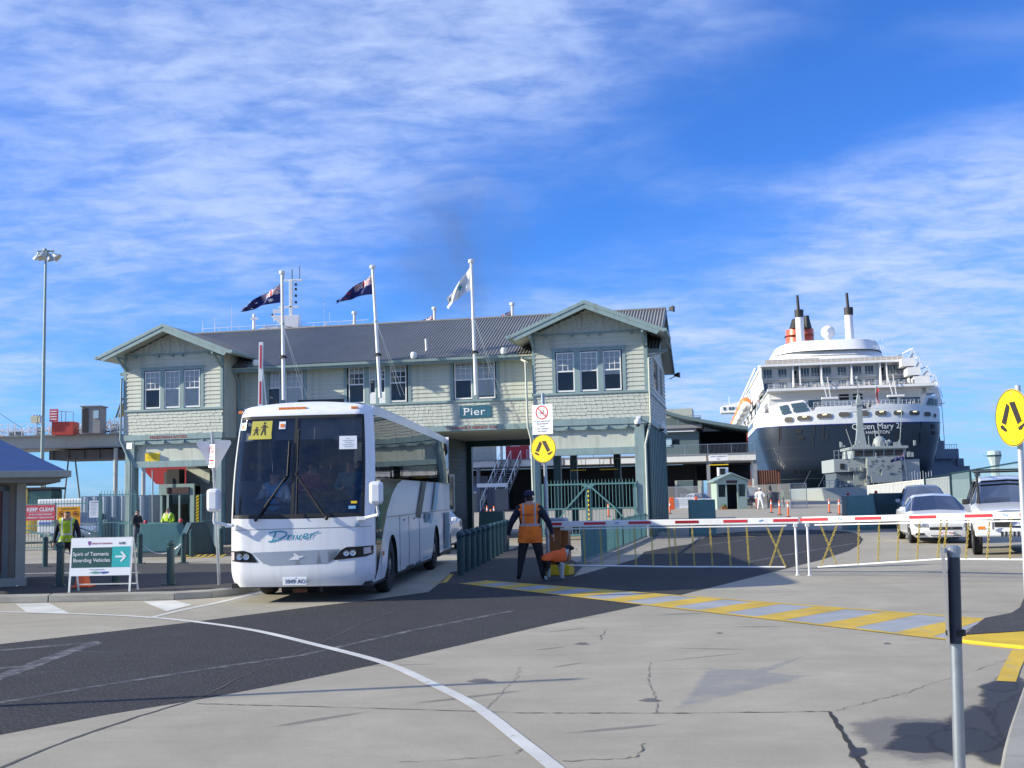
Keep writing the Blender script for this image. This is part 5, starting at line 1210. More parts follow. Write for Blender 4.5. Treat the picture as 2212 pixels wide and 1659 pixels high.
boom_gate('white boom with red bars and yellow chains in front of the parked cars', B2a, B2b,
          [((9, 50, 1172), (9, -180, 1172)), ((9, 275, 1168), (9, 492, 1168)), ((9, 725, 1157), (9, 948, 1157)), ((9, 1185, 1145), (9, 1415, 1145)), ((9, 1640, 1135), (9, 1880, 1130))],
          [(9, 303, 1165), (9, 472, 1160), (9, 637, 1158), (9, 807, 1155), (9, 985, 1150), (9, 1035, 1150), (9, 1215, 1145), (9, 1385, 1142), (9, 1565, 1140), (9, 1750, 1138)],
          [((7, 1585, 760), (7, 1745, 760)), ((7, 1750, 760), (7, 1592, 760))],
          (d(9, 2100, 1512, 20.0), d(9, 1000, 1503, 21.6), d(7, 1570, 1190, 22.95)), (7, 1470, 765), [(7, 1775, 755), (9, 1525, 1137)])
# cabinet of the left boom
cb = d(6, 925, 1060, 24.75)
t = thing('boom_cabinet', 'orange brown boom motor cabinet on a yellow plinth behind the dog', 'cabinet', (cb.x, 24.85, 0), R(-18))
BRN = mat('orange_brown_enamel', (.30, .11, .025), .45, var=.15, dirt=.2)
MB().box(-.16, .16, -.14, .18, .22, 1.10).build('body', BRN, t, bevel=.012); MB().box(.163, .30, -.05, .16, .30, .95).build('side_box', BRN, t, bevel=.01)
MB().box(-.18, .26, -.16, .20, 1.105, 1.22).build('arm_housing', mat('grey_blue_enamel', (.20, .24, .30), .4), t, bevel=.04); MB().box(-.22, .34, -.2, .24, 0, .22).build('plinth', YKERB, t, bevel=.02)
MB().box(-.10, .12, -.146, -.141, .35, .95).build('door', BRN, t, bevel=.002)
# raised boom behind the coach
rb = d(1, 2145, 1520, 33.0); rt = d(1, 2167, 995, 33.0)
t = thing('raised_boom', 'white boom with red bars standing upright behind the coach', 'boom gate', (rb.x, 33.0, 0))
ax = (rt - rb).normalized(); base = Vector((0, 0, .9)) + Vector(((rb.x - rb.x), 0, 0)); top_ = rt - Vector((rb.x, 33, 0))
MB().bar(base, top_, .12, .06).build('boom_arm', WHITE, t, bevel=.006)
for a, b in ((.05, .42), (.62, .98)):
    z0, z1 = rt.z - (rt.z - rb.z) * b, rt.z - (rt.z - rb.z) * a; f = lambda z: base.lerp(top_, (z - base.z) / (top_.z - base.z))
    MB().bar(f(z0) + Vector((0, -.035, 0)), f(z1) + Vector((0, -.035, 0)), .05, .008).build('red_reflector', RED, t)
MB().tube(f(5.6) + Vector((.05, 0, 0)), (.55, 0, 1.2), .018, 6).build('stay_rod', WHITE, t); MB().box(-.2, .2, -.2, .2, 0, 1.15).build('body', BRN, t, bevel=.02)

# ------------------------------------------------------------------ road signs
def legs_symbol(parent, r, y):
    P = lambda pts: [((x - 1217) / 187 * r, -(z - 400) / 213 * r) for x, z in pts]
    mb = MB()
    for pts in (((1165, 285), (1193, 308), (1193, 332), (1145, 452), (1098, 430)), ((1195, 282), (1255, 280), (1320, 430), (1275, 454)),
                ((1083, 453), (1108, 448), (1150, 483), (1154, 500), (1130, 500), (1086, 472)), ((1275, 478), (1350, 445), (1356, 460), (1330, 477), (1312, 497), (1285, 497))):
        mb.prism(P(pts), 'y', y - .003, y)
    return mb.build('legs_symbol', BLK, parent)
def crossing_disc(parent, r, loc, rz):
    dsc = MB().lathe([(0, -.002), (r, -.002), (r, .002), (0, .002)], 40, axis='y').build('yellow_disc', mat('disc_yellow', (.90, .62, .005), .45, var=.04, dirt=.05), parent, loc=loc, rot=(0, 0, rz))
    MB().lathe([(r * .955, -.0045), (r * .985, -.0045), (r * .985, -.003), (r * .955, -.003)], 40, axis='y').build('rim_line', BLK, dsc)
    legs_symbol(dsc, r * .98, -.004)
    for z in (-.82, .85): MB().lathe([(0, -.008), (.010, -.006), (.010, 0)], 8, axis='y', c=(0, 0, z * r)).build('bolt', GALV, dsc)
    return dsc
pb = G(*s(6, 858, 1235)); pb = Vector((d(6, 860, 1075, 24.25).x, 24.25, 0))
t = thing('crossing_sign', 'pole beside the guard with no bicycles notice above a yellow walking legs disc', 'road sign', tuple(pb), R(-29))
ptop = d(5, 815, 903, 24.25); lean = Vector((ptop.x - pb.x, 0, ptop.z)); lean = Matrix.Rotation(R(29), 3, 'Z') @ lean
MB().tube((0, 0, 0), tuple(lean), .040, 12).build('pole', GALV, t, smooth=True)
def at_z(z): return lean * (z / lean.z)
cz = d(5, 823, 1362, 24.2).z; c = at_z(cz); crossing_disc(t, .30, (c.x - .0, c.y - .055, cz), 0)
sz = d(5, 820, 1120, 24.2); c = at_z(sz.z)
pl = MB().box(-.245, .245, -.002, .002, -.315, .315).build('notice', SIGNW, t, loc=(c.x, c.y - .052, sz.z), bevel=.0)
rg = MB(); rg.lathe([(.125, -.006), (.150, -.006), (.150, -.003), (.125, -.003)], 32, axis='y', c=(-.01, 0, .15)); rg.bar((-.10, -.005, .24), (.085, -.005, .06), .003, .022); rg.build('prohibition_ring', mat('sign_red', (.60, .02, .04), .4), pl)
bk_ = MB()
for cx_ in (-.065, .045): bk_.lathe([(.036, -.0045), (.042, -.0045), (.042, -.003), (.036, -.003)], 18, axis='y', c=(cx_, 0, .12))
for a, b in (((-.065, .12), (-.03, .19)), ((-.03, .19), (.03, .19)), ((-.03, .17), (-.01, .12)), ((-.01, .12), (.03, .19)), ((-.01, .12), (-.065, .12)), ((.045, .12), (.03, .20)), ((.03, .20), (.05, .205)), ((-.045, .195), (-.02, .195))): bk_.bar((a[0], -.004, a[1]), (b[0], -.004, b[1]), .002, .006)
bk_.build('bicycle_symbol', BLK, pl)
for i, (q, sz_) in enumerate((('PLEASE DISMOUNT', .045), ('PEDESTRIANS', .048), ('ONLY', .048), ('NOT SHARED', .048), ('PATHWAY', .048))): text('notice_lettering', q, sz_, mat('grey_blue_print', (.16, .18, .26), .6), pl, (0, -.004, -.055 - i * .053), align='CENTER')
# right edge disc
rp = d(28, 1440, 1300, 12.1)
t = thing('crossing_sign', 'yellow walking legs disc on a pale pole at the right edge of the road', 'road sign', (rp.x, 12.1, 0), 0)
ln = d(28, 1390, 115, 12.1); tp = Vector((ln.x - rp.x, 0, ln.z)); tp.x *= 1
bx_ = d(28, 1460, 1650, 12.1); sl = (tp.x - (bx_.x - rp.x)) / (ln.z - bx_.z); x0_ = tp.x - sl * ln.z
MB().tube((x0_, 0, 0), tuple(tp), .030, 12).build('pole', mat('pale_grey_pole', (.50, .52, .56), .4, .3), t, smooth=True)
cd_ = d(28, 1352, 592, 12.0); crossing_disc(t, .305, (cd_.x - rp.x - .01, -.06, cd_.z), R(-80))
# short steel post with an edge-on plate, close to the camera
fp = d(10, 925, 100, 6.1)
t = thing('sign_post', 'short galvanised post in the right foreground with a plate seen edge on', 'sign post', (d(10, 970, 1650, 6.1).x, 6.1, 0))
xb = d(10, 970, 1650, 6.1); tpz = fp.z; dx_ = (fp.x - xb.x); k_ = dx_ / (fp.z - xb.z)
T = Vector((k_ * (tpz - 0), 0, tpz)); off0 = Vector((-k_ * xb.z, 0, 0)); MB().tube(tuple(off0), tuple(T + off0), .0305, 18).build('pole', GALV, t, smooth=True)
MB().tube(tuple(T + off0 - Vector((0, 0, .05)) * 1), tuple(T + off0 - Vector((k_ * .5, 0, .50))), .0318, 18).build('dark_upper_section', mat('dark_upper_section', (.035, .042, .06), .5), t, smooth=True)  # dark tube over the upper section of the post
MB().lathe([(0, .012), (.024, .010), (.033, 0), (.033, -.045)], 18, c=tuple(T + off0)).build('cap', GALV, t, smooth=True)
pt = T + off0
MB().box(-.0015, .0015, -.10, .09, -.50, .0).build('plate', mat('brushed_plate', (.42, .43, .45), .35, .7), t, loc=(pt.x - .056, 0, pt.z), rot=(0, 0, R(-16)))
for z in (-.03, -.46): MB().lathe([(.031, 0), (.038, 0), (.038, .03), (.031, .03)], 16, c=(pt.x, 0, pt.z + z)).box(pt.x - .062, pt.x - .03, -.012, .012, pt.z + z + .002, pt.z + z + .028).build('clamp', BLACK if z < -.1 else GALV, t)
# a tall pole outside the frame on the left; only its shadow falls across the road
pz = G(-700, 1571)
t = thing('sign_post', 'tall bare steel post left of the view whose shadow crosses the foreground road', 'sign post', (-7.85, 9.72, 0))
MB().tube((0, 0, 0), (0, 0, 3.65), .055, 12, r2=.045).build('pole', GALV, t, smooth=True); MB().ball((0, 0, 3.66), .06, 8).build('cap', GALV, t, smooth=True)
# leaning pole beside the coach: no stopping plate and the back of a give way sign
t = thing('kerbside_sign', 'leaning pole left of the coach with no stopping plate and give way sign back', 'road sign', (-5.73, 22.2, .14))
ld = d(2, 1760, 80, 22.2) - Vector((-5.73, 22.2, .14)); MB().tube((0, 0, 0), tuple(ld), .032, 10).build('pole', GALV, t, smooth=True)
def lz(z): return ld * ((z - .14) / ld.z)
pc_ = d(2, 1762, 280, 22.15); c = lz(pc_.z)
pl = MB().box(-.11, .11, -.002, .002, -.225, .225).build('plate', SIGNW, t, loc=(c.x - .02, -.04, pc_.z - .14), rot=(0, 0, R(-42)))
rg = MB(); rg.lathe([(.062, -.006), (.075, -.006), (.075, -.003), (.062, -.003)], 24, axis='y', c=(0, 0, .12)); rg.bar((-.05, -.005, .17), (.05, -.005, .07), .003, .012); rg.build('prohibition_ring', MATS['sign_red'], pl)
text('plate_lettering', 'S', .12, BLK, pl, (0, -.004, .078), align='CENTER')
rl = MB()
for z, w_ in ((-.02, .07), (-.08, .05), (-.085, .09), (-.15, .06)): rl.box(-w_, w_, -.004, -.002, z, z + .012)
rl.bar((-.06, -.003, -.09), (.07, -.003, -.09), .002, .02); rl.build('plate_print', MATS['sign_red'], pl)
tc_ = d(2, 1765, 260, 22.25)
gw = MB(); gw.prism([(-.30, .24), (.31, .26), (.335, .20), (.04, -.34), (-.03, -.34), (-.33, .19)], 'y', 0, .004); gw.build('give_way_back', mat('pale_sign_back', (.70, .68, .70), .35, .2), t, loc=(lz(tc_.z).x + .0, .04, tc_.z - .14), rot=(0, 0, R(15)), bevel=.0)

# folding sign on the pavement
t = thing('folding_sign', 'white framed sign directing ferry vehicles with a right arrow, standing on the kerbside pavement', 'sign', (-8.2, 21.1, .14), R(-2))
SF = mat('sign_frame_white', (.74, .76, .74), .4); GREEN = mat('sign_dark_green', (.01, .075, .07), .5); CYAN = mat('sign_turquoise', (.02, .40, .40), .5)
for x in (0, 1.12): MB().bar((x, 0, 0), (x, .12, .98), .035, .02).bar((x, .42, 0), (x, .16, .96), .03, .02).build('leg', SF, t)
MB().bar((0, .12, .975), (1.12, .12, .975), .02, .03).build('crossbar', SF, t); MB().bar((0, .38, .12), (1.12, .38, .12), .02, .02).build('crossbar', SF, t)
Mt = Matrix.Rotation(R(-7), 4, 'X')
pn = MB().box(0, 1.12, 0, .008, .30, .98).build('panel', SIGNW, t, loc=(0, -.012, 0), rot=(R(-7), 0, 0))
MB().box(.015, .765, -.004, 0, .45, .815).build('green_field', GREEN, pn); MB().box(.766, 1.10, -.004, 0, .45, .825).build('turquoise_field', CYAN, pn)
text('lettering', 'Spirit of Tasmania', .098, SIGNW, pn, (.03, -.006, .665), sx=.95); text('lettering', 'Boarding Vehicles', .098, SIGNW, pn, (.045, -.006, .55), sx=.98)
MB().bar((.83, -.006, .64), (1.00, -.006, .64), .003, .03).bar((.93, -.006, .73), (1.03, -.006, .63), .003, .03).bar((.93, -.006, .55), (1.03, -.006, .65), .003, .03).build('arrow', SIGNW, pn)
text('lettering', 'SPIRIT OF TASMANIA', .040, mat('muted_red_print', (.50, .18, .22), .6), pn, (.37, -.004, .875)); text('lettering', '6·00', .068, mat('dark_ink', (.05, .05, .06), .6), pn, (.88, -.004, .865))
MB().prism([(.30, .93), (.36, .93), (.35, .87), (.33, .85), (.305, .88)], 'y', -.004, 0).build('crest', mat('purple_print', (.20, .06, .25), .6), pn)
text('lettering', 'PORT OF MELBOURNE', .026, mat('pale_print', (.45, .5, .6), .6), pn, (.36, -.004, .405))
MB().prism([(.36, .355), (.42, .375), (.48, .385), (.54, .37), (.56, .34), (.45, .335)], 'y', -.004, 0).build('wave_mark', mat('green_print', (.15, .35, .30), .6), pn); MB().prism([(.54, .37), (.72, .375), (.70, .345), (.60, .335)], 'y', -.005, 0).build('wave_mark', mat('blue_print', (.03, .08, .35), .6), pn)
# small traffic cone behind it
t = thing('traffic_cone', 'orange traffic cone with its base on the pavement behind the folding sign', 'cone', (-8.48, 22.5, .14))
MB().lathe([(.155, .03), (.11, .24), (.03, .5), (.0, .5)], 18).build('cone', ORANGE, t, smooth=True); MB().box(-.19, .19, -.19, .19, 0, .03).build('base', ORANGE, t, bevel=.01)

# ------------------------------------------------------------------ bollards, fences and barriers
def bollard(loc, label, h=.87, r=.074, group=None, first=[None]):
    if first[0] is None:
        t = thing('bollard', label, 'bollard', loc, 0, group); first[0] = t
        MB().lathe([(r, .02), (r, h - .17)], 16).build('post', TEALD, t, smooth=True)
        MB().lathe([(r * 1.12, h - .17), (r * 1.12, h - .13), (r * .9, h - .12), (r * 1.05, h - .09), (r * 1.0, h - .04), (r * .6, h - .01), (0, h)], 16).build('cap', TEALD, t, smooth=True)
        b = MB(); b.box(-.13, .13, -.13, .13, 0, .012)
        for x in (-.1, .1):
            for y in (-.1, .1): b.tube((x, y, .012), (x, y, .03), .014, 6)
        b.build('base_plate', TEALD, t)
        return t
    c = dup(first[0], loc, 0, label)
    return c
bollard((-9.12, 23.0, .14), 'dark teal bollard left of the folding sign in front of the officer', group='teal bollards along the left pavement')
bollard((-7.95, 22.83, .14), 'dark teal bollard mostly hidden behind the right part of the folding sign')
bollard((-6.81, 22.66, .14), 'dark teal bollard standing between the folding sign and the leaning pole')
bollard((-5.45, 22.9, .14), 'dark teal bollard half hidden at the left side of the coach')
for x, y, lb_ in ((-13.35, 32.57, 'right of the hut doorway'), (-10.9, 33.3, 'behind the officer and folding sign'), (-9.55, 33.0, 'above the folding sign right end'), (-12.2 + 1.35 + .5, 36.68, 'left of the low railing'), (-11.98 + 2.3, 37.73, 'in front of the low railing')):
    bollard((x, y, .0), 'slim teal chained bollard farther back ' + lb_)
for (a, b) in (((-13.35, 32.57), (-10.9, 33.3)), ((-10.9, 33.3), (-9.55, 33.0))):
    pts = [Vector((a[0] + (b[0] - a[0]) * k, a[1] + (b[1] - a[1]) * k, .62 - .35 * (1 - (2 * k - 1) ** 2))) for k in lin(0, 1, 9)]
    mb = MB(); mb.path(pts, .012, 5); tag(mb.build('bollard_chain', GALV), 'dark chain sagging between two teal bollards %s' % ('right of the hut' if a[0] < -12 else 'behind the folding sign'), 'chain')
# the row of round headed posts beside the coach
base_ = [g(6, x, y) for x, y in ((120, 1270), (180, 1240), (235, 1212), (285, 1188), (335, 1160), (378, 1138), (420, 1118), (455, 1102), (485, 1088), (512, 1075), (538, 1062))]
rb0 = None
order = ('nearest', 'second', 'third', 'fourth', 'fifth', 'sixth', 'seventh', 'eighth', 'ninth', 'tenth', 'farthest')
P0_, P1_ = Vector((-1.22, 25.4, 0)), Vector((-.28, 36.0, 0))
for i in range(11):
    p = P0_.lerp(P1_, i / 10)
    lb_ = order[i] + ' round headed dark teal post of the row between the coach and the guard'
    if rb0 is None:
        rb0 = thing('round_post', lb_, 'bollard', tuple(p), 0, 'round headed posts along the island')
        MB().lathe([(.085, 0), (.085, .80), (.07, .81)], 16).build('post', TEALD, rb0, smooth=True); MB().ball((0, 0, .885), .098, 14, sz=.9).build('cap', TEALD, rb0, smooth=True); MB().lathe([(.07, .80), (.10, .81), (.10, .83), (.07, .84)], 16).build('collar', TEALD, rb0)
    else: dup(rb0, tuple(p), 0, lb_)
def railing(label, pts, h, sp=.12, bar_r=.010, m=TEAL, cat='railing', spikes=False, post=1.8, name='railing', midz=None, z0=0.0, pick='picket', base_m=None, group=None, topw=.05):
    t = thing(name, label, cat, (pts[0][0], pts[0][1], z0), 0, group); o = Vector((pts[0][0], pts[0][1], 0))
    pk = None; cnt = 0
    for a, b in zip(pts[:-1], pts[1:]):
        A, B = Vector((*a[:2], 0)) - o, Vector((*b[:2], 0)) - o; L_ = (B - A).length; n = max(2, int(L_ / sp)); dv = (B - A) / L_
        MB().bar(A + Vector((0, 0, h)), B + Vector((0, 0, h)), topw, .04).build('rail', m, t); MB().bar(A + Vector((0, 0, .12)), B + Vector((0, 0, .12)), .04, .035).build('rail', m, t)
        if midz: MB().bar(A + Vector((0, 0, midz)), B + Vector((0, 0, midz)), .04, .035).build('rail', m, t)
        for i in range(n):
            p = A + dv * (i + .5) * L_ / n; cnt += 1
            if pk is None:
                q = MB(); q.tube((0, 0, .12), (0, 0, h + (.10 if spikes else 0)), bar_r, 6)
                if spikes: q.tube((0, 0, h + .10), (0, 0, h + .20), bar_r * 1.7, 5, r2=.001)
                pk = q.build(pick, m, t, loc=tuple(p)); 
            else: inst(pk, tuple(p))
        k = max(1, round(L_ / post))
        for i in range(k + 1):
            p = A + dv * L_ * i / k; MB().box(p.x - .03, p.x + .03, p.y - .03, p.y + .03, 0, h + .05).build('post', m, t)
    return t
railing('low teal picket railing running back from the dog towards the right gable', [(1.61, 27.75), (3.31, 35.5), (6.0, 47.9)], .92, .118, name='picket_railing')
railing('teal low railing across the left gateway with two grouped panels', [tuple(g(23, 40, 1470).xy), tuple(g(23, 690, 1460).xy)], 1.0, .12, name='low_railing')
MB().prism([(1.45, 27.7), (1.8, 27.7), (3.5, 35.4), (6.2, 47.8), (5.9, 47.9), (3.2, 35.5)], 'z', 0, .09).build('railing_kerb', KERB)['kind'] = 'structure'
# tall spiked fence on the left, with boards
LF = railing('tall spiked teal fence with notice boards left of the gatehouse', [(-24.0, 45.2), (-19.6, 44.4), (-15.9, 44.0)], 1.78, .118, spikes=True, midz=.95, name='spiked_fence', cat='fence', post=2.2)
MB().bar((-.3 + 2.5, -.9, 1.55), (7.4, -1.35, .25), .05, .05).build('brace', TEAL, LF); MB().bar((5.3, -.85, 1.45), (8.1, -1.1, .55), .05, .05).build('brace', TEAL, LF)
def board_sign(name, label, n, x0, x1, y0, y1, Y, m, parts, frame=None):
    a, b = d(n, x0, y1, Y), d(n, x1, y0, Y); w_, h_ = b.x - a.x, b.z - a.z
    t = thing(name, label, 'sign', (a.x, Y, a.z)); MB().box(0, w_, 0, .02, 0, h_).build('board', m, t)
    parts(t, w_, h_); return t
KR = mat('keep_clear_red', (.62, .07, .09), .5)
def kc_(t, w, h):
    text('lettering', 'KEEP CLEAR', h * .30, SIGNW, t, (w / 2, -.004, h * .62), align='CENTER', bold=.006, sx=1.12); MB().box(w * .07, w * .93, -.004, 0, h * .54, h * .56).build('rule', SIGNW, t)
    text('lettering', '24 HR ACCESS REQUIRED', h * .135, SIGNW, t, (w / 2, -.004, h * .34), align='CENTER', bold=.002); text('lettering', 'EMERGENCY VEHICLE ROUTE', h * .135, SIGNW, t, (w / 2, -.004, h * .13), align='CENTER', bold=.002)
board_sign('keep_clear_sign', 'red keep clear board on the spiked fence beside the hut', 22, 385, 825, 370, 607, 43.9, KR, kc_)
def hz_(t, w, h):
    text('lettering', 'DANGEROUS GOODS', h * .085, BLK, t, (w / 2, -.004, h * .86), align='CENTER')
    for cx_ in (.20, .80):
        rg = MB(); rg.lathe([(h * .13, -.006), (h * .16, -.006), (h * .16, -.002), (h * .13, -.002)], 20, axis='y', c=(w * cx_, 0, h * .62)); rg.bar((w * cx_ - h * .1, -.005, h * .72), (w * cx_ + h * .1, -.005, h * .52), .003, h * .03); rg.build('prohibition_ring', mat('dark_red_print', (.35, .06, .01), .5), t)
        MB().prism([(w * cx_ - .04, h * .55), (w * cx_ + .05, h * .55), (w * cx_ + .06, h * .66), (w * cx_ + .01, h * .70), (w * cx_ - .05, h * .64)], 'y', -.004, 0).build('symbol', BLK, t)
board_sign('orange_notice', 'orange hazard board with two ringed symbols on the fence behind the officer', 22, 848, 1200, 395, 690, 43.8, mat('notice_orange', (.75, .33, .01), .5), hz_)
def wn_(t, w, h):
    text('lettering', 'CAUTION', h * .10, MATS['grey_blue_print'], t, (w / 2, -.004, h * .87), align='CENTER')
    for k in range(9): MB().box(w * .1, w * random.uniform(.7, .92), -.004, 0, h * (.78 - k * .08), h * (.80 - k * .08)).build('print_line', MATS['grey_print'], t)
board_sign('white_notice', 'tall white notice on the spiked fence right of the orange board', 22, 1332, 1470, 308, 562, 43.8, SIGNW, wn_)
# raised steel road blockers
def blocker(label, pts_front, depth, loc, rz, m=TEAL, lamp=True, group='raised steel road blockers'):
    t = thing('road_blocker', label, 'road blocker', loc, rz, group); MB().prism(pts_front, 'y', 0, depth).build('body', m, t, bevel=.015)
    xs = [p[0] for p in pts_front]; zt = max(p[1] for p in pts_front)
    MB().prism([(p[0] * .9 + sum(xs) / len(xs) * .1, p[1] * .88 + zt * .05) for p in pts_front], 'y', -.012, -.001).build('face_plate', m, t)
    if lamp:
        MB().lathe([(0, .12), (.05, .10), (.07, .04), (.06, 0), (0, 0)], 10, c=(xs[0] + .2, depth * .4, zt)).build('lamp', RED, t, smooth=True)
    return t
blocker('teal wedge road blocker with slanting side below the left gable sign', [(-.62, 0), (-.15, 1.05), (.35, 1.08), (.72, 0)], .9, (-10.6, 38.0, 0), R(25), m=TEALD)
MB2 = blocker('plain teal road blocker behind the long boom, left of mid road', [(-.5, 0), (-.5, 1.38), (.5, 1.38), (.52, 0)], .45, (7.25, 44.3, 0), R(-4), lamp=False)
blocker('teal road blocker with red lamp left of the parked cars', [(-.65, 0), (-.6, 1.40), (.45, 1.40), (.62, 0)], 1.3, (14.1, 46.5, 0), R(-8))
blocker('dark teal road blocker half hidden behind the silver utility', [(-.8, 0), (-.8, 1.45), (1.6, 1.45), (1.6, 0)], 1.0, (15.6, 47.2, 0), R(-8), m=TEALD)
blocker('teal road blocker between the round posts under the passage', [(-.6, 0), (-.55, 1.0), (.55, 1.0), (.6, 0)], .6, (-.55 - .55, 52.5, 0), R(-8))
blocker('teal road blocker behind the officer near the spiked fence', [(-.9, 0), (-.8, 1.02), (.5, 1.02), (.9, 0)], .6, (-12.35, 40.2, 0), R(0))
blocker('teal road blocker behind the right parked cars', [(-1, 0), (-1, 1.6), (1, 1.6), (1, 0)], .8, (20.3, 47, 0), R(-8), m=TEALD, lamp=False)
# yellow and black hazard post in the left gateway
hp = d(23, 1135, 1220, 41.5); ht = d(23, 1130, 705, 41.5)
t = thing('hazard_post', 'slim post striped yellow and black beside the left gateway railing', 'post', (hp.x, 41.5, 0)); MB().tube((0, 0, 0), (0, 0, ht.z), .045, 8).build('post', BLK, t)
for k in range(12):
    z = hp.z + (ht.z - hp.z) * k / 12; MB().add([(-.05, -.05, z), (.05, -.05, z + .07), (.05, -.05, z + .14), (-.05, -.05, z + .07), (-.05, -.03, z), (.05, -.03, z + .07), (.05, -.03, z + .14), (-.05, -.03, z + .07)], [(0, 1, 2, 3), (0, 4, 5, 1), (1, 5, 6, 2), (2, 6, 7, 3), (3, 7, 4, 0)]).build('yellow_band', YEL, t)
railing('tall teal picket gate seen beside the hazard post left of the coach', [tuple(g(23, 1180, 1400).xy), tuple(g(23, 1500, 1390).xy)], 2.0, .13, name='picket_gate', cat='gate', midz=1.0, post=3)
railing('tall spiked teal fence panel at the left gable corner post', [(PX - 21.6, PY + 3.3), (PX - 20.1, PY + 3.1)], 2.1, .12, name='spiked_fence_section', cat='fence', spikes=True, midz=1.0, post=3)
# gate closing the right gateway
t = thing('spiked_gate', 'double teal gate with spiked pickets and diagonal braces closing the right gateway', 'gate', tuple(PW(-4.1, -.12, 0)), PRZ)
pk = None
for i in range(27):
    x = .12 + i * .128
    if pk is None:
        q = MB(); q.tube((0, 0, .2), (0, 0, 2.12), .011, 6); q.tube((0, 0, 2.12), (0, 0, 2.26), .018, 5, r2=.001); pk = q.build('picket', TEAL, t, loc=(x, 0, 0))
    else: inst(pk, (x, 0, 0))
for x0, x1 in ((.02, 1.74), (1.82, 3.55)):
    MB().box(x0, x1, -.03, .03, 2.04, 2.10).build('gate_rail', TEAL, t); MB().box(x0, x1, -.03, .03, 1.14, 1.19).build('gate_rail', TEAL, t); MB().box(x0, x1, -.03, .03, .16, .22).build('gate_rail', TEAL, t)
    MB().box(x0 - .0, x0 + .06, -.031, .031, .1, 2.05).build('gate_stile', TEAL, t); MB().box(x1 - .06, x1, -.031, .031, .1, 2.05).build('gate_stile', TEAL, t)
MB().bar((1.70, -.05, 1.98), (.95, -.05, 1.18), .03, .06).bar((.95, -.05, 1.18), (.3, -.05, .3), .03, .05).build('brace', TEAL, t); MB().bar((1.86, -.05, 1.98), (2.75, -.05, 1.18), .03, .06).bar((2.75, -.05, 1.18), (3.3, -.05, .5), .03, .05).build('brace', TEAL, t)
MB().prism([(1.5, 2.05), (2.05, 2.05), (1.86, 1.9), (1.70, 1.9)], 'y', -.05, -.035).build('gusset', TEAL, t)
ms_ = MB(); ms_.tube((1.78, -.04, .3), (1.78, -.04, 1.9), .022, 6); ms_.build('meeting_stile', BLK, t)
for k in range(9): MB().tube((1.78, -.04, .4 + k * .17), (1.78, -.04, .48 + k * .17), .026, 6).build('yellow_band', YEL, t)
# open tall gate leaf at the right end wall
railing('tall dark teal gate leaf standing open beside the right end wall', [tuple(g(6, 1735, 905).xy), tuple((g(6, 1850, 800)).xy)], 1.9, .05, bar_r=.018, m=TEALD, name='gate_leaf', cat='gate', midz=.75, post=4)
# orange flexible posts
f0 = None
def flexi(p, lb_, h=.95):
    global f0
    if f0 is None:
        f0 = thing('flexible_post', lb_, 'marker post', tuple(p), 0, 'orange flexible marker posts')
        MB().lathe([(.055, .05), (.055, h - .05), (.03, h), (0, h)], 10).build('post', ORANGE, f0, smooth=True); MB().lathe([(.057, h * .66), (.057, h * .82)], 10).build('reflective_band', WHITE, f0); MB().lathe([(.17, 0), (.16, .04), (.06, .06)], 12).build('base', BLACK, f0, smooth=True)
        return f0
    return dup(f0, tuple(p), 0, lb_)
for n, x, y, lb_ in ((7, 1150, 700, 'left of the three in front of the hi-vis man'), (7, 1225, 722, 'middle of the three in front of the hi-vis man'), (7, 1303, 740, 'right of the three, just left of the boom tips'),
                     (7, 1675, 700, 'farther of the pair left of the road blocker with lamp'), (7, 1765, 715, 'nearer of the pair left of the road blocker with lamp'), (7, 232, 708, 'beside the orange and white barrier right of the gatehouse'),
                     (6, 322, 880, 'nearest of the cluster seen through the passage'), (6, 388, 862, 'second of the cluster seen through the passage'), (6, 355, 800, 'third of the cluster seen through the passage'), (6, 412, 805, 'last of the cluster seen through the passage'), (6, 1362, 785, 'seen through the right gateway gate')):
    flexi(g(n, x, y), 'orange flexible marker post ' + lb_)
# ------------------------------------------------------------------ hut at the left edge
HB = mat('blue_roof', (.016, .062, .205), .7, .0, var=.1, dirt=.2); HW_ = mat('hut_grey_green', (.16, .15, .13), .6, var=.1, dirt=.2)
t = thing('ticket_hut', 'small grey green hut with blue hipped roof and dark red shutter at left edge', 'hut', (-9.98, 23.3, 0), R(27))
MB().box(-4.2, -.0, 0, 3.0, .12, 2.28).build('wall', HW_, t)
MB().box(-3.6, -.42, -.05, .0, .45, 2.05).build('shutter', mat('dark_red_shutter', (.085, .020, .016), .5, var=.2), t)
for a in range(9): MB().box(-3.55, -.45, -.062, -.05, .5 + a * .17, .62 + a * .17).build('shutter_slat', MATS['dark_red_shutter'], t)
MB().box(-.42, -.30, -.08, 0, .3, 2.15).build('door_frame', mat('hut_dark_trim', (.08, .10, .12), .4), t); MB().box(-3.6, -.30, -.08, 0, 2.05, 2.15).build('door_frame', MATS['hut_dark_trim'], t); MB().box(-.16, .02, -.04, .0, .12, 2.28).build('corner_post', mat('hut_pale_trim', (.25, .27, .26), .5, dirt=.2), t)
MB().box(-4.2, .05, -.10, 0, .12, .30).build('sill_beam', MATS['hut_pale_trim'], t)
MB().path([(-.6, -.1, .05), (-.45, -.16, .0), (-.2, -.16, .02), (-.12, -.1, .15)], .02, 6).build('drain_pipe', WHITE, t)
EV = .72
ex0, ex1, ey0, ey1, ez, rz_ = -4.2 - EV, EV, -.8, 3.8, 2.40, 3.32
rx0, rx1, ry = -2.9, -.75, 1.5
def hip(a, z0): return [Vector(p) + Vector((0, 0, z0)) for p in a]
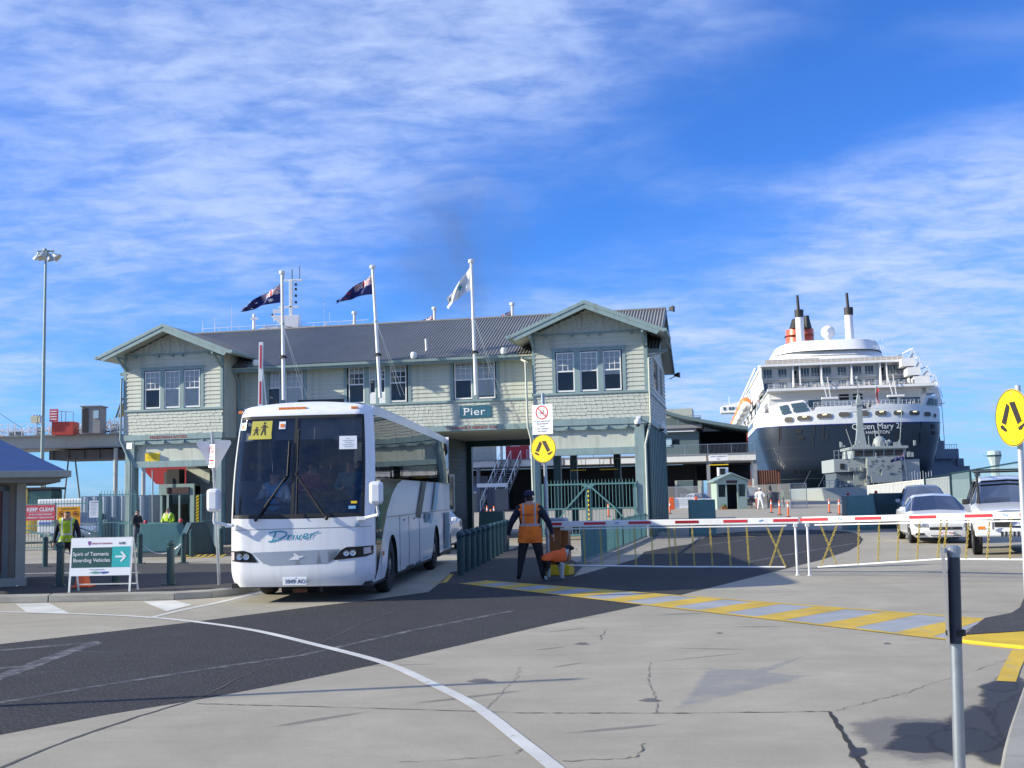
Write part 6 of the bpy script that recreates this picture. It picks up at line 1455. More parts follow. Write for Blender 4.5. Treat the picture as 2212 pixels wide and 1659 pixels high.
faces = [[(ex0, ey0, ez), (ex1, ey0, ez), (rx1, ry, rz_), (rx0, ry, rz_)], [(ex1, ey0, ez), (ex1, ey1, ez), (rx1, ry, rz_)], [(ex1, ey1, ez), (ex0, ey1, ez), (rx0, ry, rz_), (rx1, ry, rz_)], [(ex0, ey1, ez), (ex0, ey0, ez), (rx0, ry, rz_)]]
r_ = MB()
for f in faces: r_.add(f, [tuple(range(len(f)))])
r_.build('roof', HB, t, solid=.04)
fs_ = MB(); fs_.box(ex0, ex1 + .05, ey0 - .1, ey0 + .02, ez - .10, ez + .03); fs_.box(ex1 - .04, ex1 + .08, ey0 + .02, ey1, ez - .10, ez + .03); fs_.build('gutter', MATS['hut_pale_trim'], t, bevel=.01)
MB().box(ex0, ex1 - .12, ey0 + .03, ey1 - .1, ez - .20, ez - .10).build('eave_soffit', HW_, t)
# ------------------------------------------------------------------ people outside
HV = (.42, .62, .04)
gd = person('security guard seen from behind in orange vest and dark cap beside a dog', (.30, 23.42, 0), R(176), 1.80, top=(.012, .016, .035), bottom=(.012, .012, .016), vest=(1.0, .20, .02), hat=('cap', (.015, .02, .06)), arms='out', vest_text=True, band=(.34, .34, .38), stance=.10, bulk=1.42, vlow=-.17)
op = d(22, 1010, 415, 28.0)
person('officer in lime vest and dark uniform standing behind the folding sign', (op.x, 28.0, .0), R(14), op.z - .02, top=(.02, .022, .04), bottom=(.02, .02, .03), vest=HV, arms='down', bulk=1.3)
o2 = d(23, 730, 862, 42.4)
person('officer in lime jacket with arms raised behind the low railing', (o2.x, 42.4, 0), R(-20), o2.z, top=HV, bottom=(.02, .02, .03), vest=HV, arms='front')
o3 = d(23, 300, 888, 42.0)
person('person in dark jacket leaning at the low railing left of the gateway post', (o3.x, 42.0, 0), R(70), o3.z, top=(.03, .03, .035), bottom=(.10, .11, .13), arms='front')
w1 = g(7, 1052, 672)
person('man in white naval uniform and peaked cap, hands on hips, beside the far booth', (w1.x, w1.y, 0), R(160), 1.80, top=(.80, .80, .82), bottom=(.80, .80, .82), shoes=(.7, .3, .15), hat=('peaked', (.85, .85, .85)), arms='hips')
p2 = d(7, 1248, 640, 104.0); person('man in lime vest standing behind the three orange marker posts', (p2.x, 104, 0), R(10), 1.78, top=(.03, .03, .05), bottom=(.03, .03, .05), vest=HV)
p3 = d(7, 1140, 640, 100.0); person('person in grey standing between the white uniform and the lime vest', (p3.x, 100, 0), R(170), 1.74, top=(.12, .13, .14), bottom=(.06, .07, .08))
p4 = d(7, 1018, 650, 98.0); person('person partly hidden at the left of the white uniformed man', (p4.x, 98, 0), R(90), 1.7, top=(.5, .5, .55), bottom=(.3, .12, .1))
# ------------------------------------------------------------------ dog
def make_dog():
    t = thing('dog', 'black and white dog in an orange coat standing beside the guard', 'dog', (.80, 23.50, 0), R(24))
    J = {}
    def j(n, x, y, z, r, r2=None): J[n] = ((x * .92, y * 1.1, z * 1.04), r * 1.28, (r2 or r) * 1.28)
    # body along x: rump at -x, head at +x
    j('hips', -.24, 0, .44, .085, .095); j('loin', -.08, 0, .45, .082, .09); j('chest', .10, 0, .43, .10, .125); j('withers', .20, 0, .47, .075, .09); j('neck', .28, .02, .55, .055, .06)
    j('skull', .36, .03, .62, .062, .066); j('muzzle', .45, .03, .595, .036, .034); j('nose', .50, .03, .585, .022, .020)
    j('tail1', -.33, 0, .42, .030); j('tail2', -.38, 0, .30, .020); j('tail3', -.37, 0, .20, .012)
    E_ = [('hips', 'loin'), ('loin', 'chest'), ('chest', 'withers'), ('withers', 'neck'), ('neck', 'skull'), ('skull', 'muzzle'), ('muzzle', 'nose'), ('hips', 'tail1'), ('tail1', 'tail2'), ('tail2', 'tail3')]
    for sy, n in ((-1, 'a'), (1, 'b')):
        q = .02 * sy
        j('hf' + n, -.25, .07 * sy, .37, .060); j('knee' + n, -.18 + q, .085 * sy, .27, .040); j('hock' + n, -.29 + q, .085 * sy, .16, .022); j('paw' + n, -.27 + q, .085 * sy, .03, .020); j('toe' + n, -.235 + q, .085 * sy, .022, .020)
        j('el' + n, .14, .075 * sy, .30, .036); j('wri' + n, .15 + q, .075 * sy, .15, .023); j('fp' + n, .155 + q, .075 * sy, .03, .020); j('ft' + n, .19 + q, .075 * sy, .022, .020)
        E_ += [('hips', 'hf' + n), ('hf' + n, 'knee' + n), ('knee' + n, 'hock' + n), ('hock' + n, 'paw' + n), ('paw' + n, 'toe' + n), ('chest', 'el' + n), ('el' + n, 'wri' + n), ('wri' + n, 'fp' + n), ('fp' + n, 'ft' + n)]
    me = skin_mesh(J, E_); seg = [(Vector(J[a][0]), Vector(J[b][0]), a, b) for a, b in E_]
    DB = mat('black_fur', (.012, .011, .011), .8, var=.3, scale=30, bump=.4, bscale=120); DW = mat('white_fur', (.55, .54, .52), .85, var=.15, scale=30, bump=.4, bscale=120)
    me.materials.append(DB); me.materials.append(DW)
    for p in me.polygons:
        p.use_smooth = True; c = p.center; mi = 0
        if c.z < .20 or (c.x > .19 and c.x < .31 and c.z < .60) or (c.x > .40 and abs(c.y - .03) < .016) or (c.z < .345 and c.x > .05) : mi = 1
        if c.z < .20 and c.x < -.1 and c.z > .09: mi = 0
        p.material_index = mi
    me.name = 'body'; o = bpy.data.objects.new('body', me); col.objects.link(o); o.parent = t
    for sy in (-1, 1): MB().add([(.33, .03 + sy * .045, .665), (.38, .03 + sy * .055, .655), (.345, .03 + sy * .075, .59)], [(0, 1, 2)]).build('ear', DB, t, solid=.012)
    MB().ball((.515, .03, .588), .013, 6).build('nose', BLK, t); MB().ball((.405, -.012, .635), .009, 6).ball((.405, .072, .635), .009, 6).build('eyes', MATS['eye_dark'], t)
    bm = bmesh.new(); bm.from_mesh(me); bm.faces.ensure_lookup_table()
    dl = []
    for f in bm.faces:
        c = f.calc_center_median(); ok = -.31 < c.x < .215 and c.z > (.37 + .10 * max(0, (-c.x - .05)) * 1.2) and abs(c.y) < .14
        if c.x > .0 and c.z < .33: ok = False
        if not ok: dl.append(f)
    bmesh.ops.delete(bm, geom=dl, context='FACES'); bm.normal_update()
    for v in bm.verts: v.co += v.normal * .013
    vm = bpy.data.meshes.new('coat'); bm.to_mesh(vm); bm.free(); vm.materials.clear(); vm.materials.append(mat('dog_coat_orange', (.85, .13, .02), .8, var=.1))
    for p in vm.polygons: p.material_index = 0
    c = bpy.data.objects.new('coat', vm); col.objects.link(c); c.parent = t; sm = c.modifiers.new('solid', 'SOLIDIFY'); sm.thickness = .008
    text('coat_mark', '22', .07, mat('dark_orange_print', (.45, .08, .02), .7), c, (-.03, -.118, .47), (R(78), 0, 0))
    MB().lathe([(.066, -.012), (.068, .012)], 14, axis='x', c=(0, 0, 0)).build('collar', mat('blue_collar', (.2, .25, .4), .6), t, loc=(.265, .015, .535), rot=(0, R(-48), R(8)))
    MB().path([(.25, 0, .60), (.0, .0, .80), (-.22, .0, .93)], .006, 5).build('lead', BLK, t)
make_dog()

# ------------------------------------------------------------------ cars
CW = mat('car_white', (.74, .75, .76), .18, var=.02, coat=.7, dirt=.05); CS = mat('car_silver', (.38, .41, .44), .25, .5, var=.03, coat=.6); CG = glass('car_glass', (.22, .25, .27), .0, .015, gc=.38)
PLASTIC = mat('black_plastic', (.02, .02, .022), .5); CBL = mat('car_dark_blue', (.03, .04, .08), .2, coat=.6)
def car(label, loc, rz, paint, L=4.9, W=1.86, H=1.46, kind='sedan', group=None, plate=None, platem=None, ground=.20, wheel=.335, bull=False, rack=False, name='parked_car', cat='car'):
    t = thing(name, label, cat, loc, rz, group); hw = W / 2
    # stations: y, z bottom, z belt, z top, half width belt, half width top, kind of span starting here
    if kind == 'sedan':
        S_ = [(0, .32, .52, .60, .62, .50), (.06, .20, .58, .68, .80, .66), (.35, .18, .66, .76, .90, .74), (1.15, .18, .84, .92, .925, .80), (1.45, .18, .92, .97, .93, .76), (2.15, .18, .94, 1.40, .93, .62), (2.7, .18, .95, 1.46, .93, .60), (3.35, .18, .96, 1.40, .93, .61), (4.05, .18, .98, 1.06, .92, .74), (4.75, .22, .96, 1.02, .86, .70), (L, .32, .80, .90, .78, .60)]
        cab = (4, 8)
    elif kind == 'ute':
        S_ = [(0, .45, .72, .85, .70, .60), (.08, .35, .80, .95, .84, .72), (.5, .32, .88, 1.05, .90, .80), (1.2, .30, 1.00, 1.12, .92, .80), (1.45, .30, 1.05, 1.16, .925, .78), (2.15, .30, 1.06, 1.70, .92, .64), (2.8, .30, 1.06, 1.75, .92, .62), (3.4, .30, 1.06, 1.70, .92, .64), (3.6, .30, 1.06, 1.12, .92, .84), (5.0, .32, 1.06, 1.10, .90, .84), (5.05, .45, 1.0, 1.05, .86, .80)]
        cab = (4, 8)
    else:   # tall four wheel drive
        S_ = [(0, .60, .90, 1.02, .80, .72), (.06, .55, .95, 1.10, .90, .78), (.45, .50, 1.05, 1.18, .94, .84), (1.25, .45, 1.18, 1.24, .95, .84), (1.42, .45, 1.20, 1.26, .95, .80), (1.95, .45, 1.22, 1.84, .95, .70), (2.6, .45, 1.22, 1.93, .95, .69), (3.9, .45, 1.22, 1.95, .95, .69), (4.65, .45, 1.22, 1.90, .95, .70), (4.85, .50, 1.20, 1.60, .94, .78), (L, .60, 1.1, 1.2, .90, .80)]
        cab = (4, 8)
    body, gl = MB(), {'windscreen': MB(), 'side_window': MB(), 'side_window ': MB(), 'rear_window': MB()}
    ring = []
    for y, zb, zs, zt, wb, wt in S_:
        wm = min(hw, wb + .03)
        ring.append([(0, zb), (wb * .88, zb), (wm * .98, zb + .10), (wm, (zb + zs) / 2 + .04), (wb, zs - .03), (wb - .02, zs), (wt + (wb - wt) * .08, zt - (zt - zs) * .14), (wt * .90, zt - .012), (0, zt + .02)])
    for i in range(len(S_) - 1):
        A, B = ring[i], ring[i + 1]; ya, yb = S_[i][0], S_[i + 1][0]
        for k in range(8):
            for sg in (-1, 1):
                q = [(sg * A[k][0], ya, A[k][1]), (sg * B[k][0], yb, B[k][1]), (sg * B[k + 1][0], yb, B[k + 1][1]), (sg * A[k + 1][0], ya, A[k + 1][1])]
                dst = body
                if cab[0] <= i < cab[1] and k == 5 and not (i == cab[1] - 1 and kind == 'ute'): dst = gl['side_window' if sg < 0 else 'side_window ']
                if i == cab[0] and k >= 6: dst = gl['windscreen']
                if i == cab[1] - 1 and k >= 6 and kind != 'wagon': dst = gl['rear_window']
                if dst is not body:      # glass sits in a painted surround
                    c = sum((Vector(p) for p in q), Vector()) / 4; qi = [c.lerp(Vector(p), .93 if k == 5 else 1.0) for p in q]
                    dst.add(qi, [(0, 1, 2, 3)]); 
                    if k == 5: body.add(q + [tuple(p) for p in qi], [(0, 1, 5, 4), (1, 2, 6, 5), (2, 3, 7, 6), (3, 0, 4, 7)])
                else: body.add(q, [(0, 1, 2, 3)])
    for R_, y in ((ring[0], S_[0][0]), (ring[-1], S_[-1][0])):
        pts = [(p[0], y, p[1]) for p in R_] + [(-p[0], y, p[1]) for p in reversed(R_[1:-1])]; body.add(pts, [tuple(range(len(pts)))])
    o = body.build('body', paint, t)
    bm = bmesh.new(); bm.from_mesh(o.data); bmesh.ops.remove_doubles(bm, verts=bm.verts, dist=.001); bmesh.ops.recalc_face_normals(bm, faces=bm.faces); bm.to_mesh(o.data); bm.free()
    for p in o.data.polygons: p.use_smooth = True
    o.data.set_sharp_from_angle(angle=R(32))
    for k, m_ in gl.items():
        if m_.v: m_.build(k.strip(), CG, t)
    MB().box(-hw + .12, hw - .12, 1.3, L - .8, ground + .25, .62 if kind == 'sedan' else .85).build('cabin_floor', DARK, t)
    MB().box(-.62, -.18, 2.25, 2.45, .6, 1.22 if kind == 'sedan' else 1.5).box(.18, .62, 2.25, 2.45, .6, 1.22 if kind == 'sedan' else 1.5).build('seats', DARK, t, bevel=.05)
    for y in (.90, L - 1.05):
        for sg in (-1, 1):
            a = MB(); a.lathe([(0, 0), (wheel + .055, 0), (wheel + .055, .02), (0, .02)], 20, axis='x', c=(sg * (hw - .005) - (.02 if sg > 0 else 0), y, wheel + .02)); a.build('wheel_arch', BLACK, t)
            w = MB(); w.lathe([(wheel * .62, -.10), (wheel * .93, -.11), (wheel, -.08), (wheel, .08), (wheel * .93, .11), (wheel * .62, .10)], 22, axis='x'); o = w.build('wheel', TYRE, t, loc=(sg * (hw - .10), y, wheel), smooth=True)
            h = MB(); h.lathe([(0, .09), (wheel * .15, .10), (wheel * .55, .07), (wheel * .63, .10)], 16, axis='x'); h.build('rim', mat('alloy_rim', (.4, .41, .43), .3, .8), o, rot=(0, 0, 0 if sg > 0 else math.pi), smooth=True)
    zl = S_[1][2]
    for sg in (-1, 1):
        x = sg * (hw - .27)
        HLm = mat('headlamp_glass', (.55, .58, .62), .08, .4)
        hx = sg * (hw - .25)
        MB().prism([(hx - .20 * sg, zl - .09), (hx + .19 * sg, zl - .05), (hx + .21 * sg, zl + .06), (hx - .18 * sg, zl + .035)], 'y', -.012, .30).build('headlight', HLm, t, bevel=.01)
        MB().ball((hx - .05 * sg, -.015, zl - .02), .055, 8, sy=.4).build('lamp', CHROME, t, smooth=True)
        MB().box(sg * (hw + .02) - .09 + (.06 * sg), sg * (hw + .02) + .09 + (.06 * sg), 1.45, 1.55, S_[4][2] + .03, S_[4][2] + .17).build('wing_mirror', paint if kind != 'wagon' else PLASTIC, t, bevel=.03)
    gz = S_[0][2]
    if kind == 'sedan':
        MB().box(-.45, .45, -.012, .05, gz - .10, gz - .02).build('grille', PLASTIC, t); MB().box(-.42, .42, .03, .10, gz - .28, gz - .17).build('lower_grille', PLASTIC, t)
        for sg in (-1, 1): MB().box(sg * .72 - .13, sg * .72 + .13, .01, .08, gz - .26, gz - .19).build('fog_lamp', PLASTIC, t)
        MB().bar((-.20, -.02, gz - .055), (.20, -.02, gz - .055), .015, .02).build('badge_bar', CHROME, t)
    else:
        MB().box(-.5, .5, -.015, .05, gz - .20, gz + .02).build('grille', PLASTIC, t)
        MB().box(-hw + .02, hw - .02, -.16, .10, gz - .42, gz - .22).build('bumper', paint if kind == 'wagon' else CHROME, t, bevel=.04)
    if kind == 'wagon':
        for k in range(9): MB().box(-.38 + k * .09, -.33 + k * .09, -.175, -.155, gz - .42, gz - .30).build('bumper_slot', PLASTIC, t)
        for sg in (-1, 1): MB().box(sg * .80 - .09, sg * .80 + .09, -.17, -.155, gz - .24, gz - .17).build('indicator', AMB, t); MB().lathe([(0, -.09), (.10, -.07), (.11, 0)], 14, axis='y', c=(sg * .30, -.22, gz + .02)).build('spot_lamp', CHROME, t, smooth=True)
    if bull:
        MB().path([(-.55, -.22, gz - .25), (-.55, -.25, gz - .02), (-.46, -.25, gz + .14), (-.3, -.25, gz + .18), (.3, -.25, gz + .18), (.46, -.25, gz + .14), (.55, -.25, gz - .02), (.55, -.22, gz - .25)], .03, 8).build('bull_bar', mat('grey_bar', (.35, .37, .42), .3, .7), t, smooth=True)
        MB().path([(-.74, 1.40, 1.26), (-.76, 1.38, 1.9), (-.70, 1.6, 2.05)], .03, 8).build('snorkel', PLASTIC, t, smooth=True)
    if rack:
        rk = MB()
        for y in (1.9, 2.6, 3.3, 4.0): rk.bar((-.72, y, 2.06), (.72, y, 2.06), .04, .03); rk.bar((-.66, y, 1.94), (-.66, y, 2.06), .03, .03); rk.bar((.66, y, 1.94), (.66, y, 2.06), .03, .03)
        rk.bar((-.72, 1.8, 2.10), (-.72, 4.1, 2.10), .04, .04); rk.bar((.72, 1.8, 2.10), (.72, 4.1, 2.10), .04, .04); rk.bar((-.72, 1.8, 2.10), (.72, 1.8, 2.10), .04, .04); rk.build('roof_rack', PLASTIC, t)
    if plate:
        px_ = (.05, -.05); yb = -.19 if kind == 'wagon' else -.03
        zz = gz - .10 if kind == 'wagon' else gz - .20
        pl = MB().box(-.19, .19, -.005, .005, -.065, .065).build('number_plate', SIGNW, t, loc=(.02, yb, zz)); text('plate_lettering', plate, .10, platem, pl, (0, -.008, -.035), align='CENTER')
    return t
PR = mat('plate_red', (.55, .06, .05), .5); PB = mat('plate_print_blue', (.06, .12, .40), .5)
car('white sedan waiting behind the right boom, left of the tall four wheel drive', (12.75, 34.0, 0), R(-12.3), CW, kind='sedan', plate='RCC 724', platem=PR)
car('white four wheel drive with bull bar and roof rack at the right edge', (12.04, 27.53, 0), R(-19), CW, L=5.0, W=1.94, kind='wagon', plate='QZH 541', platem=PB, wheel=.40, bull=True, rack=True)
car('silver double cab utility parked behind the white sedan', (15.75, 43.6, 0), R(-15), CS, L=5.05, W=1.86, kind='ute', wheel=.37)
car('white sedan glimpsed behind the rear of the coach', (-3.0, 34.2, 0), R(-4), CW, kind='sedan')
car('silver hatch nosing out behind the spiked fence beside the officer', (-17.6, 45.6, 0), R(12), CS, kind='sedan')
car('dark car standing right of the far booth', (d(25, 1540, 1600, 108).x, 108, 0), R(-8), CBL, kind='wagon', L=5, W=1.94, wheel=.38)
v = car('white car with red stripes left of the far booth', (d(25, 990, 1600, 106).x, 106, 0), R(20), CW, kind='sedan')
MB().box(-.85, .85, .2, .9, .74, .80).build('red_stripe', RED, v)
# ------------------------------------------------------------------ wharf terminal behind the gatehouse
TX, TY, TRZ = 24.95, 118.0, R(-11.37)
GREYT = mat('terminal_grey_teal', (.10, .15, .155), .6, var=.1, dirt=.2); CONW = mat('white_fascia', (.70, .69, .64), .6, var=.06, dirt=.35); CGR = mat('grey_concrete', (.24, .25, .27), .8, var=.1, dirt=.3)
CLAD = mat('pale_cladding', (.46, .48, .40), .6, var=.08, dirt=.2)
term = thing('wharf_terminal', 'two level wharf terminal with white deck fascia and curved shed roof behind the gatehouse', 'building', (TX, TY, 0), TRZ)
b = MB(); b.box(-34, .1, 0, 12, 4.74, 5.42); b.build('deck', CONW, term)
for u in (-4.9, -9.7, -15, -20, -27.4): MB().box(u - .06, u + .06, -.03, -.001, 4.74, 5.42).build('fascia_joint', MATS['rusty_steel'], term)
MB().box(-34, .15, -.1, .0, 5.42, 5.52).build('deck_edge', CGR, term)
for i, u in enumerate((0, -4.8, -9.6, -14.4, -19.2, -29.5)): MB().box(u - .18, u + .18, .3, .7, 0, 4.74).build('column', CGR, term)
for k in range(9): MB().box(-.35, -.1, 1.5 + k * 1.9, 1.8 + k * 1.9, 0, 4.74).build('column', CONW, term)
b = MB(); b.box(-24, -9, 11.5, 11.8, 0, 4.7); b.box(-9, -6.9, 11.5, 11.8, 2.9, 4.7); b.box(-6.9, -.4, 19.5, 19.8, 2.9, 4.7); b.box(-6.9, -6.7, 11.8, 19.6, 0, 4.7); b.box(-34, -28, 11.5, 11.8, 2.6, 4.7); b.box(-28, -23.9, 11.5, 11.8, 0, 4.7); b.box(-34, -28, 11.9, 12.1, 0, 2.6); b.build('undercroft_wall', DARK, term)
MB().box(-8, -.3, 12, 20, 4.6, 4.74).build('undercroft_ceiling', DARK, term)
def baluster_rail(parent, p0, p1, h, sp=.13, m=GALV, post=2.3):
    A, B = Vector(p0), Vector(p1); L_ = (B - A).length; dv = (B - A) / L_; mb = MB(); n = int(L_ / sp)
    for i in range(n): p = A + dv * (i + .5) * L_ / n; mb.bar(p, p + Vector((0, 0, h)), .018, .018)
    tag(mb.build('balusters', m, parent), kind='stuff')
    MB().bar(A + Vector((0, 0, h)), B + Vector((0, 0, h)), .05, .05).build('top_rail', m, parent)
    k = max(1, round(L_ / post))
    for i in range(k + 1): p = A + dv * L_ * i / k; MB().bar(p, p + Vector((0, 0, h + .03)), .06, .06).build('rail_post', m, parent)
baluster_rail(term, (-24, 0, 5.5), (.05, 0, 5.5), 1.0); baluster_rail(term, (-34, 0, 5.5), (-27.6, 0, 5.5), 1.0)
MB().box(-9.9, -5.7, 1.2, 1.4, 5.5, 7.95).build('upper_wall', GREYT, term); MB().box(-34, -28.3, 2.0, 2.2, 5.5, 8.2).build('upper_wall', GREYT, term)
MB().box(-34, -28.0, 1.9, 1.98, 5.5, 7.6).build('pale_wall', CLAD, term); MB().box(-27.9, -27.5, .4, .8, 5.5, 8.0).box(-27.0, -26.8, .4, .8, 5.5, 8.0).build('door_post', CLAD, term)
MB().box(-9.55, -8.55, 1.12, 1.19, 6.4, 7.3).build('window', mat('pale_window', (.40, .55, .62), .2), term)
b = MB(); b.box(-15, -5.3, .3, 6, 8.28, 8.62); b.box(-15, -5.9, .6, 5, 7.93, 8.28); b.build('upper_slab', CGR, term); MB().box(-12, -6.1, .5, .59, 7.93, 8.02).build('light_strip', WHITE, term)
baluster_rail(term, (-15, .4, 8.62), (-5.4, .4, 8.62), .95)
MB().box(-12, -6.4, 4, 8, 8.62, 10.62).build('plant_room', CLAD, term)
MB().box(-15, -5.5, 3.5, 3.7, 8.62, 9.6).build('upper_wall', GREYT, term)
mb = MB(); prof = [(-9.6, 10.42), (-8.4, 9.95), (-7, 9.52), (-5.3, 9.13), (-3.5, 8.75), (-1.8, 8.42), (-.55, 8.2)]
pr = prof + [(x, z - .34) for x, z in reversed(prof)]; mb.prism(pr, 'y', -.6, 34); mb.build('shed_roof', mat('shed_roof_green', (.14, .20, .21), .5, .2, dirt=.2), term)
b = MB(); b.box(-5.6, -.6, 11, 11.3, 5.5, 8.4); b.box(-5.8, -5.6, 1.4, 11, 5.5, 8.9); b.box(-.75, -.6, 2, 30, 5.5, 7.9); b.build('shed_interior', DARK, term)
MB().box(-.75, -.62, -.1, .1, 6.7, 7.6).build('red_marker', mat('deep_red', (.30, .02, .02), .6), term)
# red lobby panel and stair
rp_ = MB().box(-26.5, -23.9, .9, 1.0, 5.5, 7.6).build('red_panel', mat('panel_red', (.38, .015, .03), .5), term)
MB().box(-25.9, -24.9, .86, .895, 6.95, 7.25).build('white_plate', SIGNW, rp_); MB().box(-26.1, -25.95, .86, .895, 6.95, 7.1).build('blue_mark', MATS['plate_blue'], rp_)
st0 = None
for i in range(20):
    z = 5.35 - i * .27; u = -26.75 - i * .055; v = -.1 - i * .29
    if st0 is None: st0 = MB().box(0, 2.05, -.28, 0, -.05, 0).build('stair_tread', CGR, term, loc=(u, v, z))
    else: inst(st0, (u, v, z))
for du in (-.05, 1.0, 2.1):
    MB().bar((-26.75 + du, 0, 5.3), (-27.85 + du, -5.7, .0), .06, .26).build('stringer', GALV, term); MB().bar((-26.75 + du, 0, 6.45), (-27.85 + du, -5.7, 1.1), .06, .06).build('handrail', WHITE, term)
    for k in range(7): t_ = k / 6; p = Vector((-26.75 + du, 0, 5.4)).lerp(Vector((-27.85 + du, -5.7, .1)), t_); MB().bar(p, p + Vector((0, 0, 1.05)), .05, .05).build('rail_post', WHITE, term)
MB().box(-28.6, -25.4, -4.2, -3.6, 2.55, 2.95).build('awning_beam', WHITE, term); MB().box(-33.5, -28.8, -2, -1.5, 2.3, 2.7).build('awning_beam', mat('blue_grey_beam', (.15, .17, .28), .5), term); MB().box(-33.5, -29.2, -2.1, -1.95, 1.95, 2.15).build('awning_beam', WHITE, term)
for k in range(4): MB().box(-32.9 + k * 1.1, -32.0 + k * 1.1, 11.3, 11.45, 1.2, 4.0).build('bright_opening', mat('hazy_glazing', (.30, .42, .62), .3), term)
b = MB(); b.box(-33.6, -32.4, -1.0, -.5, 0, 2.3); b.box(-31.5, -29.0, .8, 1.2, 0, 2.2); b.build('equipment_panel', CLAD, term); MB().box(-27.0, -24.8, -6.5, -6.0, .2, 2.3).build('notice_frame', mat('dark_blue_panel', (.02, .03, .06), .4), term)
t = thing('low_clearance_sign', 'white low clearance board with yellow bar hanging from the terminal deck', 'sign', tuple(Matrix.Translation((TX, TY, 0)) @ Matrix.Rotation(TRZ, 4, 'Z') @ Vector((-4.65, -.5, 4.4))), TRZ)
MB().box(0, 1.9, 0, .05, .35, .95).build('board', SIGNW, t); text('lettering', 'LOW CLEARANCE', .20, MATS['dark_ink'], t, (.95, -.01, .72), align='CENTER'); text('lettering', '4.4m', .20, MATS['dark_ink'], t, (.95, -.01, .46), align='CENTER')
MB().box(-.05, 1.95, 0, .06, -.12, -.04).build('yellow_bar', YEL, t); MB().bar((0, .03, -.1), (0, .03, .35), .03, .03).bar((1.9, .03, -.1), (1.9, .03, .35), .03, .03).bar((.1, .03, -.08), (.4, .03, .35), .03, .03).bar((1.8, .03, -.08), (1.5, .03, .35), .03, .03).build('hanger', GALV, t)
t = thing('distant_warehouse', 'pale low warehouse seen under the terminal deck beyond the white picket fence', 'warehouse', (12, 172, 0), R(-11)); MB().box(0, 16, 0, 10, 0, 4.6).build('wall', CLAD, t); MB().box(-.3, 16.3, -.4, 10.3, 4.6, 5.0).build('roof', CGR, t)
for k in range(4): MB().box(1 + k * 3.8, 3.6 + k * 3.8, -.05, 0, .1, 3.2).build('roller_door', GREYT, t)
# hotel rail of white pickets and car park beyond, under the shed
railing('white picket fence far off under the terminal deck', [(d(25, 560, 1500, 124).x, 124), (d(25, 1060, 1500, 122).x, 122)], 1.35, .28, bar_r=.05, m=WHITE, name='white_picket_fence', cat='fence', post=4)
# ------------------------------------------------------------------ booth, container, far fences, barriers
BG_ = mat('booth_pale_green', (.33, .43, .38), .5, var=.06, dirt=.1)
t = thing('checkpoint_booth', 'small pale green gabled checkpoint booth with an open dark doorway in the middle distance', 'booth', (17.95, 101.5, 0), R(2))
b = MB(); b.box(0, .15, 0, 2.4, 0, 2.5); b.box(2.55, 2.7, 0, 2.4, 0, 2.5); b.box(.15, .92, 0, .12, 0, 1.1); b.box(1.82, 2.55, 0, .12, 0, 1.1); b.box(.15, 2.55, 0, .12, 2.2, 2.5); b.box(.80, .92, 0, .12, 1.1, 2.2); b.box(1.82, 1.94, 0, .12, 1.1, 2.2); b.box(0, 2.7, 2.3, 2.4, 0, 1.1); b.prism([(0, 2.5), (2.7, 2.5), (1.35, 3.1)], 'y', 0, .12); b.build('wall', BG_, t)
MB().prism([(-.3, 2.42), (1.35, 3.12), (3.0, 2.42), (3.0, 2.52), (1.35, 3.25), (-.3, 2.52)], 'y', -.25, 2.6).build('roof', TRIM, t)
MB().box(.15, .80, .04, .07, 1.1, 2.2).build('window', WINGL, t); MB().box(1.94, 2.55, .04, .07, 1.1, 2.2).build('window', WINGL, t); MB().box(.9, 1.85, -.06, -.01, 2.3, 2.55).build('sign_board', MATS['brown_board'], t); MB().box(.2, 2.5, 2.2, 2.29, 0, 2.4).build('dark_back', DARK, t)
MB().box(.55, 1.45, 1.5, 2.1, 3.0, 3.75).build('air_conditioner', WHITE, t); MB().box(.68, 1.15, 1.44, 1.5, 3.1, 3.65).build('fan_grille', BLACK, t)
MB().box(.3, .8, -.5, -.2, 0, .25).build('planter', BRN, t); MB().ball((.55, -.35, .33), .2, 8, sz=.6).build('planter_plant', mat('planter_green', (.08, .12, .03), .8), t)
t = thing('shipping_container', 'rust brown shipping container at the foot of the liner', 'container', (29.7, 140, 0), R(-4)); CT = mat('container_brown', (.16, .055, .03), .6, var=.2, dirt=.3)
mb = MB(); n = 40; mb.grid(lambda x, z: (x, .05 * (1 if int(round(x / 2.8 * n)) % 4 < 2 else 0), z), lin(0, 2.8, n + 1), [0.15, 3.95]); mb.box(0, 2.8, .1, 8, .1, 4.0); mb.build('body', CT, t); MB().box(1.2, 2.3, -.03, -.001, .4, 2.4).build('dark_hatch', DARK, t)
for x in (-.02, 2.75): MB().box(x, x + .12, -.05, .0, 0, 4.05).build('corner_post', CT, t)
t = thing('plastic_barrier', 'orange plastic barrier carrying a white board beside the right wall of the gatehouse', 'barrier', tuple(g(25, 400, 1640)), R(-3))
w_ = (g(25, 660, 1640) - g(25, 400, 1640)).length; MB().prism([(0, 0), (w_ * .2, 0), (w_ * .17, 1.15), (w_ * .05, 1.15)], 'y', 0, .3).build('end_block', ORANGE, t, bevel=.04); MB().prism([(w_ * .88, 0), (w_, 0), (w_ * .98, 1.15), (w_ * .9, 1.15)], 'y', 0, .3).build('end_block', ORANGE, t, bevel=.04)
MB().box(w_ * .2, w_ * .88, .1, .16, .1, 1.1).build('board', SIGNW, t)
for k in range(4): MB().box(w_ * .28, w_ * (.8 - .05 * (k % 2)), .09, .099, .88 - k * .16, .92 - k * .16).build('print_line', MATS['grey_print'], t)
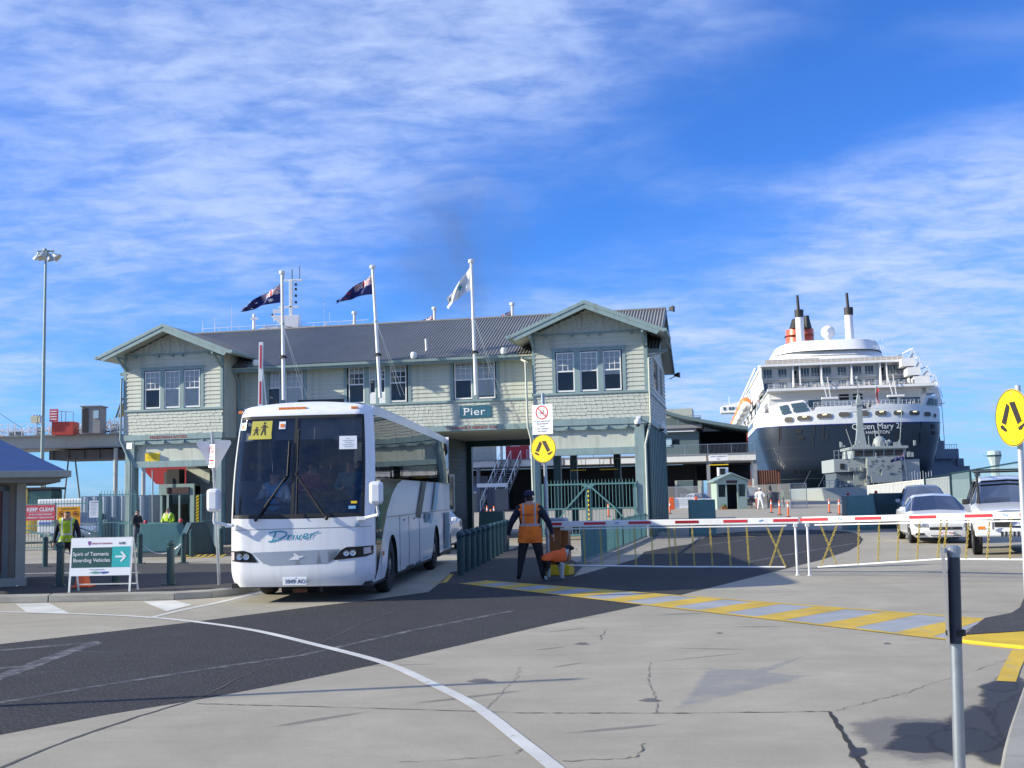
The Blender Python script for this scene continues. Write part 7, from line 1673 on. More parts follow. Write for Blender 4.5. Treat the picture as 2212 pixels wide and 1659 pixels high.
def mesh_mat(name, c, dens, sc_=60):
    m, nt, N, L, P = new_mat(name); out = N['Material Output']; P.inputs['Base Color'].default_value = (*c, 1); P.inputs['Roughness'].default_value = .6
    tr = N.new('ShaderNodeBsdfTransparent'); mx = N.new('ShaderNodeMixShader'); mx.inputs[0].default_value = dens
    L.new(tr.outputs[0], mx.inputs[1]); L.new(P.outputs[0], mx.inputs[2]); L.new(mx.outputs[0], out.inputs[0]); return m
LINK = mesh_mat('chain_link', (.35, .37, .40), .28); LINKW = mesh_mat('pale_chain_link', (.66, .67, .66), .55); LINKT = mesh_mat('teal_mesh', (.28, .42, .42), .5)
def link_fence(label, pts, hs, m, pm_=GALV, name='mesh_fence', thick=.05):
    t = thing(name, label, 'fence', (pts[0][0], pts[0][1], 0)); o = Vector((pts[0][0], pts[0][1], 0))
    for i, (a, b) in enumerate(zip(pts[:-1], pts[1:])):
        A, B = Vector((*a, 0)) - o, Vector((*b, 0)) - o
        MB().add([A, B, B + Vector((0, 0, hs[i + 1])), A + Vector((0, 0, hs[i]))], [(0, 1, 2, 3)]).build('mesh_panel', m, t)
        MB().bar(A + Vector((0, 0, hs[i])), B + Vector((0, 0, hs[i + 1])), thick, thick).build('rail', pm_, t)
    for (a, h_) in zip(pts, hs): A = Vector((*a, 0)) - o; MB().bar(A, A + Vector((0, 0, h_)), thick * 1.2, thick * 1.2).build('post', pm_, t)
    return t
link_fence('grey chain link fence behind the hi-vis man, ending right of the marker posts', [(21.4, 118), (22.4, 110), (23.6, 101.5), (23.4, 97), (24.75, 97)], [2.1, 2.1, 2.12, 2.12, 2.14], LINK)
link_fence('grey chain link fence left of the booth beyond the gatehouse', [(11.5, 110), (14.4, 109), (17.6, 107.5)], [2.1, 2.1, 2.1], LINK)
f1 = d(27, 650, 1490, 72); f2 = d(27, 1835, 1358, 62)
link_fence('pale picket screened fence in front of the grey patrol ship behind the cars', [(f1.x, 72), ((f1.x * 2 + f2.x) / 3, 68.7), ((f1.x + f2.x * 2) / 3, 65.3), (f2.x, 62)], [f1.z, f1.z + (f2.z - f1.z) / 3, f1.z + (f2.z - f1.z) * 2 / 3, f2.z], LINKW, OFFW)
q = MB()
for k in range(60): a = k / 59; X, Y = f1.x + (f2.x - f1.x) * a, 72 - 10 * a; q.bar((X - f1.x, Y - 72 - .03, 0), (X - f1.x, Y - 72 - .03, f1.z + (f2.z - f1.z) * a), .03, .03)
o = q.build('pickets', OFFW, bpy.data.objects['mesh_fence.002']); o['kind'] = 'stuff'
link_fence('tall teal meshed security fence panels behind the parked four wheel drive', [(21.55, 60), (22.9, 60), (23.75, 59.5), (26.6, 58), (33, 56)], [2.1, 2.32, 2.46, 2.95, 3.1], LINKT, TEALD, thick=.07)
railing('spiked teal fence topping the view behind the four wheel drive roof', [(24.5, 52), (34, 51)], 2.55, .35, spikes=True, midz=1.2, name='spiked_fence', cat='fence', bar_r=.02)
t = thing('lookout_tower', 'small pale green lookout post with a mushroom cap behind the right fence', 'tower', (31.6, 75, 0)); TW = mat('tower_grey_green', (.40, .50, .50), .5)
MB().lathe([(.30, 0), (.27, 2.9), (.32, 3.1), (.44, 3.5), (.45, 3.62), (.43, 3.85), (.2, 3.92), (0, 3.93)], 10).build('column', TW, t); MB().lathe([(.455, 3.50), (.455, 3.62)], 10).build('cap_band', TEALD, t); MB().bar((-.4, 0, 3.5), (-.75, 0, 3.62), .03, .04).build('arm', TW, t)

# ------------------------------------------------------------------ light mast, gantry ramp and cabins on the left
t = thing('light_mast', 'very tall grey green mast with a cluster of floodlights at the far left', 'light mast', (-25.66, 62, 0)); PG = mat('mast_grey_green', (.27, .33, .31), .5, .3)
MB().tube((0, 0, 0), (0, 0, 15.6), .115, 14, r2=.06).build('mast', PG, t, smooth=True)
MB().tube((-.45, 0, 15.75), (.45, 0, 15.75), .05, 8).ball((-.05, 0, 15.8), .12, 8).box(-.12, .12, -.12, .12, 15.45, 15.75).build('head_frame', PG, t)
MB().path([(-.12, -.1, 6.1), (-.26, -.1, 6.25), (-.26, -.1, 6.5), (-.12, -.1, 6.65)], .015, 5).build('cable_loop', BLACK, t)
for x, y, rx in ((-.42, 0, (0, R(12), 0)), (-.02, -.35, (R(-22), 0, 0)), (.12, .3, (R(20), R(-10), 0)), (.50, 0, (0, R(-50), 0))):
    MB().lathe([(0, .18), (.07, .17), (.09, .05), (.24, -.22), (.24, -.25), (.0, -.22)], 14).build('floodlight', mat('lamp_head', (.50, .52, .48), .35, .6), t, loc=(x, y, 15.50), rot=rx, smooth=True)
GT = mat('gantry_grey', (.40, .40, .37), .6, var=.08, dirt=.3); GTD = mat('gantry_brown_grey', (.11, .10, .10), .7, var=.15)
t = thing('vehicle_ramp', 'elevated concrete and steel vehicle ramp crossing behind the blue roofed hut', 'ramp', (-24.4, 70, 0))
MB().box(-22, 0, 0, 5, 5.22, 5.95).build('deck_beam', GT, t); MB().box(-22, .15, -.25, 5.2, 5.95, 6.03).build('deck_edge', CGR, t); MB().box(-22, .05, -.12, 0, 5.16, 5.22).build('flange', GTD, t)
MB().box(-4.4, 1.2, .6, 4.4, 4.52, 5.10).build('box_girder', GTD, t)
for k in range(6): MB().box(-4.2 + k * .95, -4.1 + k * .95, .45, .59, 4.52, 5.08).build('stiffener', GTD, t)
for x, r_ in ((-.12, .13), (.55, .10), (.82, .14), (1.6, .12)): MB().tube((x, .2, 0), (x, .2, 5.15), r_, 12).build('column', GT, t, smooth=True)
for (x0, x1) in (((-3.15), (-3.45)), ((-2.75), (-2.30)), ((-4.8), (-4.35))): MB().tube((x0, .5, 4.6), (x1, .5, 1.2), .05, 8).build('diagonal_strut', GTD, t)
MB().tube((0, .2, 5.0), (2.6, .2, 3.9), .03, 6).build('drain_pipe', TEALD, t)
for zz in (6.35, 6.75): MB().bar((-22, -.1, zz), (1.4, -.1, zz), .035, .035).build('guard_rail', WHITE, t)
for k in range(26): MB().bar((-9.6 + k * .42, -.1, 6.0), (-9.6 + k * .42, -.1, 6.75), .04, .05).build('guard_post', WHITE, t)
for x, w_, h_ in ((-9.2, .5, .5), (-7.3, .7, .35), (-5.6, .35, .6), (-2.9, .5, .4), (-.9, .4, .7), (.3, .5, .5)): MB().box(x, x + w_, 1.5, 2, 6.03, 6.03 + h_).build('deck_box', CGR, t)
q = MB(); random.seed(5)
for k in range(110):
    x = -4.8 + random.random() * 4.9; z = 6.05 + random.random() * (.55 + .25 * (x + 4.8) / 4.9)
    q.bar((x, .5 + random.random() * 3, z), (x + random.uniform(-.22, .22), .5 + random.random() * 3, z + random.uniform(.05, .3)), .045, .045)
for k in range(130):
    x = -11 + random.random() * 9; z = 6.05 + random.random() * .55; q.bar((x, .4 + random.random() * 3, z), (x + random.uniform(-.18, .18), .4 + random.random() * 3, z + random.uniform(.04, .25)), .04, .04)
for k in range(9): q.bar((-2.0 + k * .3, 1, 6.1), (-1.7 + k * .3, 1, 6.9 + .04 * k), .05, .05); q.bar((-1.7 + k * .3, 1, 6.1), (-2.0 + k * .3, 1, 6.9 + .04 * k), .05, .05)
tag(q.build('lattice', WHITE, t), kind='stuff')
MB().bar((-1.6, .3, 6.15), (1.9, .3, 6.35), .06, .06).bar((-1.6, .3, 6.5), (1.9, .2, 6.1), .05, .05).bar((-1.0, .3, 6.1), (1.9, .25, 6.55), .05, .05).build('blue_truss', mat('blue_steel', (.14, .22, .32), .5), t)
t = thing('ramp_cabin', 'narrow flat roofed operator cabin with dark doorway standing on the ramp', 'cabin', (-26.25, 69, 6.03))
MB().box(0, 1.12, .1, 1.2, 0, 1.62).build('body', mat('cabin_grey', (.26, .25, .24), .6), t); MB().box(.06, .42, .06, .1, .05, 1.5).build('doorway', DARK, t); MB().box(.75, 1.05, .05, .1, .9, 1.38).build('window', MATS['pale_window'], t); MB().box(-.08, 1.2, .0, 1.3, 1.62, 1.68).build('roof', CGR, t)
t = thing('red_container', 'red bin with white railing and a red lettered board on the ramp beside the mast', 'container', (-28.1, 69, 6.03)); RD = mat('bin_red', (.45, .05, .03), .5)
MB().box(.0, 1.30, .2, 1.2, -.05, .75).build('body', RD, t); MB().box(-.1, .42, .1, .14, .75, 1.52).build('board', MATS['keep_clear_red'] if 'keep_clear_red' in MATS else RD, t)
for k in range(4): MB().box(-.04, .34, .085, .099, 1.35 - k * .16, 1.41 - k * .16).build('print_line', SIGNW, t)
MB().bar((.45, .2, 1.38), (1.3, .2, 1.32), .03, .03).bar((.6, .2, .75), (.6, .2, 1.38), .03, .03).bar((.85, .2, .75), (.85, .2, 1.36), .03, .03).bar((1.3, .2, .75), (1.3, .2, 1.32), .03, .03).build('cage', CGR, t)
t = thing('signal_box', 'cream signal box with three small lamps on a thin pole above the ramp', 'signal', (-28.95, 69, 6.03)); MB().box(-.36, .22, 0, .3, .72, 1.12).build('box', mat('signal_cream', (.62, .60, .42), .6), t); MB().box(.22, .36, .0, .3, .76, 1.1).build('side', MATS['plate_blue'], t); MB().tube((0, .1, 0), (0, .1, .72), .03, 6).build('pole', GALV, t)
for k in range(3): MB().ball((-.2 + k * .17, .1, 1.16), .05, 8).build('lamp', RED if k == 0 else mat('lamp_blue', (.05, .08, .3), .4), t)
t = thing('ramp_end_panel', 'leaning orange yellow ramp flap beside the left corner of the gatehouse', 'ramp flap', (-24.0, 69, 6.03))
MB().add([(0, 0, .95), (.42, 0, 1.0), (.78, 0, 2.1), (.42, 0, 2.15), (0, .4, .95), (.42, .4, 1.0), (.78, .4, 2.1), (.42, .4, 2.15)], [(0, 1, 2, 3), (4, 7, 6, 5), (0, 4, 5, 1), (1, 5, 6, 2), (2, 6, 7, 3), (3, 7, 4, 0)]).build('flap', mat('flap_yellow', (.60, .33, .03), .5), t); MB().bar((-.1, -.05, .9), (.30, -.05, 2.1), .10, .08).build('edge', GTD, t)
t = thing('stay_wires', 'two thin black stay wires slanting down to the ramp at the far left', 'wire', (-31, 69, 6)); MB().tube((-3.2, 0, 3.4), (1.2, 0, .4), .014, 4).build('wire', BLACK, t); MB().tube((-3.2, 0, 2.3), (.1, 0, .1), .014, 4).build('wire', BLACK, t)
# yellow machine cab behind the fence
mc = d(22, 360, 340, 52)
t = thing('yellow_machine', 'yellow cab of a mobile crane behind the spiked fence, above the keep clear board', 'machine', (mc.x - .6, 52, 0)); YM = mat('machine_yellow', (.62, .42, .03), .4, dirt=.2)
MB().box(-2.5, .85, 0, 3, .5, 1.6).build('chassis', YM, t); MB().box(-.2, .62, .1, 1.5, 1.6, 2.55).build('cab_frame', YM, t, bevel=.05); MB().box(.66, 1.75, .1, 1.5, 1.6, 2.45).build('cab_glass_body', mat('dark_green_glass', (.05, .10, .10), .1), t, bevel=.06); MB().box(.55, 1.85, .0, 1.6, 2.45, 2.56).build('cab_roof', BLACK, t)
MB().bar((.7, -.02, 1.5), (.7, -.02, 2.5), .08, .05).bar((-.15, 0, 1.6), (-.15, 0, 2.5), .1, .06).build('pillar', YM, t)
# trailer and shade screen behind the fence
t = thing('white_trailer', 'white trailer body behind the spiked fence right of the orange board', 'trailer', (-20.9, 50, 0)); MB().box(0, 2.3, 0, 3, .5, 2.0).build('body', WHITE, t, bevel=.08); MB().box(.1, 2.2, -.03, 0, .9, 1.0).build('stripe', MATS['plate_blue'], t)
t = thing('blue_grey_container', 'blue grey ribbed container behind the fence beside the gatehouse corner', 'container', (-18.6, 49, 0)); mb = MB(); mb.grid(lambda x, z: (x, .04 * (1 if int(round(x / .1)) % 4 < 2 else 0), z), [i * .1 for i in range(30)], [.1, 2.05]); mb.box(0, 2.9, .05, 4, .1, 2.08); mb.build('body', mat('container_blue_grey', (.20, .26, .36), .5, dirt=.1), t)

# ------------------------------------------------------------------ ferry behind the gatehouse roof
FR = mat('ferry_red', (.50, .045, .03), .4, var=.06); FW = mat('ferry_white', (.76, .77, .78), .4, var=.04)
t = thing('ferry', 'red hulled white ferry mostly hidden behind the gatehouse, only its top deck and mast showing', 'ferry', (-30, 115, -2.5))
mb = MB(); mb.prism([(-8.2, 14.5), (-7.4, 7.6), (-6.1, 6.1), (-5.2, 6.0), (-2.0, 0), (16, 0), (16, 14.5)], 'y', 0, 60); mb.build('hull', FR, t)
mb = MB(); mb.prism([(-7, 14.5), (-2.7, 21.3), (-2.5, 21.75), (2.9, 22.1), (4.2, 22.55), (9.5, 22.45), (11, 22.1), (13.8, 22.3), (15.2, 22.2), (16, 14.5)], 'y', 4, 50); mb.build('superstructure', FW, t)
for k in range(18): MB().box(-5 + k * 1.1, -4.3 + k * 1.1, 3.9, 4.0, 17, 18).build('window', MATS['shaded_glass'], t)
ms = MB(); mx = 6.7
ms.box(mx - .10, mx + .26, 4, 4.4, 21.8, 27.4); ms.box(mx - .6, mx + 1.3, 4.1, 4.4, 27.35, 27.52); ms.box(mx - 1.2, mx + .9, 4.0, 4.4, 24.45, 24.62); ms.prism([(mx - 2.0, 23.6), (mx - 1.0, 22.6), (mx + .9, 22.2), (mx + 1.0, 23.6)], 'y', 3.8, 4.8); ms.prism([(mx - 2.4, 22.2), (mx + 3.3, 22.25), (mx + 3.9, 22.8), (mx + 3.5, 22.2), (mx + 2.8, 21.9), (mx - 2, 21.8)], 'y', 4, 4.5)
ms.build('mast', FW, t, bevel=.03)
ms = MB(); ms.tube((mx + .2, 4.2, 27.5), (mx + .2, 4.2, 28.6), .05, 6); ms.tube((mx + 1.0, 4.2, 27.5), (mx + 1.0, 4.2, 28.9), .04, 6); ms.tube((mx - .7, 4.2, 27.5), (mx - .7, 4.2, 28.0), .05, 6)
for z in (24.9, 25.6, 26.3, 26.8): ms.box(mx + .5, mx + .72, 4, 4.2, z, z + .25)
ms.ball((mx - 1.9, 4.1, 23.7), .16, 8); ms.ball((mx - 1.6, 4.1, 23.4), .18, 8); ms.build('mast_fittings', BLACK, t)
MB().box(mx - 1.8, mx - .8, 3.9, 4.1, 23.9, 24.3).box(mx - 1.75, mx - 1.65, 4, 4.1, 23, 24).box(mx - 1.0, mx - .9, 4, 4.1, 23, 24).build('radar_cage', FW, t)
MB().tube((2.85, 4.2, 21.6), (2.85, 4.2, 23.4), .16, 10).box(2.5, 3.3, 4.0, 4.3, 23.3, 23.5).ball((2.85, 4.2, 23.7), .2, 8).build('deck_post', FW, t)
for x, z in ((-2.7, 23.4), (-1.4, 23.6), (.4, 24.8), (-.9, 22.6), (10.8, 24.0), (10.2, 26.0)): MB().tube((x, 4.5, 21.6), (x, 4.5, z), .03, 4).build('whip_aerial', FW, t)
for k in range(14): MB().tube((-2.5 + k * 1.3, 3.95, 22.0), (-2.5 + k * 1.3, 3.95, 22.75), .03, 4).build('rail_post', FW, t)
MB().tube((-2.5, 3.95, 22.4), (15, 3.95, 22.95), .03, 5).build('deck_rail', FW, t)

# ------------------------------------------------------------------ ocean liner, stern view
LX, LY, LRZ = 74.6, 250.0, R(-9.2)
NAVY = mat('liner_navy', (.012, .019, .033), .40, var=.12, scale=.08, coat=.15, dirt=.03); LW = mat('liner_white', (.78, .78, .77), .5, var=.05, scale=.15, dirt=.06); LG = mat('liner_glass', (.06, .10, .13), .1); LSH = mat('liner_deck_tan', (.38, .33, .27), .8)
lin_ = thing('ocean_liner', 'huge navy and white ocean liner moored stern on with red funnel and two white posts', 'ship', (LX, LY, -2.5), LRZ)
def hw_(z): return 13.5 + 6.6 * min(1, max(0, z) / 16) ** .6 + .03 * max(0, z - 16)
def sy_(z): return 0.0 if z > 9 else (9 - z) ** 1.5 * .35
def plan(t_, z):     # 0..1 from the stern centre round the quarter and forward to the bow
    w = hw_(z)
    if t_ < .5:
        a = t_ / .5 * math.pi / 2; return (w * math.sin(a) ** .75, sy_(z) + 11 * (1 - math.cos(a) ** .65))
    q = (t_ - .5) / .5; y = 11 + 300 * q; x = w if q < .6 else w * max(0, 1 - ((q - .6) / .4) ** 2.2); return (x, y + sy_(z) * (1 - q))
def SYX(x, z):
    w = hw_(z); q = min(1, abs(x) / w); a = math.asin(min(1, q ** (1 / .75))); return sy_(z) + 11 * (1 - max(0, math.cos(a)) ** .65)
ts = lin(0, .5, 24) + lin(.52, 1, 14)
def hull_part(name, z0, z1, m, n=6):
    mb = MB()
    for sg in (-1, 1): mb.grid(lambda t_, z, sg=sg: (sg * plan(t_, z)[0], plan(t_, z)[1], z), ts, lin(z0, z1, n))
    return mb.build(name, m, lin_, smooth=True)
hull_part('hull', -1, 18.1, NAVY, 16); hull_part('hull_band', 18.1, 21.2, LW, 4)
mb = MB()
for sg in (-1, 1): mb.grid(lambda t_, z, sg=sg: (sg * plan(t_, z)[0] * 1.004, plan(t_, z)[1] - .05, z), ts, [17.95, 18.12])
mb.build('blue_line', mat('liner_blue_line', (.02, .04, .25), .5), lin_, smooth=True)
mb = MB(); mb.grid(lambda x, q: (x * (1 if q < .9 else 1), SYX(x, 21) + .05 + q * 40, 21.05), lin(-19.5, 19.5, 20), lin(0, 1, 3)); mb.build('aft_deck', LSH, lin_)
def surf(name, pts, m, off=.12, parent=lin_):
    bm = bmesh.new(); vs = [bm.verts.new((x, 0, z)) for x, z in pts]; bm.faces.new(vs); x0, x1 = min(p[0] for p in pts), max(p[0] for p in pts)
    for x in lin(x0, x1, max(3, int((x1 - x0) / .8) + 2))[1:-1]: bmesh.ops.bisect_plane(bm, geom=bm.verts[:] + bm.edges[:] + bm.faces[:], plane_co=(x, 0, 0), plane_no=(1, 0, 0))
    bmesh.ops.triangulate(bm, faces=bm.faces)
    for v in bm.verts: x, z = v.co.x, v.co.z; v.co = Vector((x, SYX(x, z) - off, z))
    me = bpy.data.meshes.new(name); bm.to_mesh(me); bm.free(); me.materials.append(m); o = bpy.data.objects.new(name, me); col.objects.link(o); o.parent = parent; return o
def oval(cx_, cz, w, h, k=.9): return [(cx_ + (w / 2 - h / 2 * k) * (1 if math.cos(a) > 0 else -1) * 1 + h / 2 * k * math.cos(a), cz + h / 2 * math.sin(a)) for a in lin(.001, 2 * math.pi, 21)[:-1]]
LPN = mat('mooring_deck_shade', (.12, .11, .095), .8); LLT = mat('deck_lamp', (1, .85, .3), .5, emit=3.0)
for cx_, cz, w, h in ((-13.5, 19.4, 2.0, 1.5), (-10.2, 19.6, 3.3, 1.3), (-5.9, 19.9, 3.5, 1.3), (-1.6, 20.1, 2.7, 1.3), (2.35, 20.15, 2.9, 1.4), (6.2, 20.15, 2.8, 1.3), (9.95, 20.1, 2.4, 1.25), (13.45, 20.0, 2.6, 1.25), (16.4, 19.75, 1.8, 1.2), (18.25, 19.5, .8, 1.1)):
    w *= .92; h *= .84; surf('mooring_rim', oval(cx_, cz, w + .2, h + .2), LW, .16); surf('mooring_opening', oval(cx_, cz, w, h), LPN, .20)
    if w > 2.2 and cx_ not in (-1.6, 2.35): surf('deck_lamp', [(cx_ - .3, cz + .25), (cx_ + .5, cz + .28), (cx_ + .5, cz + .42), (cx_ - .3, cz + .39)], LLT, .24)
# raised quarter screens and bulwark
surf('quarter_screen', [(-17.6, 21.0), (-8.4, 21.1), (-9.9, 23.4), (-10.4, 23.7), (-15.6, 23.1), (-17.6, 22.6)], LW, .02); surf('quarter_screen', [(15.0, 21.0), (19.4, 21), (19.6, 23.6), (16.7, 24.0), (16.2, 23.8)], LW, .02)
for pts in ([(-15.4, 22.5), (-13.7, 22.85), (-13.3, 21.8), (-15.1, 21.45)], [(-15.05, 21.35), (-13.25, 21.7), (-13.0, 20.95), (-14.8, 20.6)], [(-12.95, 22.95), (-10.1, 23.2), (-9.6, 22.3), (-12.6, 21.95)], [(-12.55, 21.85), (-9.5, 22.2), (-9.2, 21.3), (-12.3, 20.95)], [(16.9, 23.3), (18.2, 23.3), (18.2, 21.7), (16.2, 21.8)], [(18.5, 23.2), (19.2, 23.1), (19.2, 21.7), (18.5, 21.7)]): surf('screen_window', pts, LG, .22)
surf('bulwark', [(-8, 21.15), (1.9, 21.3), (1.2, 21.8), (-.4, 22.1), (-7.6, 22.0)], LW, .01); surf('bulwark', [(3.6, 21.3), (15.1, 21.1), (15.1, 22.0), (7, 22.2), (4.8, 22.0)], LW, .01)
for x in lin(-8, 14.6, 26): MB().bar((x, SYX(x, 21) + .3, 21.9), (x, SYX(x, 21) + .3, 23.1), .08, .08).build('stanchion', LW, lin_)
mb = MB()
for z in (22.4, 22.8, 23.1):
    xs = lin(-8, 15, 14)
    for a, b in zip(xs[:-1], xs[1:]): mb.bar((a, SYX(a, 21) + .3, z), (b, SYX(b, 21) + .3, z), .05, .05)
mb.build('aft_rail', LW, lin_)
for z in (3.5, 6.2, 10.6, 13.2, 15.6):
    mb = MB()
    for sg in (-1, 1): mb.grid(lambda t_, q, sg=sg, z=z: (sg * plan(t_, z)[0] * 1.0015, plan(t_, z)[1] - .03, z + q), ts, [0, .07])
    mb.build('plate_seam', mat('hull_seam', (.020, .028, .040), .6), lin_, smooth=True)
for k in range(22):
    x = random.uniform(-17, 17); z = random.choice((18.0, 15.8, 8.0)); l = random.uniform(.8, 3.0); surf('rust_streak', [(x, z - l), (x + .10, z - l), (x + .22, z), (x, z)], mat('rust_streak_brown', (.030, .028, .032), .8), .13)
for z in (20.9, 22.0): MB().box(-20.3, -20.2, 22, 150, z, z + .12).build('side_line', LSH, lin_)
for k in range(26): MB().box(-20.35, -20.2, 24 + k * 4, 26.6 + k * 4, 19.2, 20.4).build('side_port', LG, lin_)
# hull marks and ports
for x, z, w, h in ((-15.5 + 3.4, 16.3, 1.2, .8), (-11.6, 14.9, 1.2, .7), (17.2, 16.6, .8, .9), (17.3, 15.2, .7, .8), (-3.9, 9.3, 1.4, .9)): surf('hull_port', [(x, z), (x + w, z), (x + w, z + h), (x, z + h)], BLACK, .15)
for x in (-13, -12, -11, -9.8, -9.2, -8.0, -6.1, -5.5): surf('fairlead', [(x, 7.7), (x + .4, 7.7), (x + .4, 8.2), (x, 8.2)], BLACK, .15)
for x0, x1 in ((-9.4, -14), (-5.9, -11)): MB().tube((x0, SYX(x0, 8) - .3, 7.9), (x1, -26, 3.4), .07, 5).build('mooring_line', GALV, lin_)
def hull_text(body, x, z, size):
    o = text('name_lettering', body, size, LW, lin_, (0, 0, 0), (0, 0, 0), ext=0)
    bm = bmesh.new(); bm.from_mesh(o.data); bmesh.ops.triangulate(bm, faces=bm.faces)
    for v in bm.verts: xx, zz = v.co.x + x, v.co.y + z; v.co = Vector((xx, SYX(xx, zz) - .2, zz))
    bm.to_mesh(o.data); bm.free()
hull_text('Queen Mary 2', -.2, 16.75, 1.75); hull_text('HAMILTON', 2.7, 15.65, 1.0)
# decks above
b = MB(); b.box(-17.2, 17.6, 9, 60, 21, 26.2); b.build('aft_house', LW, lin_)
for x, w, h in ((-14.5, 4.2, .9), (-8.3, 2.8, 1.6), (9.5, 1.7, 1.8), (12, 4.2, 1.5)): MB().box(x, x + w, 8.9, 8.99, 22.6, 22.6 + h).build('window', LG, lin_)
for x in (-1.4, 1.6): MB().box(x, x + 2.1, 8.88, 8.99, 24.0, 25.3).build('dark_bay', BLACK, lin_)
b = MB(); b.box(-17.6, 18.8, 4.5, 60, 26.2, 26.75); b.build('deck_slab', LW, lin_); b = MB(); b.box(-17.5, 18.6, 4.6, 16, 26.75, 26.80); b.build('terrace', LSH, lin_)
b = MB(); b.box(-18.3, 15.2, 16, 70, 26.8, 32.9); b.box(-17, 16.8, 20, 90, 26.8, 31); b.box(-18, 18, 24, 90, 26.8, 29); b.build('terrace_house', LW, lin_)
MB().box(-18.6, 15.0, 11.8, 70, 32.6, 33.1).build('deck_slab', LW, lin_)
for x in (-18.4, -11.1, -9.6, -4.7, 2.1, 8.5, 9.9, 14.7): MB().prism([(11.9, 26.8), (16, 26.8), (16, 32.6), (12.6, 32.6)], 'x', x - .13, x + .13).build('fin', LW, lin_)
for z0, h in ((27.4, 1.7), (30.4, 1.9)):
    for base_x in (-17.6, -14.2, -9.0, -6.6, -4.0, -.6, 2.9, 5.6, 10.6, 12.6):
        for k in range(3): MB().box(base_x + k * .66, base_x + k * .66 + .50, 15.88, 15.99, z0, z0 + h).build('window', LG, lin_)
for x in (-10.8, 9.0): MB().box(x, x + .8, 15.85, 15.99, 27.0, 28.9).box(x + .1, x + .7, 15.85, 15.99, 29.8, 31.8).build('doorway', DARK, lin_)
def liner_rail(x0, x1, y, z, h=1.0, n=None):
    mb = MB(); n = n or int((x1 - x0) / 1.2)
    for x in lin(x0, x1, n + 1): mb.bar((x, y, z), (x, y, z + h), .07, .07)
    for q in (.35, .7, 1): mb.bar((x0, y, z + h * q), (x1, y, z + h * q), .06, .06)
    mb.build('deck_railing', LW, lin_)
for z, y, x0, x1 in ((29.7, 14.8, -18.2, 14.6), (24.6, 8.6, -17, 17.4)): MB().box(x0, x1, y, y + 1.2, z, z + .18).build('deck_ledge', LW, lin_)
for k in range(30): x = -17 + k * 1.17; MB().box(x, x + .3, 8.8, 8.95, 21.4 + (k % 3) * .5, 22.2 + (k % 4) * .5).build('bulkhead_fitting', GALV, lin_)
liner_rail(-18.2, 14.6, 14.9, 29.9, .9)
liner_rail(-17.4, 18.4, 4.7, 26.75); liner_rail(-18.3, 14.8, 12.0, 33.1)
MB().box(-17.3, -5, 13.8, 14.0, 33.1, 34.4).box(-5, 14, 13.8, 14.0, 33.1, 34.1).build('tan_screen', LSH, lin_)
# furniture and people-sized clutter on the terraces
q = MB(); random.seed(11)
for k in range(90): x = random.uniform(-16.5, 15); q.box(x, x + random.uniform(.2, .6), 6 + random.random() * 8, 7.0 + random.random() * 8, 26.8, 26.8 + random.uniform(.4, 1.2))
tag(q.build('deck_furniture', mat('deck_clutter', (.30, .30, .32), .7, var=.5, scale=.6), lin_), kind='stuff')
q = MB()
for k in range(70): x = random.uniform(-8, 15); q.box(x, x + random.uniform(.2, .7), 5 + random.random() * 3, 6.0 + random.random() * 3, 21.1, 21.6 + random.uniform(.4, 1.4))
tag(q.build('mooring_gear', mat('mooring_clutter', (.40, .41, .42), .7, var=.5, scale=.6), lin_), kind='stuff')
for x in (-5.6, 8.6): # crane arms hanging over the stern
    MB().bar((x, 4.2, 29), (x + .8, 3.5, 24.4), .15, .15).bar((x + 1.2, 4.2, 29), (x + 1.6, 3.5, 24.4), .15, .15).box(x - .3, x + 3.2, 2.6, 4.4, 23.9, 24.3).bar((x + .6, 4, 26.5), (x + 1.5, 4, 26.5), .1, .1).build('boarding_ladder', LW, lin_)
MB().bar((6.0, 4.6, 22), (6.0, 4.4, 26.6), .08, .08).build('ensign_staff', LW, lin_); mb = MB(); mb.grid(lambda a, z: (6.05 + .45 * a + .15 * math.sin(z * 2), 4.3 + .3 * math.sin(3 * a + z), z), lin(0, 1, 5), lin(22.6, 25.9, 12)); tag(mb.build('ensign', mat('ensign_red', (.50, .02, .05), .7), lin_, smooth=True))
# starboard stepped screens
for (x0, z0, x1, z1) in ((14.2, 33.1, 15.9, 35.2), (15.3, 31.0, 17.0, 33.2), (16.6, 28.9, 18.9, 31.0), (18.2, 26.8, 20.3, 29.0), (19.0, 24, 20.9, 27.2)):
    q = MB(); q.box(x0 - 1.5, x1 - .3, 9, 60, z0 - 1.9, z0 - .1); q.bar((x0, 8, z0), (x1 - .8, 8, z1 - .1), .14, .14); q.bar((x1 - .8, 8, z1 - .1), (x1, 8, z0 - .3), .14, .14); q.prism([(x0, z0 - .1), (x1 - .3, z0 - .1), (x1 - .9, z1 - .9), (x0 + .3, z0 + .2)], 'y', 8.1, 8.3); q.bar((x0 + .6, 8, z0 + .9), (x1 - .3, 8, z0 + 1.0), .1, .1); q.bar((x1 - .8, 8, z1 - .1), (x1 - .6, 40, z1 + .8), .2, .2); q.build('step_screen', LW, lin_)
for (z0, z1, x) in ((21.2, 23.6, -19.0), (26.8, 29.5, -18.6)): MB().prism([(6, z0), (30, z0), (30, z1), (10, z1)], 'x', x, x + .3).build('side_screen', LW, lin_)
for k in range(5): MB().box(-19.1, -18.9, 12 + k * 3, 14.2 + k * 3, 23.2, 25.2).build('side_window', LG, lin_)
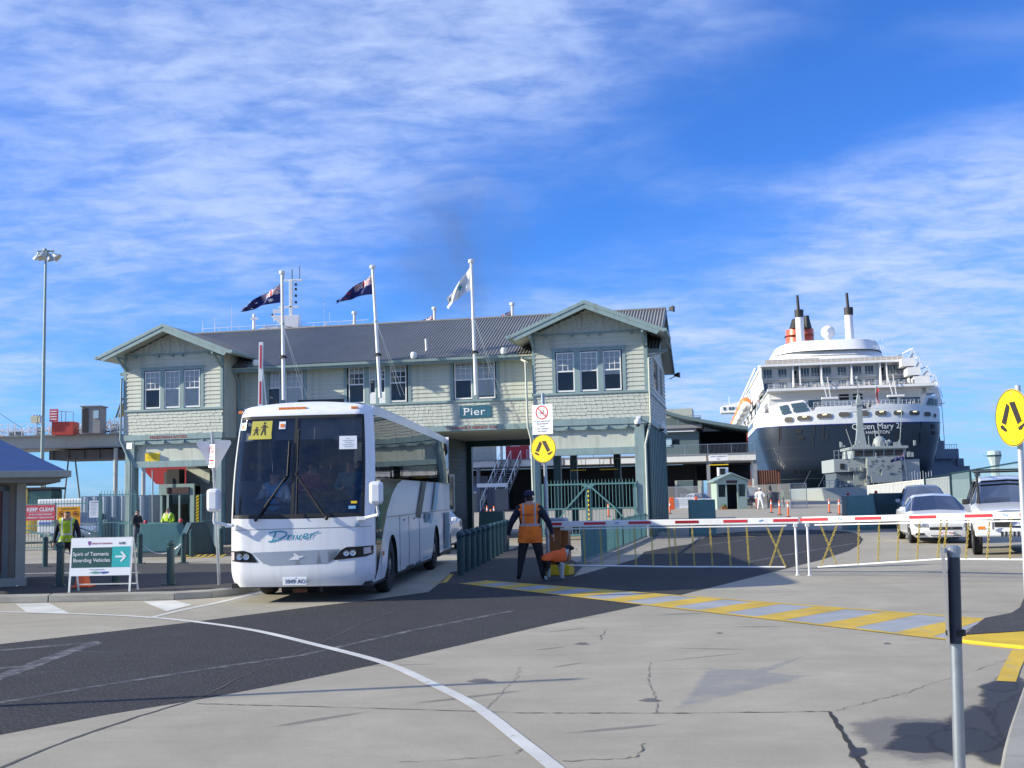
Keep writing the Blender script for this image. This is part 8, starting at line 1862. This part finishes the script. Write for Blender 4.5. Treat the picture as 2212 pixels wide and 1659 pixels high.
# curved upper deck, funnel casing, posts, radome and funnel
def frustum(name, cx0, hw0, cx1, hw1, y0, y1, z0, z1, m, k=.55, n=40):
    vs = []; 
    for (cx_, w, z, dy) in ((cx0, hw0, z0, 0), (cx1, hw1, z1, 2)):
        for i in range(n): a = 2 * math.pi * i / n; c, s_ = math.cos(a), math.sin(a); vs.append((cx_ + w * math.copysign(abs(c) ** k, c), (y0 + y1) / 2 + ((y1 - y0) / 2 - dy) * math.copysign(abs(s_) ** k, s_), z))
    return MB().add(vs, [(i, (i + 1) % n, (i + 1) % n + n, i + n) for i in range(n)] + [tuple(range(n, 2 * n))]).build(name, m, lin_, smooth=True)
frustum('upper_bulwark', -1.9, 15.2, -1.7, 13.6, 15, 75, 34.2, 36.4, LW); frustum('upper_bulwark', -1.7, 13.6, -1.3, 12.4, 15.5, 73, 36.4, 39.0, LW)
for z in (35.2, 36.25, 37.1): frustum('deck_line', -1.6, 13.6 if z < 36 else 12.4, -1.6, 13.6 if z < 36 else 12.3, 15.6 if z < 36 else 17.4, 74, z, z + .07, LSH)
frustum('funnel_casing', -4.2, 9.2, -4.0, 6.2, 70, 130, 36, 43.6, LW, .8); MB().prism([(-14.5, 34.2), (-13.6, 36.4), (-10.6, 39.9), (-8.6, 41.0), (-4, 40.8), (-4, 34.2)], 'y', 40, 90).build('casing_side', LW, lin_, bevel=.5)
for x in (-7.55, 4.4):
    MB().tube((x, 30, 38), (x + (.05 if x < 0 else -.05), 30, 46.5), 1.05, 20, r2=.98).build('white_post', LW, lin_, smooth=True); MB().lathe([(1.02, 46.5), (1.06, 46.5), (1.12, 48.4), (0, 48.2)], 20, c=(x, 30, 0)).build('post_collar', BLK, lin_); MB().tube((x - .1, 30, 48), (x - .25, 30, 52.1), .38, 14, r2=.33).build('exhaust_pipe', mat('funnel_dark', (.03, .03, .035), .6), lin_, smooth=True)
MB().ball((-.2, 35, 43.1), 1.75, 24).tube((-.2, 35, 38.5), (-.2, 35, 41.8), .7, 12).build('radome', LW, lin_, smooth=True); MB().box(-4.2, 3.4, 33, 36, 38.3, 40.6).box(-6.4, 9, 34, 38, 38.2, 39.2).build('radar_house', LW, lin_)
for x, z in ((-5.2, 39.3), (5.6, 39.5)): MB().ball((x, 28, z), .35, 10).build('red_fitting', RED, lin_)
frustum('funnel', -1.9, 4.3, -1.7, 4.1, 90, 101, 43.5, 52.3, mat('funnel_red', (.78, .12, .06), .4, var=.05), .8); frustum('funnel_top', -1.5, 3.4, -1.3, 2.6, 91, 99, 52.3, 55.5, BLK, .7); MB().tube((.2, 92, 52), (.2, 92, 56), .8, 12).tube((-3.0, 93, 52), (-3.0, 93, 54.5), .7, 12).build('funnel_pipe', BLK, lin_)
for z in (47.5, 50.2): frustum('funnel_ring', -1.9, 4.36, -1.9, 4.36, 89.8, 101.2, z, z + .2, MATS['funnel_dark'], .8)
liner_rail(-11, 10.5, 20, 38.4, .9); liner_rail(6, 10.5, 18.5, 36.3, .9, 6)
# forward block, balconies, lifeboats and bridge wing
b = MB(); b.box(-17.6, 17.6, 40, 275, 21.2, 36.0); b.box(-16, 16, 90, 260, 36, 40.5); b.build('cabin_block', LW, lin_)
for z in (23.2, 26.8, 29.4, 32.0, 34.4): MB().box(-17.95, -17.6, 42, 270, z, z + .35).build('balcony_line', LW, lin_); MB().box(-17.65, -17.59, 42, 270, z + .6, z + 1.8).build('balcony_shade', LG, lin_)
lb0 = None
for k in range(8):
    y = 62 + k * 24
    if lb0 is None:
        lb0 = bpy.data.objects.new('lifeboat', None); col.objects.link(lb0); lb0.parent = lin_; lb0.location = (-20.2, y, 27)
        MB().lathe([(0, -6), (.9, -5), (1.4, -2.5), (1.5, 0), (1.4, 2.5), (.9, 5), (0, 6)], 14, axis='y').build('boat_hull', LW, lb0, smooth=True); MB().lathe([(0, -4.5), (1.2, -3.5), (1.7, 0), (1.2, 3.5), (0, 4.5)], 12, axis='y', c=(0, 0, .9)).build('boat_canopy', mat('lifeboat_orange', (.75, .22, .05), .5), lb0, smooth=True); MB().bar((1.5, -5, 3), (-.5, -5, 2.4), .3, .3).bar((1.5, 5, 3), (-.5, 5, 2.4), .3, .3).build('davit', LW, lb0)
    else: dup(lb0, (-20.2, y, 27), 0, parent=lin_)
MB().prism([(-23, 38.5), (23, 38.5), (23, 41.3), (12, 43.8), (-12, 43.8), (-23, 41.3)], 'y', 258, 270).build('bridge', LW, lin_)
for x in (-21.8, -19.4, -18.0, -16.2): MB().box(x, x + 1.1, 257.8, 257.99, 39.5, 40.9).build('bridge_window', LG, lin_)
MB().tube((-19, 262, 41), (-19, 262, 46), .12, 5).build('aerial', LW, lin_)

# ------------------------------------------------------------------ grey patrol ship in front of the liner
NG = mat('navy_grey', (.33, .365, .36), .5, var=.07, scale=.4, dirt=.15); NGD = mat('navy_grey_dark', (.10, .12, .13), .5)
t = thing('patrol_ship', 'light grey navy patrol ship with dome, lattice mast and bridge windows moored before the liner', 'ship', (46.4, 150, -2.5), R(-6))
mb = MB(); mb.prism([(-5.5, 0), (13, 0), (13.5, 4.9), (8, 4.8), (2, 4.3), (-6.2, 4.1)], 'y', -1, 30); mb.build('hull', NG, t, bevel=.1)
b = MB(); b.box(-3.9, .2, 2, 12, 6.2, 7.95); b.prism([(.2, 4), (4.6, 4), (4.6, 8.0), (.2, 7.95)], 'y', .8, 12); b.box(4.6, 7.2, 2, 12, 4, 7.7); b.box(-1.4, .2, 2.2, 12, 4, 6.2); b.build('deckhouse', NG, t, bevel=.04)
MB().box(-3.1, -2.5, 1.9, 2.0, 6.6, 7.35).build('deckhouse_window', BLK, t)
b = MB(); b.prism([(-1.55, 7.95), (5.3, 8.05), (5.5, 9.3), (-1.4, 9.15)], 'y', 1.6, 9); b.build('bridge', NG, t); b = MB(); b.box(-1.7, 5.7, 1.2, 9.4, 9.15, 9.5); b.build('bridge_roof', NG, t, bevel=.05)
for k in range(5): MB().prism([(-1.25 + k * 1.3, 8.25), (-.15 + k * 1.3, 8.27), (-.1 + k * 1.3, 9.0), (-1.2 + k * 1.3, 8.97)], 'y', 1.5, 1.599).build('bridge_window', BLK, t)
MB().bar((-3.9, 2, 9.05), (-1.6, 2, 9.3), .06, .06).bar((-3.8, 2, 8), (-3.8, 2, 9.05), .06, .06).bar((-3.2, 2, 8), (-3.2, 2, 9.1), .06, .06).bar((-3.8, 2, 8.5), (-1.6, 2, 8.5), .04, .04).build('wing_rail', NG, t); MB().lathe([(.35, 7.95), (.3, 8.3), (.22, 8.9), (0, 9.0)], 10, c=(-2.3, 2.2, 0)).build('searchlight', NG, t)
MB().prism([(-.75, 9.5), (.75, 9.5), (.40, 12.0), (.30, 15.6), (.12, 16.6), (-.12, 16.6), (-.30, 15.6), (-.40, 12)], 'y', 3.0, 3.7).build('mast', NG, t)
b = MB(); b.bar((-1.4, 3.2, 14.2), (1.4, 3.3, 14.5), .12, .12); b.bar((-.8, 3.2, 15.4), (.8, 3.2, 15.5), .08, .08); b.bar((0, 3.5, 16), (0, 3.5, 19.0), .10, .10); b.bar((-.5, 3.2, 12.1), (1.1, 3.2, 12.3), .3, .25); b.bar((-.7, 3.2, 17.0), (.7, 3.2, 17.0), .06, .06); b.ball((0, 3.5, 18.9), .25, 8); b.bar((-1.1, 3, 14.9), (1.0, 3, 15.5), .2, .06); b.build('yardarm', NG, t)
MB().lathe([(.85, 9.5), (.88, 10.0), (.75, 10.5), (.4, 10.85), (0, 10.95)], 18, c=(2.4, 3, 0)).build('dome', NG, t, smooth=True); MB().lathe([(.3, 9.5), (.3, 10.0)], 10, c=(3.4, 3, 0)).ball((3.6, 2.8, 10.1), .32, 10).build('director', NG, t, smooth=True)
b = MB()
for x0, z0, x1, z1 in ((5.0, 9.5, 5.6, 15.2), (-1.2, 9.5, -1.9, 12), (1.0, 9.5, 1.0, 11), (2.4, 10.9, 2.4, 12), (1.9, 10.8, 1.8, 12)): b.tube((x0, 3, z0), (x1, 3, z1), .05, 5)
b.lathe([(.3, 0), (.05, .9)], 8, c=(5.0, 3, 9.5)); b.build('whip_aerial', NG, t)
MB().lathe([(0, -.3), (.4, -.25), (.5, .1), (.45, .5), (0, .5)], 12, axis='y', c=(-.6, .6, 5.5)).build('hose_reel', NGD, t); b = MB(); b.box(.5, 4.4, -.2, .5, 4.7, 5.6); b.prism([(1.8, 5.6), (2.9, 5.6), (2.7, 6.3), (2.0, 6.3)], 'y', 0, .6); b.build('gun_mount', NG, t); MB().bar((2.4, .2, 6.2), (3.4, -.3, 6.9), .15, .15).bar((1.2, .2, 6.4), (2.0, -.3, 7.1), .08, .08).build('gun_barrel', NGD, t)
MB().box(-3.6, -1.5, 2.3, 11, 4.1, 6.1).build('side_recess', NGD, t)
for k in range(9): MB().bar((5.2 + k * .35, -.5, 4.8), (5.2 + k * .35, -.5, 5.9 + .1 * (k % 3)), .05, .05).build('stanchion', WHITE, t)
for k in range(16): MB().bar((-5.8 + k * .7, -1, 4.2), (-5.8 + k * .7, -1, 5.1), .05, .05).build('stanchion', NG, t)
MB().bar((-5.9, -1, 5.1), (5, -1, 5.2), .05, .05).bar((-5.9, -1, 4.7), (5, -1, 4.8), .04, .04).build('deck_rail', NG, t)
MB().tube((4.9, -.6, 4.8), (4.6, -.6, 8.6), .05, 6).build('jackstaff', GALV, t)
flag('au', Vector((46.4 + 4.6, 148.9, 5.95)), .9, (-1.8, -.9, .3), 'small dark blue ensign flying from the bow staff of the grey patrol ship', seed=3.2, nu=30, nv=16)
random.seed(3); q = MB()
for k in range(60):
    x = random.uniform(-3.5, 6.8); z = random.choice((4.3, 4.3, 6.3, 8.0, 9.5)); w_ = random.uniform(.08, .4); h_ = random.uniform(.2, .8); q.box(x, x + w_, .3 if z < 6 else 1.4, 1.9, z, z + h_)
tag(q.build('deck_fittings', NG, t), kind='stuff'); q = MB()
for k in range(40): x = random.uniform(-3.2, 4.4); z = random.uniform(5.0, 7.6); q.box(x, x + random.uniform(.05, .3), .74, .80, z, z + random.uniform(.05, .25))
tag(q.build('wall_fittings', NGD, t), kind='stuff')
t = thing('grey_warship', 'distant blue grey warship superstructure showing right of the liner', 'ship', (110, 300, -2.5), R(-5)); NB_ = mat('far_navy_grey', (.17, .21, .26), .6, var=.1, scale=.2)
b = MB(); b.box(-2, 30, 0, 30, 0, 5.5); b.box(-1, 9.5, 0, 20, 5.5, 9.0); b.box(-1, 7.2, 1, 18, 9, 13.6); b.box(-1, 3.6, 1, 14, 13.6, 15.8); b.box(6.4, 8.0, -.2, 3, 9, 11); b.box(1, 5.5, 0, 3, 11, 12.2); b.build('superstructure', NB_, t)
b = MB(); b.prism([(1.2, 15.8), (3.0, 15.8), (2.6, 20), (1.8, 20.5)], 'y', 2, 4); b.build('mast', BLK, t); b = MB(); b.tube((4.3, 3, 13), (4.1, 3, 27), .08, 5); b.bar((2.8, 3, 25.6), (4.9, 3, 25.9), .2, .2); b.bar((3.8, 3, 25), (3.8, 3, 27.5), .2, .2)
for k in range(6): b.bar((4 + k * .6, 2, 13.6), (4 + k * .6, 2, 14.8), .1, .1)
b.bar((4, 2, 14.8), (7.2, 2, 14.8), .1, .1); b.build('aerials', NB_, t)

# ------------------------------------------------------------------ funnel smoke drifting from the ferry behind the roof
def smoke():
    m = bpy.data.materials.new('smoke'); m.use_nodes = True; nt = m.node_tree; N = nt.nodes; L = nt.links; N.clear(); out = N.new('ShaderNodeOutputMaterial'); v = N.new('ShaderNodeVolumePrincipled'); L.new(v.outputs[0], out.inputs['Volume'])
    tc = N.new('ShaderNodeTexCoord'); n = N.new('ShaderNodeTexNoise'); L.new(tc.outputs['Object'], n.inputs['Vector']); n.inputs['Scale'].default_value = .22; n.inputs['Detail'].default_value = 4; n.inputs['Distortion'].default_value = .6
    gr = N.new('ShaderNodeTexGradient'); gr.gradient_type = 'SPHERICAL'; mp = N.new('ShaderNodeMapping'); L.new(tc.outputs['Object'], mp.inputs[0]); mp.inputs['Scale'].default_value = (1 / 7.5, 1 / 6., 1 / 7.5); L.new(mp.outputs[0], gr.inputs[0])
    r_ = N.new('ShaderNodeMapRange'); L.new(n.outputs[0], r_.inputs[0]); r_.inputs[1].default_value = .42; r_.inputs[2].default_value = .75
    mu = N.new('ShaderNodeMath'); mu.operation = 'MULTIPLY'; L.new(gr.outputs[0], mu.inputs[0]); L.new(r_.outputs[0], mu.inputs[1]); m2 = N.new('ShaderNodeMath'); m2.operation = 'MULTIPLY'; L.new(mu.outputs[0], m2.inputs[0]); m2.inputs[1].default_value = .20
    L.new(m2.outputs[0], v.inputs['Density']); v.inputs['Color'].default_value = (.30, .28, .27, 1); v.inputs['Anisotropy'].default_value = .2
    for (x, y, r, sz) in ((945, 520, 1.0, 1.0), (1000, 470, .8, .8)):
        pass
    c1 = D(975, 530, 140)
    o = MB().ball((0, 0, 0), 7.4, 20, sy=.8, sz=1.0).build('smoke_plume', m, loc=tuple(c1)); o.rotation_euler = (0, R(-35), 0); o.scale = (1.5, 1, 1.7)
    tag(o, 'faint dark grey smoke drifting up from behind the gatehouse ridge', 'smoke', kind='stuff')
smoke()
